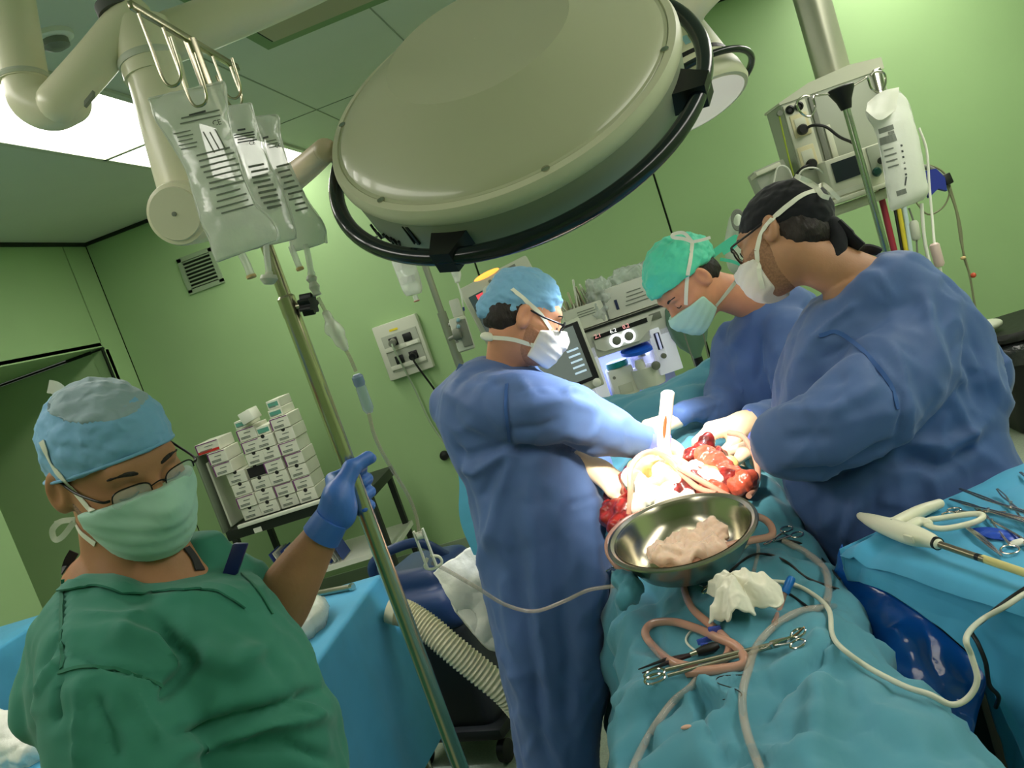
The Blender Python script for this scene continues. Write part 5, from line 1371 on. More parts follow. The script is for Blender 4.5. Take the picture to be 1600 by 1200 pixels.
# ================================================================== left draped table
def draped_table(name, x0, x1, y0, y1, zt, zb, m, label, seed=0, legs=True):
    o = root(name, ((x0 + x1) / 2, (y0 + y1) / 2, 0), label, 'table')
    n = 30
    per = []
    for t in np.linspace(0, 1, n, endpoint=False): per.append((x0 + (x1 - x0) * t, y0))
    for t in np.linspace(0, 1, n, endpoint=False): per.append((x1, y0 + (y1 - y0) * t))
    for t in np.linspace(0, 1, n, endpoint=False): per.append((x1 - (x1 - x0) * t, y1))
    for t in np.linspace(0, 1, n, endpoint=False): per.append((x0, y1 - (y1 - y0) * t))
    per = np.array(per); cx, cy_ = (x0 + x1) / 2, (y0 + y1) / 2
    rings = []
    for sc, z in [(.0, zt), (.5, zt), (.97, zt), (.992, zt - .002), (1.0, zt - .012)]:
        rings.append(np.c_[cx + (per[:, 0] - cx) * sc, cy_ + (per[:, 1] - cy_) * sc, np.full(len(per), z)])
    for k, t in enumerate(np.linspace(.05, 1, 14)):
        dx = np.sign(per[:, 0] - cx) * (np.abs(per[:, 0] - cx) > (x1 - x0) / 2 - 1e-6); dy_ = np.sign(per[:, 1] - cy_) * (np.abs(per[:, 1] - cy_) > (y1 - y0) / 2 - 1e-6)
        w = .012 * np.array([noise.noise(Vector((p[0] * 6 + seed, p[1] * 6, t * .7))) for p in per]) * (t * 2.5 + .2) + .012 * t
        hem = zb + .02 * np.array([noise.noise(Vector((p[0] * 3 + seed, p[1] * 3, 5))) for p in per])
        rings.append(np.c_[per[:, 0] + dx * w, per[:, 1] + dy_ * w, zt - .012 + (hem - zt) * t])
    V, F = loft(rings, cap=False)
    part('drape', (V, F), m, o, 'full')
    part('tabletop', box((cx, cy_, zt - .03), (x1 - x0 - .03, y1 - y0 - .03, .03)), M_steel, o, False)
    for sx in (x0 + .06, x1 - .06):
        for sy in (y0 + .06, y1 - .06):
            l = part('leg', cyl((sx, sy, .05), (sx, sy, zt - .04), .014, 12), M_chrome, o)
            part('castor', ell((sx, sy, .03), (.025, .03, .03)), M_black, l)
    return o
draped_table('instrument_table', -2.35, -1.10, 1.75, 2.64, .85, .27, M_drape2, 'blue draped table behind the assistant at the left')
draped_table('instrument_table', -3.25, -2.58, 1.7, 2.95, .99, .35, M_drape2, 'blue draped table at the far left edge behind the assistant', 4)
# wrapped tray and bar on the table
wt = root('wrapped_tray', (-1.38, 2.2, .85), 'round tray wrapped in clear white plastic on the blue table', 'tray')
tc = np.array([-1.36, 2.28, .852])
part('tray', lathe([(.12, .0), (.17, .006), (.185, .05), (.18, .052), (.165, .012), (.001, .01)], tc, (0, 0, 1), 48), M_white, wt)
part('plastic_wrap', lumps(lathe([(.001, .075), (.1, .075), (.17, .068), (.19, .055), (.195, .03), (.185, .002)], tc, (0, 0, 1), 64), .012, 22, 3, octv=3), mat('clear_plastic_wrap', (232, 236, 226), .2, alpha=.62, coat=.5, bump=.5, bscale=40, bdist=.01), wt, 'full')
ba, bb_ = PZ(515, 924, .862), PZ(551, 917, .862)
mb = root('metal_bar', ba - (0, 0, .01), 'short round steel bar lying beside the wrapped tray', 'bar')
part('rod', cyl(ba - (bb_ - ba) * .6, bb_, .011, 16), M_steel, mb); part('end_ring', cyl(bb_ - nrm(bb_ - ba) * .008, bb_ + nrm(bb_ - ba) * .003, .013, 16), M_chrome, mb)
wp = remesh(wlimb([((-2.2, 2.04, .9), .07), ((-2.05, 1.95, .9), .08), ((-1.9, 1.88, .89), .06)]), .008, 3)
thing('plastic_bundle', lumps(wp, .02, 14, 8, octv=3), mat('white_plastic_film', (236, 236, 228), .3, var=.05, vscale=6, bump=.5, bscale=30, bdist=.01), 'white plastic wrapped bundle at the bottom left corner', 'bundle', smooth='full')

# ================================================================== supply cart with suture boxes
M_cartm = mat('dark_green_black_steel', (34, 40, 34), .5)
M_box = mat('suture_box_card', (222, 222, 206), .6, var=.03, vscale=10)
M_boxp = mat('purple_box_print', (112, 40, 112), .6)
M_boxr = mat('red_box_print', (196, 44, 36), .6)
M_boxt = mat('teal_box_print', (90, 160, 140), .6)
M_boxin = mat('box_inside_dark', (30, 30, 30), .8)
cz = np.array([0, 0, 1.0])
c_bl, c_br = PY(378, 816, 4.62), PY(524, 772, 4.62)       # front lower edge of the box shelf
SX = nrm(np.array([c_br[0] - c_bl[0], c_br[1] - c_bl[1] + .02, 0])); SY = np.cross(cz, SX); cart0 = np.array([c_bl[0], c_bl[1], 0]); zsh = (c_bl[2] + c_br[2]) / 2
def CT(x, y, z): return cart0 + SX * x + SY * y + cz * z
CW = np.linalg.norm((c_br - c_bl)[:2]) + .34
AX = [SX, SY, cz]
cart = root('supply_cart', CT(CW / 2 - .1, .2, 0), 'black framed supply cart carrying the stacked suture boxes', 'cart')
part('shelf', box(CT(CW / 2 - .1, .2, zsh - .05), (CW, .5, .06), ax=AX, bev=.005), M_cartm, cart)
part('shelf_edge', box(CT(CW / 2 - .05, -.06, zsh - .008), (CW - .1, .03, .022), ax=AX, bev=.004), M_white, cart)
part('shelf_tag', box(CT(.11, -.062, zsh - .06), (.05, .004, .03), ax=AX), M_white, cart, False)
zl = zsh - .42
part('lower_shelf', box(CT(CW / 2 - .1, .2, zl), (CW, .5, .03), ax=AX), M_white, cart)
for x in (-.06, CW - .14):
    for y in (-.03, .43):
        l = part('leg', box(CT(x, y, (zsh - .05) / 2 + .03), (.035, .035, zsh - .08), ax=AX), M_cartm, cart, False)
        part('castor', ell(CT(x, y, .035), (.03, .03, .034)), M_black, l)
part('side_panel', box(CT(-.13, .22, zsh + .22), (.016, .46, .5), ax=AX, bev=.004), mat('grey_green_panel', (112, 124, 104), .5), cart)
part('rack_divider', box(CT(-.09, .24, zsh + .2), (.012, .42, .42), ax=AX), M_grey, cart)
# packets on the lower shelf
NTH = ['first', 'second', 'third', 'fourth', 'fifth', 'sixth', 'seventh', 'eighth', 'ninth', 'tenth', 'eleventh', 'twelfth', 'thirteenth', 'fourteenth', 'fifteenth', 'sixteenth', 'seventeenth', 'eighteenth', 'nineteenth', 'twentieth']
for i in range(16):
    t = i * .026
    thing('sterile_packet', box(CT(.12 + t, .05, zl + .105), (.004, .16, .17), ax=[nrm(SX + .25 * cz), SY, nrm(cz - .25 * SX)]), [mat('blue_print_packet', (60, 80, 150), .5), M_white, mat('grey_packet', (150, 156, 150), .5)][i % 3],
          'thin sterile packet filed on the lower cart shelf, %s from the left' % NTH[i], 'packet', 'packets on the lower cart shelf', False)
# box stack
bw, bh, bd = .122, .0775, .2
grp = 'white suture boxes stacked on the cart'
LAB = 'white dispenser box with a printed label in the stack on the cart'
protos = {}
def sut_box(x, z, y=0.0, kind='p', open_=False, rot=0.0, w=bw, h=bh):
    key = (kind, open_, w, h)
    base = CT(x, y, zsh + z)
    lb = {'p': 'white suture box with a purple printed edge in the stack on the cart', 'd': 'white suture box with a dark thumb notch in the stack on the cart', 'r': 'white suture box with a red stripe on top of the stack', 't': 'small pale green tinted box on top of the suture box stack'}[kind]
    if open_: lb = 'open fronted white suture box in the stack on the cart'
    if key in protos:
        src = protos[key]; c = copy_tree(src); c.location = tuple(base); ORG[c] = base; return c
    o = root('suture_box', base, lb, 'box', grp)
    part('carton', box(base + cz * h / 2 + SY * bd / 2, (w * .965, bd, h * .95), ax=AX, bev=.002, seg=1), M_box, o, False)
    fr = base + SY * -.0008 + cz * h / 2
    if kind in 'pr':
        mm = M_boxp if kind == 'p' else M_boxp
        part('print_edge', box(fr - SX * w * .455, (.0065, .002, h * .84), ax=AX), mm, o, False)
        part('print_edge', box(fr + cz * h * .42, (w * .9, .002, .005), ax=AX), mm, o, False)
    if kind == 'r': part('print_band', box(fr - cz * h * .32, (w * .86, .002, h * .22), ax=AX), M_boxr, o, False)
    if kind == 't': part('print_band', box(fr, (w * .8, .002, h * .5), ax=AX), M_boxt, o, False)
    for k, (dx, dz, ww) in enumerate([(-.1, -.18, .5), (-.1, -.28, .5), (.05, .12, .35)]):
        part('print_line', box(fr + SX * w * dx + cz * h * dz, (w * ww, .002, h * .07), ax=AX), M_printl, o, False)
    if kind == 'd':
        part('thumb_notch', lathe([(.012, -.001), (.012, .0015)], fr + cz * h * .45, -SY, 16), M_boxin, o, False)
    if open_:
        part('opening', box(fr, (w * .9, .003, h * .8), ax=AX), M_boxin, o, False)
    protos[key] = o
    return o
cols = [(0, ['d', 'p', 'd', 'd', 'p', 'p']), (1, ['d', 'd', 'd', None, 'd', 'p', 'p']), (2, ['d', 'p', 'd', 'p', 'd', 'd']), (3, ['d', 'p', 'd', 'p', 'p', 'd', 'p'])]
ORDN = ['lowest', 'second', 'third', 'fourth', 'fifth', 'sixth', 'seventh']; COLN = ['leftmost', 'second', 'third', 'rightmost']
for c, ks in cols:
    for r_, k in enumerate(ks):
        off = (-.06 if (c == 0 and r_ >= 4) else (.035 * (r_ >= 4) if c == 1 else 0)) + RNG.uniform(-.004, .004)
        y = -.012 * (c == 0 and r_ >= 4) + RNG.uniform(-.01, .01)
        if k is None: sut_box(.075 + c * (bw + .004) + off, r_ * bh, y, 'd', True)
        else:
            o = sut_box(.075 + c * (bw + .004) + off, r_ * bh, y, k)
            o['label'] = 'white suture box with %s, %s from the shelf in the %s column' % ('purple printed edge' if k == 'p' else 'dark thumb notch', ORDN[r_], COLN[c])
sut_box(-.03, 6 * bh, 0, 'r', w=.16, h=.07)
for q, lb in (((.33, 6 * bh, .02, .09, .055), 'small box with a teal print on top of the third box column'), ((.44, 7 * bh, .02, .09, .05), 'small box with a teal print directly on the rightmost box column'), ((.205, 7 * bh, .03, .08, .05), 'small box with a teal print beside the tipped blank carton'), ((.44, 7 * bh + .05, .03, .08, .055), 'topmost small box with a teal print on the rightmost box column')):
    sut_box(*q[:3], 't', w=q[3], h=q[4])['label'] = lb
tpk = root('small_carton', CT(.3, .03, zsh + 6 * bh + .06), 'blank white carton tipped on top of the suture boxes', 'box')
part('carton', box(CT(.28, .03, zsh + 7 * bh + .06), (.08, .12, .07), ax=[nrm(SX + .2 * cz), SY, nrm(cz - .2 * SX)], bev=.004), M_white, tpk)

# ================================================================== blue floor suction unit with hose and paper bag
M_navy = mat('navy_plastic', (40, 62, 104), .4)
M_dark = mat('charcoal_plastic', (26, 30, 32), .5)
vb = np.array([-1.06, 2.98, 0]); vz = np.array([0, 0, 1.0])
VX = nrm(np.array([.95, -.3, 0])); VY = np.cross(vz, VX)
def VP_(x, y, z): return vb + VX * x + VY * y + vz * z
vac = root('suction_unit', vb, 'wheeled navy and black suction unit on the floor behind the draped table', 'suction unit')
part('body', remesh(box(VP_(0, 0, .34), (.36, .34, .46), ax=[VX, VY, vz], bev=.05, seg=4), .012, 2), M_dark, vac, 'full')
hd = remesh(join(box(VP_(0, 0, .6), (.40, .37, .16), ax=[VX, VY, vz], bev=.06, seg=4), box(VP_(-.02, .02, .69), (.30, .28, .12), ax=[VX, VY, vz], bev=.05, seg=4)), .01, 3)
part('lid', hd, M_navy, vac, 'full')
part('handle', tube(spline([VP_(-.14, -.12, .7), VP_(-.14, -.13, .8), VP_(-.08, -.1, .84), VP_(.02, -.02, .83), VP_(.08, .04, .74)], 6), .019, 14), M_navy, vac)
part('base', box(VP_(0, 0, .12), (.42, .4, .05), ax=[VX, VY, vz], bev=.02), M_dark, vac)
part('nameplate', box(VP_(-.04, -.172, .4), (.05, .006, .03), ax=[VX, VY, vz]), M_greyd, vac, False)
for x in (-.18, .18):
    for y in (-.17, .17):
        part('castor', lathe([(.03, -.018), (.042, -.014), (.042, .014), (.03, .018)], VP_(x, y, .042), VX, 20), M_black, vac)
hz = spline([P(622, 955, 2.75), P(640, 962, 2.74), P(670, 982, 2.72), P(705, 1012, 2.7), P(745, 1045, 2.7), P(790, 1082, 2.7), P(815, 1110, 2.72)], 14)
hs = root('corrugated_hose', hz[-1], 'white corrugated hose slanting in front of the suction unit', 'hose')
rr_ = .034 + .0028 * np.sin(np.arange(len(hz) * 3) * 2.094)
hz3 = spline(hz[::6], 36); rr_ = .0435 + .0028 * np.sin(np.arange(len(hz3)) * .57)
part('hose', tube(hz3, rr_, 20), mat('ivory_hose', (224, 218, 184), .5), hs)
part('cuff', tube([hz3[0] - nrm(hz3[4] - hz3[0]) * .03, hz3[2]], [.047, .047], 20), MATS['ivory_hose'], hs)
pbag = sheet([(682, 895, 2.75), (700, 880, 2.74), (735, 855, 2.74), (760, 860, 2.74)], [(705, 945, 2.7), (735, 985, 2.68), (765, 1016, 2.68), (790, 1010, 2.7)], 40, 40, .014, 9, 3)
thing('paper_bag', thick(pbag, .02), mat('white_paper', (228, 228, 212), .7, bump=.5, bscale=30, bdist=.01), 'crumpled white paper sheet draped over the navy suction unit', 'paper bag', smooth='full')
# ================================================================== grey drip stand behind the left surgeon
sx_, sy_ = PY(715, 560, 3.7)[:2]
gs = root('drip_stand', (sx_, sy_, 0), 'grey drip stand behind the left surgeon with an infusion pump', 'drip stand')
part('lower_tube', cyl((sx_, sy_, .05), (sx_, sy_, 1.62), .021, 18), M_alu, gs)
part('upper_tube', cyl((sx_, sy_, 1.6), (sx_, sy_, 2.05), .015, 18), M_alu, gs)
hbz = np.array([sx_, sy_, 2.03]); hd_ = np.array([1.0, .1, 0])
part('hook_bar', tube(spline([hbz - hd_ * .2 - (0, 0, .04), hbz - hd_ * .17, hbz, hbz + hd_ * .17, hbz + hd_ * .2 - (0, 0, .04)], 6), .005, 8), M_chrome, gs)
for a in (0, 1.57, 3.14, 4.71):
    d = np.array([math.cos(a), math.sin(a), 0]); f_ = part('foot', tube([(sx_, sy_, .07), np.array([sx_, sy_, .05]) + d * .25], .013, 10), M_alu, gs)
    part('castor', ell(np.array([sx_, sy_, .028]) + d * .25, (.028,) * 3), M_black, f_)
dS = topx(np.array([sx_, sy_, 1.5]))[2]
fb2 = iv_bag('drip_bag', [(612, 400, 640, 393, .3), (612, 408, 644, 398, .6), (622, 435, 653, 425, .9), (630, 455, 659, 447, .8), (636, 463, 658, 458, .4)], dS, .022, 'rounded clear drip bottle hanging behind the lamp ring', [('bar', (618, 418), (642, 412), .03, mat('pale_label', (206, 210, 200), .5)), ('bar', (625, 440), (648, 434), .03, MATS['pale_label'])], [([(648, 462), (650, 467), (651, 470)], .012, mat('pink_stopper', (206, 120, 110), .5))], group=None)
part('hanger', tube(spline([P(630, 396, dS), P(624, 378, dS), hbz - hd_ * .2 - (0, 0, .04)], 5), .003, 8), M_white, fb2)
dc = iv_bag('drip_chamber_set', [(700, 405, 706, 403, .2), (702, 418, 715, 414, .6), (708, 432, 720, 428, .6), (712, 442, 718, 440, .2)], dS - .05, .012, 'small clear drip chamber beside the monitor', [], [([(715, 442), (720, 458), (724, 480)], .004, mat('navy_clip', (36, 48, 120), .4))], group=None)
dc['category'] = 'drip chamber'
part('line', tube(spline([P(724, 482, dS - .05), P(727, 500, dS - .05), P(735, 530, dS - .05)], 5), .003, 8), M_tubeclear, dc)
part('hanger', tube(spline([P(703, 404, dS - .05), P(698, 385, dS - .05), hbz + hd_ * .2 - (0, 0, .04)], 5), .003, 8), M_white, dc)
dp = dS - .12
ip = root('infusion_pump', P(730, 560, dp), 'grey infusion pump with hose clamps fixed beside the monitor', 'infusion pump')
axp = [nrm(CB(.95, .3, 0)), nrm(CB(-.3, .95, 0)), -FW]
part('body', box(P(722, 522, dp), (.075, .15, .07), ax=axp, bev=.008), M_grey, ip)
part('front_door', box(P(726, 520, dp - .04), (.042, .12, .012), ax=axp, bev=.004), M_greyd, ip)
part('top_module', box(P(713, 482, dp), (.045, .08, .05), ax=axp, bev=.006), M_grey, ip)
part('connector', lathe([(.022, 0), (.026, .01), (.026, .03), (.018, .036)], P(708, 524, dp - .04), axp[0], 20), M_greyd, ip)
for y in (510, 532):
    part('clamp_arm', tube(spline([P(702, y - 2, dp), P(712, y - 6, dp - .02), P(715, y + 4, dp - .03)], 5), .009, 10), M_greyd, ip)
for y in (490, 500): part('blue_port', ell(P(716, y + 10, dp - .05), (.009,) * 3), mat('pale_teal_plastic', (140, 180, 190), .4), ip)

# ================================================================== patient monitor
dm = 3.75
M_screen = mat('dark_screen', (24, 34, 32), .15, emit=(60, 78, 74), estr=.6)
m_c = [P(720, 452, dm), P(826, 397, dm), P(870, 500, dm), P(768, 560, dm)]
mx = nrm(m_c[1] - m_c[0]); my = nrm(m_c[0] - m_c[3]); my = nrm(my - mx * np.dot(mx, my)); mz = np.cross(mx, my)
mw = np.linalg.norm(m_c[1] - m_c[0]); mh = np.linalg.norm(m_c[0] - m_c[3]); mc = sum(m_c) / 4
mon = root('patient_monitor', mc - my * mh / 2, 'grey patient monitor with waveforms and an orange alarm light behind the surgeon', 'monitor')
def MM(u, v, z=0): return mc + mx * (u - .5) * mw + my * (.5 - v) * mh + mz * z
part('housing', box(mc - mz * .04, (mw, mh, .08), ax=[mx, my, mz], bev=.012), M_grey, mon)
scr = part('screen', box(MM(.5, .55, .002), (mw * .86, mh * .78, .006), ax=[mx, my, mz]), M_screen, mon, False)
part('alarm_light', remesh(ell(MM(.42, .0, -.01), (mw * .19, .014, .02), [mx, my, mz]), .004, 2), mat('orange_alarm_light', (255, 170, 70), .3, emit=(255, 150, 60), estr=2.2), mon)
part('alarm_red_field', box(MM(.235, .225, .007), (mw * .13, mh * .085, .002), ax=[mx, my, mz]), mat('alarm_red', (220, 70, 80), .4, emit=(236, 80, 90), estr=.8), scr, False)
part('alarm_blue_field', box(MM(.365, .225, .007), (mw * .13, mh * .085, .002), ax=[mx, my, mz]), mat('alarm_blue', (40, 110, 220), .4, emit=(50, 120, 236), estr=.8), scr, False)
Mtr = mat('trace_green', (90, 190, 110), .4, emit=(80, 190, 100), estr=.6); Mwh = mat('screen_white', (220, 226, 220), .4, emit=(220, 226, 220), estr=.7)
for v in (.37, .55, .72):
    pts = [MM(u, v + (.0 if abs(u - .2) > .018 else (-.03 if u < .2 else .02)), .008) for u in np.linspace(.12, .6, 60)]
    part('waveform', tube(pts, .0011, 5), Mtr, scr); part('channel_tick', box(MM(.14, v - .03, .007), (mw * .06, .004, .002), ax=[mx, my, mz]), Mwh, scr, False)
part('data_frame', tube([MM(.73, .2, .008), MM(.73, .27, .008), MM(.9, .27, .008)], .0012, 5), Mwh, scr)
part('data_frame', tube([MM(.85, .17, .008), MM(.85, .25, .008)], .0012, 5), Mwh, scr)
part('button', lathe([(.008, 0), (.008, .006)], MM(.42, .1, .0), mz, 14), M_greyd, mon)
part('model_strip', box(MM(.75, .06, .001), (mw * .12, .012, .003), ax=[mx, my, mz]), M_greyd, mon, False)
mp_ = part('arm', tube(spline([mc - mz * .08, mc - mz * .2 - np.array([0, 0, .1]), np.array([mc[0] - .0, mc[1] + .3, .9])], 6), .025, 12), M_greyd, mon)
part('post', cyl((mc[0], mc[1] + .3, 0), (mc[0], mc[1] + .3, .95), .03, 14), M_greyd, mon)

# ================================================================== anaesthesia machine
da = 4.05
A0 = P(886, 532, da); A1 = P(1036, 473, da)
ax_ = np.array([A1[0] - A0[0], A1[1] - A0[1], 0]); ax_ = nrm(ax_); ay_ = np.cross((0, 0, 1), ax_); az_ = np.array([0, 0, 1.0])
ztop = (A0[2] + A1[2]) / 2; ao = np.array([A0[0], A0[1], 0])
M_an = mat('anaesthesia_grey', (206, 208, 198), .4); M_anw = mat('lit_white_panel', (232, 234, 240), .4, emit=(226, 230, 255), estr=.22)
AXX = [ax_, ay_, az_]
def AN(x, y, z): return ao + ax_ * x + ay_ * y + az_ * z
def ANpx(x, y, off=0.0):
    """point on the front plane of the machine at a photo pixel"""
    q = ray(x, y); t = np.dot(ao + ay_ * off - CAM, ay_) / np.dot(q, ay_); return CAM + q * t
WA = np.linalg.norm((A1 - A0)[:2]) + .02
anm = root('anaesthesia_machine', AN(WA / 2, .3, 0), 'grey anaesthesia machine with blue lit niche and vaporisers', 'anaesthesia machine')
part('top_housing', box(AN(WA / 2, .28, ztop - .07), (WA + .02, .56, .15), ax=AXX, bev=.012), M_an, anm)
part('top_seam', box(AN(WA / 2 - .02, -.004, ztop + .002), (WA * 1.0, .01, .012), ax=AXX), M_black, anm, False)
part('rear_panel', box(AN(WA / 2, .4, ztop - .42), (WA, .1, .6), ax=AXX), mat('niche_blue_grey', (150, 158, 200), .5), anm, False)
part('base_cabinet', box(AN(WA / 2, .28, (ztop - .62) / 2 + .04), (WA, .56, ztop - .70), ax=AXX, bev=.012), M_an, anm)
part('worktop', box(AN(WA / 2, .26, ztop - .64), (WA + .04, .6, .03), ax=AXX, bev=.008), M_an, anm)
def pxbox(name, pl, y0, y1, m, parent, off=0.0, bev=.004, smooth=True):
    """box whose front face has photo corners tl, br on the machine front"""
    a, b = ANpx(*pl[0], off), ANpx(*pl[1], off)
    xa, xb = sorted((np.dot(a - ao, ax_), np.dot(b - ao, ax_))); za, zb = sorted((a[2], b[2]))
    return part(name, box(AN((xa + xb) / 2, (y0 + y1) / 2, (za + zb) / 2), (xb - xa, y1 - y0, zb - za), ax=AXX, bev=bev), m, parent, smooth)
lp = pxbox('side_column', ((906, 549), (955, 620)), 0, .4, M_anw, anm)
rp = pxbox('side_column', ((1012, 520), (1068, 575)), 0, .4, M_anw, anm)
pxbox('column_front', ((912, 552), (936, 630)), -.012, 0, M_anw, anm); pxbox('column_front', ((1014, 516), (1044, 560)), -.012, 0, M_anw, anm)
fc = [ANpx(x, y, -.014) for x, y in ((926, 526), (1020, 492), (1014, 515), (1000, 532), (945, 549), (932, 545))]
o2 = [(np.dot(p - ao, ax_), p[2]) for p in fc]
part('control_fascia', prism(o2, ao + ay_ * -.006, ax_, az_, .02), M_an, anm, False)
sp_ = [ANpx(x, y, -.018) for x, y in ((927, 526), (1010, 496), (1012, 503), (929, 532))]
part('display_strip', prism([(np.dot(p - ao, ax_), p[2]) for p in sp_], ao + ay_ * -.018, ax_, az_, .004), M_black, anm, False)
for x, y, s, c in ((934, 525, '2.1', 'pink_led'), (958, 517, '6.2', 'white_led'), (978, 510, '0.2', 'pink_led')):
    part('readout', text(s, .028, ANpx(x, y, -.0215), ax_, az_, .0003), mat(c, (240, 190, 190) if c[0] == 'p' else (236, 236, 236), .4, emit=(240, 150, 150) if c[0] == 'p' else (236, 236, 236), estr=1.2), anm, False)
pxbox('name_strip', ((1013, 492), (1034, 496)), -.006, 0, M_greyd, anm, bev=.001)
for x, y in ((963, 532), (982, 525)):
    kk = ANpx(x, y, -.018)
    k0 = part('control_knob', lathe([(.022, 0), (.022, .015), (.018, .018)], kk, -ay_, 20), M_greyd, anm)
    part('knob_ring', lathe([(.024, 0), (.033, .001), (.033, .006), (.024, .007)], kk, -ay_, 28), mat('lit_ring', (250, 252, 255), .3, emit=(240, 246, 255), estr=2.0), k0)
for x, y in ((924, 565), (1029, 533)):
    g0 = ANpx(x, y, -.016)
    f0 = part('flow_meter', box(g0, (.028, .008, .085), ax=AXX, bev=.004), mat('flow_tube_dark', (44, 46, 70), .15), anm)
    part('meter_tube', cyl(g0 - az_ * .04 - ay_ * .007, g0 + az_ * .04 - ay_ * .007, .006, 10), mat('flow_tube_light', (190, 196, 226), .2, emit=(200, 205, 255), estr=.4), f0)
    part('meter_knob', lathe([(.013, 0), (.013, .02), (.009, .022)], g0 - az_ * .075 + ay_ * -.0, -ay_, 16), M_greyd, f0)
# vaporisers
def vap(x0, x1, yc, cap, label_, nm):
    a, b = ANpx(x0, yc, .06), ANpx(x1, yc - (x1 - x0) * .34, .06); w = np.linalg.norm(b - a); c = (a + b) / 2
    v = root('vaporiser', c - az_ * .16, label_, 'vaporiser')
    part('body', box(c - az_ * .085 + ay_ * .05, (w, .1, .15), ax=AXX, bev=.01), M_white, v)
    part('dial', lathe([(w * .44, 0), (w * .45, .012), (w * .43, .028), (w * .3, .032)], c + ay_ * .05 - az_ * .008, az_, 28), cap, v)
    part('filler', box(c - az_ * .12 + ay_ * -.002, (w * .55, .006, .05), ax=AXX, bev=.002), M_grey, v)
    part('gauge', lathe([(.008, 0), (.008, .004)], c - az_ * .05 - SX * .0 - ax_ * w * .32, -ay_, 12), M_greyd, v)
vap(948, 986, 578, mat('teal_dial', (20, 140, 140), .35), 'white vaporiser with a teal dial in the machine niche', 1)
v2c = ANpx(1008, 572, .08)
v2 = root('vaporiser', v2c - az_ * .12, 'clear vaporiser canister with a bright blue lid in the machine niche', 'vaporiser')
part('canister', lathe([(.075, -.1), (.08, -.08), (.08, .0)], v2c, az_, 28), M_white, v2)
part('neck', lathe([(.06, 0), (.06, .06)], v2c, az_, 28), M_tubeclear, v2)
part('lid', lathe([(.07, .085), (.088, .088), (.088, .105), (.07, .11)], v2c - ax_ * .01, nrm(az_ + ay_ * -.15), 32), mat('bright_blue_lid', (30, 100, 226), .35), v2)
part('lid_post', cyl(v2c + az_ * .05, v2c + az_ * .09, .02, 12), M_white, v2)
part('small_cap', lathe([(.022, 0), (.026, .02), (.02, .05)], v2c + az_ * .0 - ay_ * .05 - ax_ * .03, az_, 16), M_white, v2)
part('dial', lathe([(.02, 0), (.022, .02), (.014, .024)], v2c - ay_ * .08 + ax_ * .035 - az_ * .0, -ay_, 16), M_greyd, v2)
lt = bpy.data.lights.new('niche_light', 'AREA'); lt.energy = 1.6; lt.color = (.55, .62, 1.0); lt.shape = 'RECTANGLE'; lt.size = WA * .5; lt.size_y = .06
lo_ = bpy.data.objects.new('niche_light', lt); COL.objects.link(lo_); lo_.parent = anm; lo_.location = Vector(AN(WA * .5, .2, ztop - .15) - ORG[anm])
# ventilator touch screen in front, mostly behind the surgeon
vs = [P(888, 510, 3.45), P(905, 523, 3.45), P(946, 605, 3.45), P(900, 600, 3.45)]
vx = nrm(CB(.93, .36, .0)); vy = nrm(CB(-.47, .88, 0)); vy = nrm(vy - vx * np.dot(vx, vy)); vz_ = np.cross(vx, vy)
vc = P(898, 558, 3.45)
vsr = root('ventilator_screen', vc - vy * .15, 'tilted ventilator touch screen half hidden by the surgeon', 'screen')
part('housing', box(vc + vx * -.06, (.27, .30, .03), ax=[vx, vy, vz_], bev=.008), M_grey, vsr)
part('bezel', box(vc + vx * -.06 + vz_ * .016 + vy * .01, (.245, .25, .004), ax=[vx, vy, vz_]), M_black, vsr, False)
sgl = part('glass', box(vc + vx * -.07 + vz_ * .019 + vy * .012, (.215, .225, .003), ax=[vx, vy, vz_]), mat('screen_grey', (116, 124, 120), .15, emit=(120, 130, 126), estr=.35), vsr, False)
for k in range(5): part('screen_row', box(vc + vx * .0 + vz_ * .0215 + vy * (.03 - k * .024), (.05, .008, .001), ax=[vx, vy, vz_]), mat('screen_pale', (190, 210, 226), .3, emit=(180, 206, 226), estr=.7), sgl, False)
part('rotary_knob', lathe([(.016, 0), (.018, .012), (.012, .016)], vc + vx * .045 - vy * .13 + vz_ * .015, vz_, 18), M_white, vsr)
part('bracket', tube([vc - vz_ * .02, vc - vz_ * .1, AN(.05, .0, ztop - .1)], .02, 10), M_greyd, vsr)
# boxes on top of the machine
cb = root('open_carton', ANpx(925, 522, .12), 'open white carton full of paper packets on the anaesthesia machine', 'carton')
b0, b1_ = ANpx(893, 529, .05), ANpx(951, 507, .05); w_ = np.linalg.norm(b1_ - b0); cc = (b0 + b1_) / 2; cc[2] = ztop + .012
for dx, dy2, sw, sd in ((0, 0, w_, .006), (0, .16, w_, .006), (-w_ / 2, .08, .006, .16), (w_ / 2, .08, .006, .16)):
    part('side', box(cc + ax_ * dx + ay_ * dy2 + az_ * .055, (sw, sd, .11), ax=AXX), M_white, cb, False)
part('bottom', box(cc + ay_ * .08 + az_ * .004, (w_, .16, .006), ax=AXX), M_white, cb, False)
for k in range(3): part('print_line', box(cc + ay_ * -.004 + az_ * (.06 + .012 * k) + ax_ * .01, (w_ * .45, .002, .004), ax=AXX), M_printl, cb, False)
rg = np.random.default_rng(3)
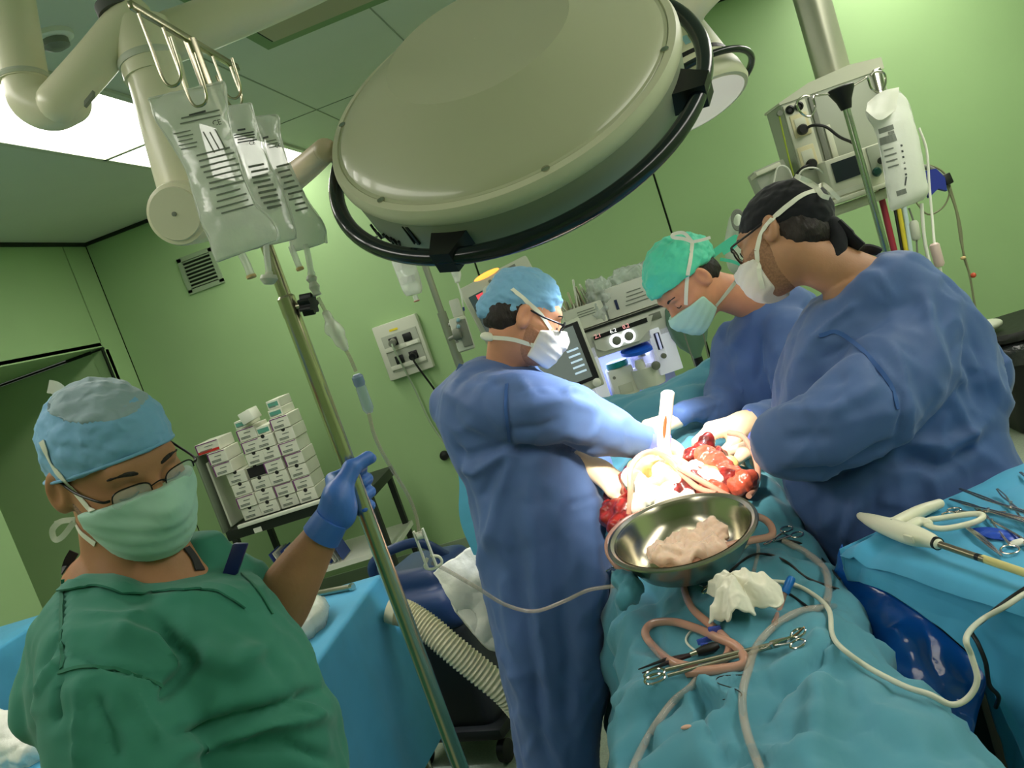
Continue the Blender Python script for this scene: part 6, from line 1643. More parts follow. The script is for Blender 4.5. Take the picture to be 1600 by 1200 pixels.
for i in range(20):
    x = -w_ * .46 + w_ * .92 * i / 19; h_ = rg.uniform(.13, .2) + (.07 if i in (8,) else 0) + (.02 if i > 9 else 0); tl = rg.uniform(-.35, .2)
    thing('paper_packet', box(cc + ax_ * x + ay_ * rg.uniform(.03, .13) + az_ * h_ / 2, (.006, rg.uniform(.03, .06), h_), ax=[nrm(ax_ - tl * az_), ay_, nrm(az_ + tl * ax_)], bev=.002, seg=1), M_white if i % 3 else mat('kraft_packet', (196, 188, 160), .6), 'thin paper packet upright in the open carton, %s from the left' % NTH[i], 'packet', 'packets in the open carton', False)
b0, b1_ = ANpx(955, 505, .05), ANpx(1034, 474, .05); w_ = np.linalg.norm(b1_ - b0); cc2 = (b0 + b1_) / 2; cc2[2] = ztop + .012
cb2 = root('glove_box', cc2 + ay_ * .08, 'pale printed carton with crumpled plastic on the anaesthesia machine', 'carton')
part('carton', box(cc2 + ay_ * .08 + az_ * .075, (w_, .16, .15), ax=AXX, bev=.003), mat('pale_grey_card', (212, 214, 204), .6), cb2)
part('dark_label', box(cc2 - ay_ * .002 + az_ * .06 - ax_ * w_ * .3, (.014, .003, .05), ax=AXX), mat('navy_label', (26, 40, 80), .5), cb2, False)
for k in range(4): part('print_line', box(cc2 - ay_ * .002 + az_ * (.04 + .02 * k) + ax_ * .02, (w_ * (.45 - .06 * k), .002, .005), ax=AXX), M_printl, cb2, False)
pf = remesh(join(ell(cc2 + ay_ * .08 + az_ * .17 + ax_ * .05, (.13, .07, .05), AXX), ell(cc2 + ay_ * .04 + az_ * .14 - ax_ * .14, (.07, .05, .08), AXX), ell(cc2 + ay_ * .02 + az_ * .05 - ax_ * .17, (.05, .03, .05), AXX)), .006, 2)
thing('plastic_wrap', lumps(pf, .022, 26, 4, octv=3), mat('clear_crumpled_film', (206, 216, 212), .15, alpha=.5, coat=.6, bump=.6, bscale=40, bdist=.01), 'crumpled clear plastic film bulging from the pale carton', 'plastic film', smooth='full')
# breathing bag
brc = ANpx(1074, 507, .0)
bbg = root('breathing_bag', brc - az_ * .17, 'dull green breathing bag hanging beside the anaesthesia machine', 'breathing bag')
br = [(.02, .16), (.045, .145), (.085, .1), (.1, .03), (.095, -.04), (.07, -.1), (.035, -.14), (.022, -.16), (.022, -.19)]
bdn = nrm(CB(.05, -1, 0)); 
vfb = lathe([(r_, -h_) for r_, h_ in br], brc + az_ * .0, -az_, 32, xh=ax_)
V, F = vfb; dd = (V - brc) @ ay_; V = V - ay_ * (dd * .45)[:, None]
part('bag', (V, F), mat('green_grey_rubber', (104, 140, 120), .4, alpha=.92), bbg)
part('neck', cyl(brc - az_ * .24, brc - az_ * .17, .022, 14), M_black, bbg)
part('hose_arm', tube(spline([brc - az_ * .24, brc - az_ * .3 - ax_ * .1 + ay_ * .1, AN(WA - .02, .2, ztop - .45)], 5), .02, 12), M_greyd, bbg)
part('size_marking', text('2 S', .075, brc - ay_ * .055 + az_ * .005, ax_, az_, .0008), mat('dark_green_print', (62, 92, 76), .6), bbg, False)
part('rail_clip', box(ANpx(1056, 479, 0), (.05, .02, .02), ax=AXX), M_greyd, bbg, False)
for k in (-.03, .03):
    part('cord', tube(spline([brc + az_ * .15 + ax_ * k - ay_ * .05, brc + ax_ * (k * 1.5) - ay_ * .075, brc - az_ * .2 + ax_ * k * 1.2 - ay_ * .05], 5), .0035, 6), M_greyd, bbg)

# ================================================================== ceiling pendant at the right
dpn = 3.7
pn0 = P(1221, 170, dpn); pn1 = P(1378, 103, dpn - .05)
pcx, pcy = P(1300, 110, dpn + .12)[:2]
pen = root('ceiling_pendant', (pcx, pcy, 1.35), 'grey ceiling pendant with column, sockets and plugs at the right', 'pendant')
part('column', cyl((pcx, pcy, 2.02), (pcx, pcy, ZC), .078, 40), mat('satin_column', (176, 178, 158), .32, .55), pen)
pxd = nrm(np.array([pn1[0] - pn0[0], pn1[1] - pn0[1], 0])); pyd = np.cross((0, 0, 1), pxd); PAX = [pxd, pyd, az_]
pw = np.linalg.norm((pn1 - pn0)[:2]); pzt = 2.03; po = np.array([pn0[0], pn0[1], 0])
def PN(x, y, z): return po + pxd * x + pyd * y + az_ * z
def PNpx(x, y, off=0.0):
    q = ray(x, y); t = np.dot(po + pyd * off - CAM, pyd) / np.dot(q, pyd); return CAM + q * t
M_pg = mat('pendant_grey', (168, 174, 156), .42)
M_pl = mat('pendant_light', (206, 208, 186), .4)
top_ol = [(0, .0), (pw, .0), (pw, .03), (pw * .85, .055), (pw * .5, .06), (pw * .2, .04), (0, .0)]
part('head', box(PN(pw / 2, .13, 1.76), (pw, .26, .5), ax=PAX, bev=.01), M_pg, pen)
part('crown', prism([(-.005, -.02), (pw + .005, -.02), (pw + .005, .03), (pw * .7, .045), (pw * .3, .03), (-.005, -.01)], PN(0, .13, 2.02), pxd, az_, .27), M_pl, pen, False)
part('service_strip', box(PN(.055, -.004, 1.76), (.1, .012, .46), ax=PAX, bev=.003), M_pl, pen)
part('rib', box(PN(.13, -.004, 1.78), (.022, .014, .42), ax=PAX, bev=.003), M_greyd, pen)
part('rib', box(PN(.165, -.004, 1.7), (.026, .014, .3), ax=PAX, bev=.003), M_pl, pen)
part('corner_rail', box(PN(pw - .03, -.006, 1.8), (.035, .02, .42), ax=PAX, bev=.004), M_chrome, pen)
for x, y in ((1234, 172), (1248, 166)):
    part('gas_outlet', lathe([(.018, 0), (.02, .006), (.012, .012), (.008, .006)], PNpx(x, y, -.01), -pyd, 20), M_black, pen)
for (x, y) in ((1251, 195), (1262, 245)):
    c = PNpx(x, y, -.012)
    s = part('socket_plate', box(c, (.075, .008, .1), ax=PAX, bev=.003), mat('cream_socket', (214, 206, 164), .45), pen)
    part('socket_rim', box(c - pyd * .005, (.05, .004, .06), ax=PAX, bev=.002), M_pl, s)
    pgc = PNpx(x + (2 if y < 220 else 5), y + (8 if y < 220 else 12), -.02)
    pg = part('plug', lathe([(.023, 0), (.024, .018), (.018, .03)], pgc, -pyd, 16), M_black, s)
part('earth_wire', tube(spline([PNpx(1217, 178, -.01), PNpx(1224, 210, -.01), PNpx(1232, 245, -.01), PNpx(1240, 275, -.01)], 5), .004, 6), mat('yellow_green_wire', (150, 170, 40), .5), pen)
part('earth_stud', lathe([(.012, 0), (.012, .02)], PNpx(1217, 178, 0), -pyd, 12), M_greyd, pen)
part('bottom_rail', cyl(PNpx(1300, 332, -.02), PNpx(1384, 302, -.02), .022, 16), M_pl, pen)
pc = root('plug_cable', PNpx(1300, 210, -.06), 'black cable looping from the upper pendant plug behind the pole', 'cable')
part('lead', tube(spline([PNpx(1258, 202, -.04), PNpx(1270, 196, -.06), PNpx(1290, 198, -.07), PNpx(1312, 214, -.07), PNpx(1336, 226, -.06), PNpx(1345, 245, -.04)], 7), .0065, 8), M_black, pc)
pc = root('plug_cable', PNpx(1240, 280, -.06), 'black cable from the lower pendant plug running down left', 'cable')
part('lead', tube(spline([PNpx(1266, 258, -.04), PNpx(1255, 262, -.06), PNpx(1243, 275, -.06), PNpx(1238, 300, -.05), PNpx(1240, 330, -.03)], 6), .0065, 8), M_black, pc)
thing('white_cable', tube(spline([PNpx(1245, 300, -.1), PNpx(1250, 270, -.1), PNpx(1270, 262, -.1), PNpx(1288, 272, -.1), PNpx(1295, 300, -.1)], 6), .004, 8), M_white, 'white cable arching over the black cap in front of the pendant', 'cable')
thing('white_cable', tube(spline([PNpx(1208, 290, -.05), PNpx(1215, 262, -.05), PNpx(1230, 262, -.05), PNpx(1240, 282, -.05)], 6), .004, 8), M_white, 'white cable loop left of the pendant head', 'cable')
# syringe pump / electrosurgery unit on the pendant shelf
dv0 = PNpx(1290, 255, -.16); dv1 = PNpx(1366, 228, -.16)
eu = root('electrosurgical_unit', PNpx(1335, 300, -.05), 'pale monitor unit with a dark display and green dial on the pendant shelf', 'monitor unit')
def EU(x, y, off=-.16): return PNpx(x, y, off)
def eubox(name, tl, br, th, m, parent, off=-.16, bev=.003):
    a, b = EU(*tl, off), EU(*br, off); x0, x1 = sorted((np.dot(a - po, pxd), np.dot(b - po, pxd))); z0, z1 = sorted((a[2], b[2]))
    return part(name, box(po + pxd * (x0 + x1) / 2 + pyd * (off + th / 2) + az_ * (z0 + z1) / 2, (x1 - x0, th, z1 - z0), ax=PAX, bev=bev), m, parent)
bd_ = eubox('body', (1288, 252), (1395, 290), .14, M_pl, eu, bev=.008)
dsp = [EU(x, y, -.163) for x, y in ((1298, 256), (1344, 240), (1352, 270), (1307, 286))]
part('display', prism([(np.dot(p - po, pxd), p[2]) for p in dsp], po + pyd * -.163, pxd, az_, .006), mat('dark_blue_display', (36, 44, 52), .12), eu, False)
part('side_panel', box(EU(1372, 248, -.163), (.075, .005, .12), ax=PAX, bev=.002), M_pg, eu)
part('green_dial', lathe([(.018, 0), (.02, .01), (.014, .018)], EU(1369, 269, -.166), -pyd, 20), mat('dark_green_dial', (14, 66, 56), .3), eu)
part('key_switch', lathe([(.014, 0), (.014, .012)], EU(1376, 251, -.166), -pyd, 12), M_black, eu)
part('vent_slot', box(EU(1380, 288, -.164), (.04, .004, .008), ax=PAX), M_black, eu, False); part('vent_slot', box(EU(1380, 294, -.164), (.04, .004, .008), ax=PAX), M_black, eu, False)
part('shelf', box(PNpx(1340, 302, -.05), (.34, .26, .02), ax=PAX, bev=.004), M_pl, eu)
part('front_strip', box(EU(1330, 296, -.165), (.18, .005, .02), ax=PAX), M_grey, eu, False)
# left device behind the black cap
ld = root('wall_device', P(1195, 290, 3.75), 'grey device box behind the black capped surgeon', 'device')
part('body', box(P(1202, 278, 3.8), (.15, .1, .1), ax=[nrm(CB(.9, .4, 0)), nrm(CB(-.4, .9, 0)), -FW], bev=.006), M_pg, ld)
part('lid', box(P(1196, 268, 3.76), (.12, .02, .09), ax=[nrm(CB(.9, .4, 0)), nrm(CB(-.4, .9, 0)), -FW], bev=.004), M_pl, ld)
part('bracket', tube([P(1215, 282, 3.82), PN(.0, .1, 1.66)], .015, 10), M_greyd, ld)
fd = root('face_shield_stand', P(1150, 380, 3.2), 'pale device with coiled grey lead beside the black cap', 'device')
part('body', remesh(limb([(1150, 345, 3.2, .03), (1152, 380, 3.2, .05), (1156, 410, 3.2, .05)], 4), .008, 3), mat('pale_translucent', (190, 204, 180), .35), fd, 'full')
coil = [P(1152 + 9 * math.cos(a) + a * .1, 340 + 14 * math.sin(a) + a * .4, 3.13) for a in np.linspace(0, 20, 120)]
part('coiled_lead', tube(coil, .004, 6), M_greyd, fd)
part('mount', tube([P(1156, 410, 3.2), P(1170, 470, 3.2), (*P(1170, 470, 3.2)[:2], .02)], .015, 10), M_greyd, fd)

# pole with hooks in front of the pendant, and irrigation bag
dpo = 3.35
pb_ = P(1335, 215, dpo)[:2]
hp = root('infusion_pole', (*pb_, 0), 'chrome pole with black hub and two wire hooks before the pendant', 'drip pole')
zh = P(1318, 150, dpo)[2]
part('tube', cyl((*pb_, .05), (*pb_, zh), .0145, 20), mat('greenish_chrome', (176, 184, 174), .18, 1.0), hp)
hub = np.array([*pb_, zh])
part('hub', lathe([(.02, -.055), (.022, -.05), (.03, -.02), (.05, .02), (.052, .032), (.045, .036)], hub, az_, 24), M_black, hp)
dirr = nrm(P(1375, 125, dpo) - P(1265, 170, dpo)); dirr = nrm(dirr * np.array([1, 1, 0]))
def wire_hook(s, lx):
    a = hub + az_ * .02
    e = a + dirr * s * lx
    pts = [a + dirr * s * .03, a + dirr * s * lx * .6 + az_ * .012, e - dirr * s * .035 + az_ * .014, e - dirr * s * .03 - az_ * .03, e - az_ * .055, e + dirr * s * .03 - az_ * .03, e + dirr * s * .035 + az_ * .012, e + az_ * .028, e - dirr * s * .02 + az_ * .02]
    part('wire_hook', tube(spline(np.array(pts), 6), .0045, 8), M_chrome, hp)
    return e - az_ * .055
wire_hook(-1, .15); hke = wire_hook(1, .15)
for a in (0.3, 1.87, 3.44, 5.0):
    d = np.array([math.cos(a), math.sin(a), 0]); f_ = part('foot', tube([(*pb_, .07), np.array([*pb_, .05]) + d * .26], .013, 10), M_chrome, hp)
    part('castor', ell(np.array([*pb_, .028]) + d * .26, (.028,) * 3), M_black, f_)
ib = iv_bag('irrigation_bag', [(1357, 160, 1402, 140, .1), (1354, 180, 1418, 158, .4), (1368, 205, 1428, 190, .8), (1378, 250, 1438, 232, 1), (1386, 300, 1447, 280, 1), (1390, 322, 1450, 300, .8), (1394, 330, 1442, 312, .3)], dpo - .03, .045, 'large white irrigation bag with printed scale hanging from the pole hook',
    [('bar', (1373, 206), (1396, 198), .02, M_printl), ('bar', (1375, 222), (1400, 214), .03, M_printl), ('bar', (1388, 209), (1397, 206), .012, M_printl)] + plines(1380, 236, 1400, 230, 4, 1.6, 9, .006, None, .2, 12) + [('bar', (1407 + k * 1.4, 228 + k * 9), (1410 + k * 1.4, 227 + k * 9), .008, M_print) for k in range(6)] + [('bar', (1401, 303), (1416, 298), .02, M_printl), ('bar', (1414, 290), (1416, 276), .006, M_print)], [], group=None)
for c_ in ib.children:
    if c_.name.startswith('film'): c_.data.materials[0] = mat('milky_bag', (232, 236, 224), .3, alpha=.85, bump=.3, bscale=18, bdist=.01)
fl_ = sheet([(1356, 160, dpo - .07), (1375, 145, dpo - .08), (1405, 136, dpo - .07)], [(1352, 175, dpo - .09), (1375, 188, dpo - .1), (1400, 172, dpo - .09)], 16, 12, .006, 14, 2)
part('folded_flap', thick(fl_, .004), M_white, ib)
hb_ = part('drain_line', tube(spline([P(1440, 318, dpo), P(1444, 370, dpo), P(1452, 410, dpo), P(1460, 440, dpo), P(1470, 470, dpo)], 6), .007, 8), M_white, ib)
# hoses below the pendant
for i, (x0, x1, m_, lb) in enumerate([(1378, 1402, mat('crimson_hose', (150, 36, 56), .4), 'crimson gas hose hanging below the pendant'), (1396, 1413, M_black, 'thin black hose hanging below the pendant'), (1403, 1419, mat('yellow_hose', (206, 190, 50), .4), 'yellow gas hose hanging below the pendant'), (1413, 1425, mat('pale_blue_hose', (186, 206, 210), .4), 'pale blue white hose hanging below the pendant')]):
    r_ = (.014, .006, .011, .011)[i]
    a = P(x0, 312 + i * 5, dpn + .05); b = P(x1, 412, dpn + .05)
    thing('gas_hose', tube(spline([a + (0, 0, .12), a, b, b + (b - a) * 1.5, np.array([b[0], b[1] + .02, .03])], 6), r_, 10), m_, lb, 'hose')
lf_ = root('line_filter', P(1427, 350, dpo), 'small inline filter on a thin tube below the irrigation bag', 'filter')
part('filter', lathe([(.012, 0), (.018, .01), (.018, .07), (.01, .08)], P(1427, 345, dpo), P(1432, 375, dpo) - P(1427, 345, dpo), 14), M_grey, lf_)
part('line', tube(spline([P(1420, 325, dpo), P(1427, 345, dpo), P(1432, 375, dpo), P(1434, 412, dpo)], 5), .004, 8), M_greyd, lf_)
wc = root('hand_control', P(1463, 390, dpo), 'white cable with a pinkish hand control right of the irrigation bag', 'hand control')
part('cable', tube(spline([P(1436, 200, dpo + .1), P(1448, 235, dpo + .1), P(1452, 290, dpo + .1), P(1457, 345, dpo + .08), P(1460, 382, dpo + .05)], 6), .0055, 8), M_white, wc)
part('control', lathe([(.012, 0), (.02, .008), (.02, .09), (.012, .1)], P(1459, 380, dpo + .05), P(1470, 420, dpo + .05) - P(1459, 380, dpo + .05), 14), mat('pinkish_white', (222, 196, 190), .4), wc)
part('lower_cable', tube(spline([P(1469, 418, dpo + .05), P(1472, 440, dpo + .05), P(1476, 460, dpo + .05)], 5), .006, 8), M_white, wc)
ch = root('cable_hanger', P(1465, 285, dpn + .1), 'blue clip and black sleeve bundling grey monitor leads at the pendant side', 'cable hanger')
dch = dpn + .1
part('arm', tube(spline([P(1425, 262, dch), P(1450, 262, dch), P(1472, 276, dch), P(1482, 290, dch)], 6), .012, 10), M_greyd, ch)
part('sleeve', box(P(1478, 281, dch - .02), (.035, .05, .05), ax=[nrm(CB(.9, .4, 0)), nrm(CB(-.4, .9, 0)), FW], bev=.005), M_black, ch)
part('blue_clip', prism([(-.05, .05), (.0, .06), (.04, .02), (.05, -.04), (.01, -.03), (-.03, -.07), (-.05, -.02)], P(1461, 285, dch - .04), nrm(CB(1, 0, 0)), nrm(CB(0, 1, 0)), .02), mat('royal_blue_clip', (34, 48, 140), .4), ch, False)
part('lead', tube(spline([P(1480, 290, dch), P(1494, 330, dch), P(1502, 380, dch), P(1515, 430, dch), P(1522, 470, dch), P(1530, 510, dch)], 6), .005, 8), mat('grey_olive_lead', (120, 124, 92), .5), ch)
part('lead', tube(spline([P(1484, 290, dch + .02), P(1500, 350, dch + .02), P(1506, 400, dch + .02), P(1518, 435, dch + .02)], 6), .005, 8), MATS['grey_olive_lead'], ch)
part('lead_clip', ell(P(1505, 403, dch - .01), (.012, .012, .008)), M_cream2, ch); part('lead_clip', ell(P(1521, 430, dch - .01), (.012, .012, .012)), mat('orange_red_clip', (196, 80, 50), .5), ch)
part('loop_lead', tube(spline([P(1428, 312, dch), P(1450, 335, dch), P(1475, 322, dch), P(1484, 295, dch), P(1475, 270, dch), P(1450, 258, dch), P(1430, 265, dch)], 6), .004, 8), MATS['grey_olive_lead'], ch)

# ================================================================== waste bin at the right
tb0 = PZ(1556, 655, .0); tb1 = P(1545, 505, topx(tb0)[2] - .02)
bx, by = 1.93, 4.75
wbn = root('waste_bin', (bx, by, 0), 'black waste bin with bag rim and yellow label at the right edge', 'waste bin')
zt_ = .5
rg_ = [(.19, .0), (.2, .02), (.235, zt_ - .06), (.245, zt_ - .05)]
def sq(r_, z, n=40):
    a = np.linspace(0, 2 * math.pi, n, endpoint=False)
    return np.c_[bx + r_ * np.sign(np.cos(a)) * np.abs(np.cos(a)) ** .45, by + r_ * np.sign(np.sin(a)) * np.abs(np.sin(a)) ** .45, np.full(n, z)]
part('bin', loft([sq(r_, z) for r_, z in rg_]), mat('black_bin_plastic', (18, 20, 20), .45), wbn)
part('bag_rim', lumps(loft([sq(.25, zt_ - .1), sq(.262, zt_ - .05), sq(.262, zt_), sq(.24, zt_ + .02), sq(.2, zt_ - .02)], cap=False), .012, 18, 3), mat('black_bag_film', (40, 44, 44), .25, bump=.6, bscale=40, bdist=.01, coat=.4), wbn, 'full')
part('lid', loft([sq(.255, zt_ + .03), sq(.26, zt_ + .05), sq(.25, zt_ + .075)]), mat('worn_black', (30, 32, 30), .5, var=.5, vscale=30), wbn)
part('white_label', box((bx + .02, by - .236, .36), (.15, .006, .15), ax=[(1, 0, 0), (0, 1, .08), (0, -.08, 1)]), M_white, wbn, False)
part('yellow_label', box((bx + .04, by - .226, .22), (.12, .006, .12), ax=[(1, 0, 0), (0, 1, .08), (0, -.08, 1)]), MATS['yellow_label'], wbn, False)
thing('white_hose', tube(spline([P(1552, 575, 3.9), P(1562, 600, 3.9), P(1566, 630, 3.9), P(1558, 648, 3.9), P(1540, 650, 3.9), (P(1540, 650, 3.9) * np.array([1, 1, 0])) + (0, 0, .01)], 6), .007, 8), M_white, 'white cable loop hanging beside the waste bin', 'cable')
thing('white_cover', remesh(ell(P(1545, 508, 4.4), (.07, .06, .03)), .01, 2), M_grey, 'pale domed cover in front of the waste bin rim', 'cover')
# ================================================================== instrument table at the right
TA = np.array([.245, 1.63, .95]); TE1 = nrm(np.array([.925, .38, 0])); TE2 = nrm(np.array([.42, -.907, 0])); TZH = .95
M_plastic = mat('blue_plastic_sheet', (18, 96, 196), .16, alpha=.93, spec=.7, coat=.6, bump=.25, bscale=12, bdist=.01)
def TT(a, b, z=0.0): return TA + TE1 * a + TE2 * b + np.array([0, 0, z])
def PLN(x, y, off=0.0):
    """vertical plane under the left edge of the table, moved outwards by off"""
    q = ray(x, y); n = np.cross(TE2, (0, 0, 1)); n = n if np.dot(n, TE1) < 0 else -n
    t = np.dot(TA + n * off - CAM, n) / np.dot(q, n); return CAM + q * t
def TZ(x, y, h=0.0): return PZ(x, y, TZH + h)
it = root('instrument_table', (*TT(.3, .45)[:2], 0), 'teal draped instrument table with steel tools at the right front', 'table')
na, nb = 50, 70
A_ = np.linspace(-.012, .62, na); B_ = np.linspace(-.01, 1.0, nb)
G = np.array([[TT(a, b) for b in B_] for a in A_])
for i, a in enumerate(A_):
    for j, b in enumerate(B_):
        e = min(a + .012, b + .01, 1)
        z = -.02 * max(0, 1 - e / .025) ** 2 + .004 * noise.fractal(Vector((a * 9, b * 9, 2)), 1, 2, 3) + .008 * math.exp(-((a - .012) / .012) ** 2) * 0
        z += .010 * math.exp(-(((b - .035) + .02 * math.sin(a * 6)) / .012) ** 2) - .004 * math.exp(-((b - .07) / .015) ** 2)
        G[i, j, 2] += z
vf = grid(G)
if vnormals(*vf)[:, 2].mean() < 0: vf = (vf[0], [f[::-1] for f in vf[1]])
tp = part('top_drape', vf, M_drape2, it, 'full')
TB = bvh(tp)
part('tabletop', box(TT(.3, .5, -.035), (.58, .96, .03), ax=[TE1, TE2, (0, 0, 1)]), M_steel, it, False)
def psheet(top, bot, n=50, m=36, amp=.012, sc=8, seed=0):
    T = spline(np.array(top), 12); B = spline(np.array(bot), 12)
    ti = np.linspace(0, len(T) - 1, n); bi = np.linspace(0, len(B) - 1, n)
    Ti = np.stack([np.interp(ti, range(len(T)), T[:, k]) for k in range(3)], 1); Bi = np.stack([np.interp(bi, range(len(B)), B[:, k]) for k in range(3)], 1)
    PT = np.array([Ti * (1 - t) + Bi * t for t in np.linspace(0, 1, m)])
    V, F = grid(PT); N = vnormals(V, F)
    w = np.repeat(np.clip(np.linspace(0, 1, m) * 3, 0, 1), n)
    d = np.array([noise.fractal(Vector(v * sc + seed), 1, 2, 3) for v in V]) * amp + amp * .8 * np.clip(np.array([1 - 3 * abs(noise.noise(Vector(v * sc * 1.2 + seed + 4))) for v in V]), 0, 1)
    return V + N * (d * w)[:, None], F
Lz = lambda x, y: TZ(x, y, -.012)
flap = psheet([PLN(1322, 858), PLN(1345, 876), PLN(1420, 898), PLN(1520, 925), PLN(1620, 955), PLN(1740, 990)], [PLN(1318, 905, .01), PLN(1372, 918, .02), PLN(1450, 970, .03), PLN(1530, 1045, .03), PLN(1620, 1230, .02), PLN(1750, 1500, .02)], 70, 40, .008, 7, 1)
part('side_drape', thick(flap, .003), M_drape2, it, 'full')
back = psheet([TT(-.01, -.008, -.005), TT(.3, -.008, -.005), TT(.62, -.008, -.005)], [TT(-.02, -.03, -.5), TT(.3, -.03, -.5), TT(.64, -.03, -.5)], 40, 30, .012, 6, 2)
part('back_drape', thick(back, .003), M_drape2, it, 'full')
low = psheet([PLN(1530, 1040, -.03), PLN(1600, 1060, -.03), PLN(1700, 1080, -.03)], [PLN(1585, 1230, -.02), PLN(1660, 1330, -.02), PLN(1780, 1400, -.02)], 30, 24, .008, 8, 4)
part('lower_drape', thick(low, .003), M_drape2, it, 'full')
part('mast', box(PLN(1548, 1160, -.06) * np.array([1, 1, 0]) + np.array([0, 0, .43]), (.07, .05, .84), ax=[TE2, TE1, (0, 0, 1)], bev=.006), mat('dark_mast', (22, 30, 34), .5), it)
part('foot', box(TT(.25, .5, 0) * np.array([1, 1, 0]) + np.array([0, 0, .03]), (.6, .5, .05), ax=[TE1, TE2, (0, 0, 1)], bev=.01), mat('dark_mast2', (30, 36, 38), .5), it)
# blue plastic sheet gathered at the table corner
pls = psheet([PLN(1316, 850, -.01), PLN(1330, 880, -.005), PLN(1375, 918, -.01), PLN(1450, 968, -.015), PLN(1545, 1050, -.02)], [PLN(1285, 955, .04), PLN(1290, 1012, .09), PLN(1340, 1065, .13), PLN(1425, 1130, .13), PLN(1510, 1185, .08)], 60, 44, .018, 9, 6)
N_ = vnormals(*pls)
pls = folds(pls, [([(1325, 880), (1340, 950), (1360, 1020)], 7, .014), ([(1350, 900), (1375, 960), (1380, 1000)], 6, -.012), ([(1368, 915), (1400, 980), (1430, 1060)], 7, .014), ([(1310, 950), (1335, 1000), (1356, 1025)], 4, .01), ([(1400, 960), (1460, 1040), (1500, 1110)], 9, -.012), ([(1350, 1040), (1420, 1060), (1480, 1080)], 7, .01)], N_)
pso = thing('plastic_sheet', thick(pls, .002), M_plastic, 'glossy blue plastic sheet gathered under the corner of the instrument table', 'plastic sheet', smooth='full')

# endoscopic stapler
M_stap = mat('cream_stapler_plastic', (228, 228, 202), .34)
hz_ = .022
st = root('surgical_stapler', TZ(1410, 835, 0), 'cream plastic surgical stapler with loop trigger at the table corner', 'stapler')
def tl(pts, n=6, seg=16):
    return wlimb([(TZ(x, y, h), r) for x, y, h, r in pts], n, seg)
bodyv = remesh(join(tl([(1344, 806, .022, .008), (1365, 815, .024, .015), (1395, 826, .026, .019), (1425, 836, .026, .02), (1450, 843, .025, .015), (1464, 849, .024, .011)]),
                    tl([(1395, 820, .026, .013), (1420, 808, .024, .014), (1440, 798, .02, .013), (1468, 787, .018, .010)]),
                    tl([(1420, 825, .024, .012), (1437, 815, .022, .010), (1452, 818, .02, .008)])), .0035, 3)
part('housing', bodyv, M_stap, st, 'full')
loop_c = [TZ(x, y, .018) for x, y in ((1447, 820), (1470, 826), (1500, 822), (1528, 814), (1536, 806), (1524, 803), (1495, 806), (1468, 810), (1450, 813))]
part('trigger_loop', tube(spline(loop_c, 6, True), .0055, 12, closed=True), M_stap, st)
part('latch', box(TZ(1420, 842, .036), (.022, .006, .014), ax=[nrm(TZ(1440, 842, 0) - TZ(1420, 836, 0)), nrm(np.cross((0, 0, 1), TZ(1440, 842, 0) - TZ(1420, 836, 0))), (0, 0, 1)], bev=.002), mat('stapler_latch', (206, 206, 180), .4), st)
sd_ = nrm(TZ(1600, 895, .02) - TZ(1464, 849, .024))
for _x, _y in ((1405.5, 815.8), (1408.8, 816.9)): part('print_mark', box(TZ(_x, _y, .0445), (.0036, .0022, .001), ax=[sd_, np.cross((0, 0, 1), sd_), (0, 0, 1)]), M_print, st, False)
part('lettering_line', box(TZ(1396, 813, .044), (.016, .0016, .001), ax=[sd_, np.cross((0, 0, 1), sd_), (0, 0, 1)]), M_printl, st, False)
part('collar', cyl(TZ(1462, 848, .024), TZ(1466, 850, .024), .0115, 18), M_black, st)
part('shaft', cyl(TZ(1464, 849, .024), TZ(1540, 875, .022), .0062, 16), mat('grey_shaft', (150, 142, 116), .3, .8), st)
part('cartridge', cyl(TZ(1536, 873, .022), TZ(1660, 915, .02), .0068, 16), mat('straw_cartridge', (206, 196, 128), .4), st)
part('shaft_mark', cyl(TZ(1526, 870, .0226), TZ(1532, 872, .0226), .0064, 16), M_black, st)
# instruments
upz = np.array([0, 0, 1.0])
M_inst = mat('instrument_steel', (222, 212, 198), .26, 1.0)
def tclamp(tip, tail, label, h=.008, **k):
    a = TZ(*tip, h); b = TZ(*tail, h)
    return clamp(a, b, upz, label, m=M_inst, **k)
tclamp((1501, 768), (1700, 832), 'long curved clamp topmost on the instrument table', .018, open_=.006, ring=.014, jaw=.45, curve=.006, r=.0034)
tclamp((1484, 780), (1680, 836), 'straight clamp just below the curved clamp', .013, open_=.006, ring=.014, jaw=.35, r=.0032)
tclamp((1572, 800), (1482, 800), 'small scissors whose rings lie behind the stapler trigger', .006, open_=.007, ring=.010, jaw=.45, name='scissors', cat='scissors', ratchet=False)
tclamp((1520, 790), (1600, 856), 'clamp with two round finger rings nearest the table front', .008, open_=.012, ring=.0135, jaw=.4)
tclamp((1558, 764), (1640, 850), 'clamp with a short upright tip at the back of the table', .012, open_=.008, ring=.013, jaw=.3)
tclamp((1594, 738), (1690, 800), 'clamp at the far right corner of the instrument table', .008, open_=.008, ring=.013, jaw=.35)
tf = root('tissue_forceps', TZ(1545, 845), 'plain steel tissue forceps with both arms nearly closed', 'forceps')
for s in (-1, 1):
    part('arm', tube(spline([TZ(1507, 822, .006), TZ(1530 + s * 1.5, 838 - s * 1.5, .008), TZ(1550 + s * 1.2, 855 - s, .008), TZ(1566, 869, .006)], 5), np.linspace(.0034, .0016, 16), 8), M_inst, tf)
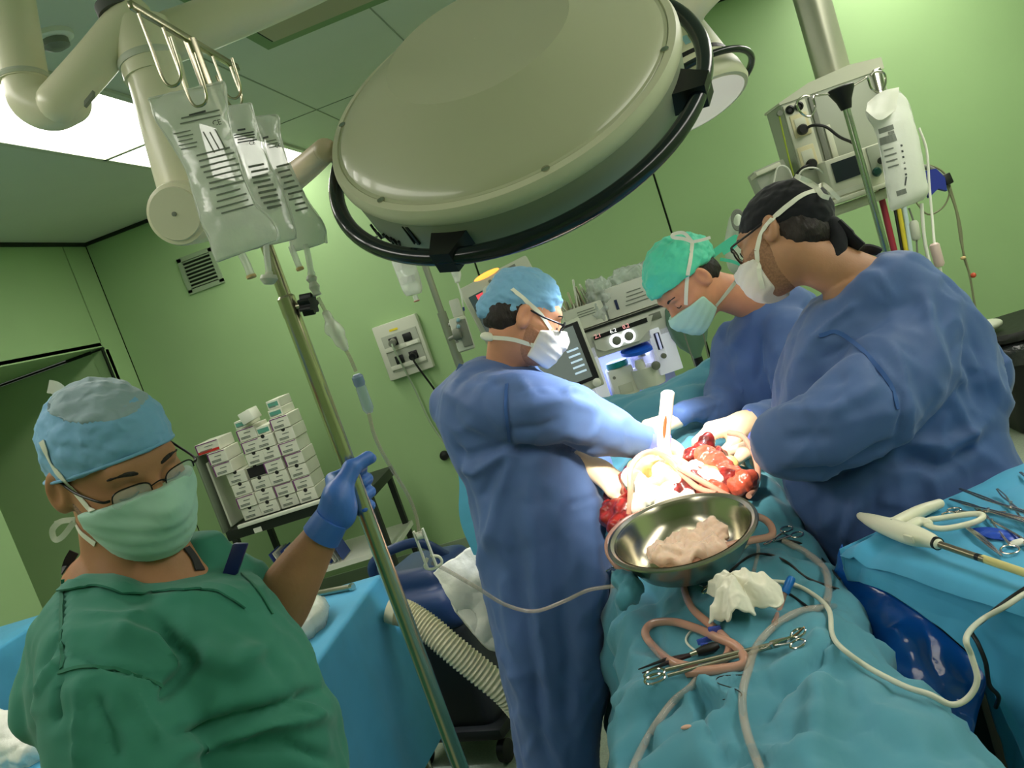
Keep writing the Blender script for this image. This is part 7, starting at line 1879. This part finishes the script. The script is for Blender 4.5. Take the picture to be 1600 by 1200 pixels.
part('joint', ell(TZ(1507, 822, .006), (.005, .005, .004)), M_inst, tf)
bs = root('blue_wrapper', TZ(1545, 832), 'translucent blue wrapper strip under the clamps', 'wrapper')
V, F = psheet([TZ(1518, 826, .004), TZ(1545, 824, .010), TZ(1585, 832, .006)], [TZ(1530, 836, .003), TZ(1555, 842, .005), TZ(1600, 848, .003)], 20, 10, .003, 40, 1)
part('strip', thick((V, F), .001), mat('violet_blue_film', (48, 84, 190), .3, alpha=.9), bs)
part('white_end', ell(TZ(1592, 848, .006), (.016, .01, .006)), M_white, bs)

# cables between the tables
dr = lambda x, y: hit(DV, x, y)[0] + np.array([0, 0, .010])
DPB = bvh(drape, pso); dp = lambda x, y: hit(DPB, x, y, .012)[0]; d9 = float(topx(dp(1455, 1098))[2]) - .012
cab = spline(np.array([dr(1200, 915), dr(1240, 920), dr(1275, 938), dr(1298, 962), dr(1303, 1000), dp(1318, 1020), dp(1345, 1047), dp(1380, 1070), dp(1420, 1088), dp(1455, 1098), P(1487, 1101, d9), P(1513, 1090, d9), P(1527, 1062, d9), P(1518, 1025, d9 + .01), P(1510, 996, d9 + .02), PLN(1532, 970, .06), PLN(1570, 948, .03), TZ(1605, 926, .008), TZ(1660, 900, .008)]), 8)
thing('white_cable', tube(cab, .0042, 10), mat('ivory_cable', (206, 206, 186), .4), 'ivory cable drooping from the drape across the blue plastic sheet', 'cable')
cab = spline(np.array([TZ(1660, 890, .008), TZ(1605, 918, .008), PLN(1565, 945, .012), PLN(1535, 970, .025), PLN(1518, 985, .035), PLN(1528, 1005, .045), PLN(1540, 1035, .05), PLN(1546, 1070, .05), PLN(1560, 1088, .04), PLN(1556, 1105, .03)]), 8)
thing('diathermy_cable', tube(cab, .0036, 10), M_black, 'black cable hanging from the instrument table edge beside the ivory cable', 'cable')
cab = spline(np.array([PLN(1450, 1150, .04), PLN(1470, 1165, .04), PLN(1495, 1150, .04), PLN(1512, 1135, .03)]), 8)
thing('diathermy_cable', tube(cab, .003, 8), M_black, 'short black cable under the blue plastic sheet', 'cable')
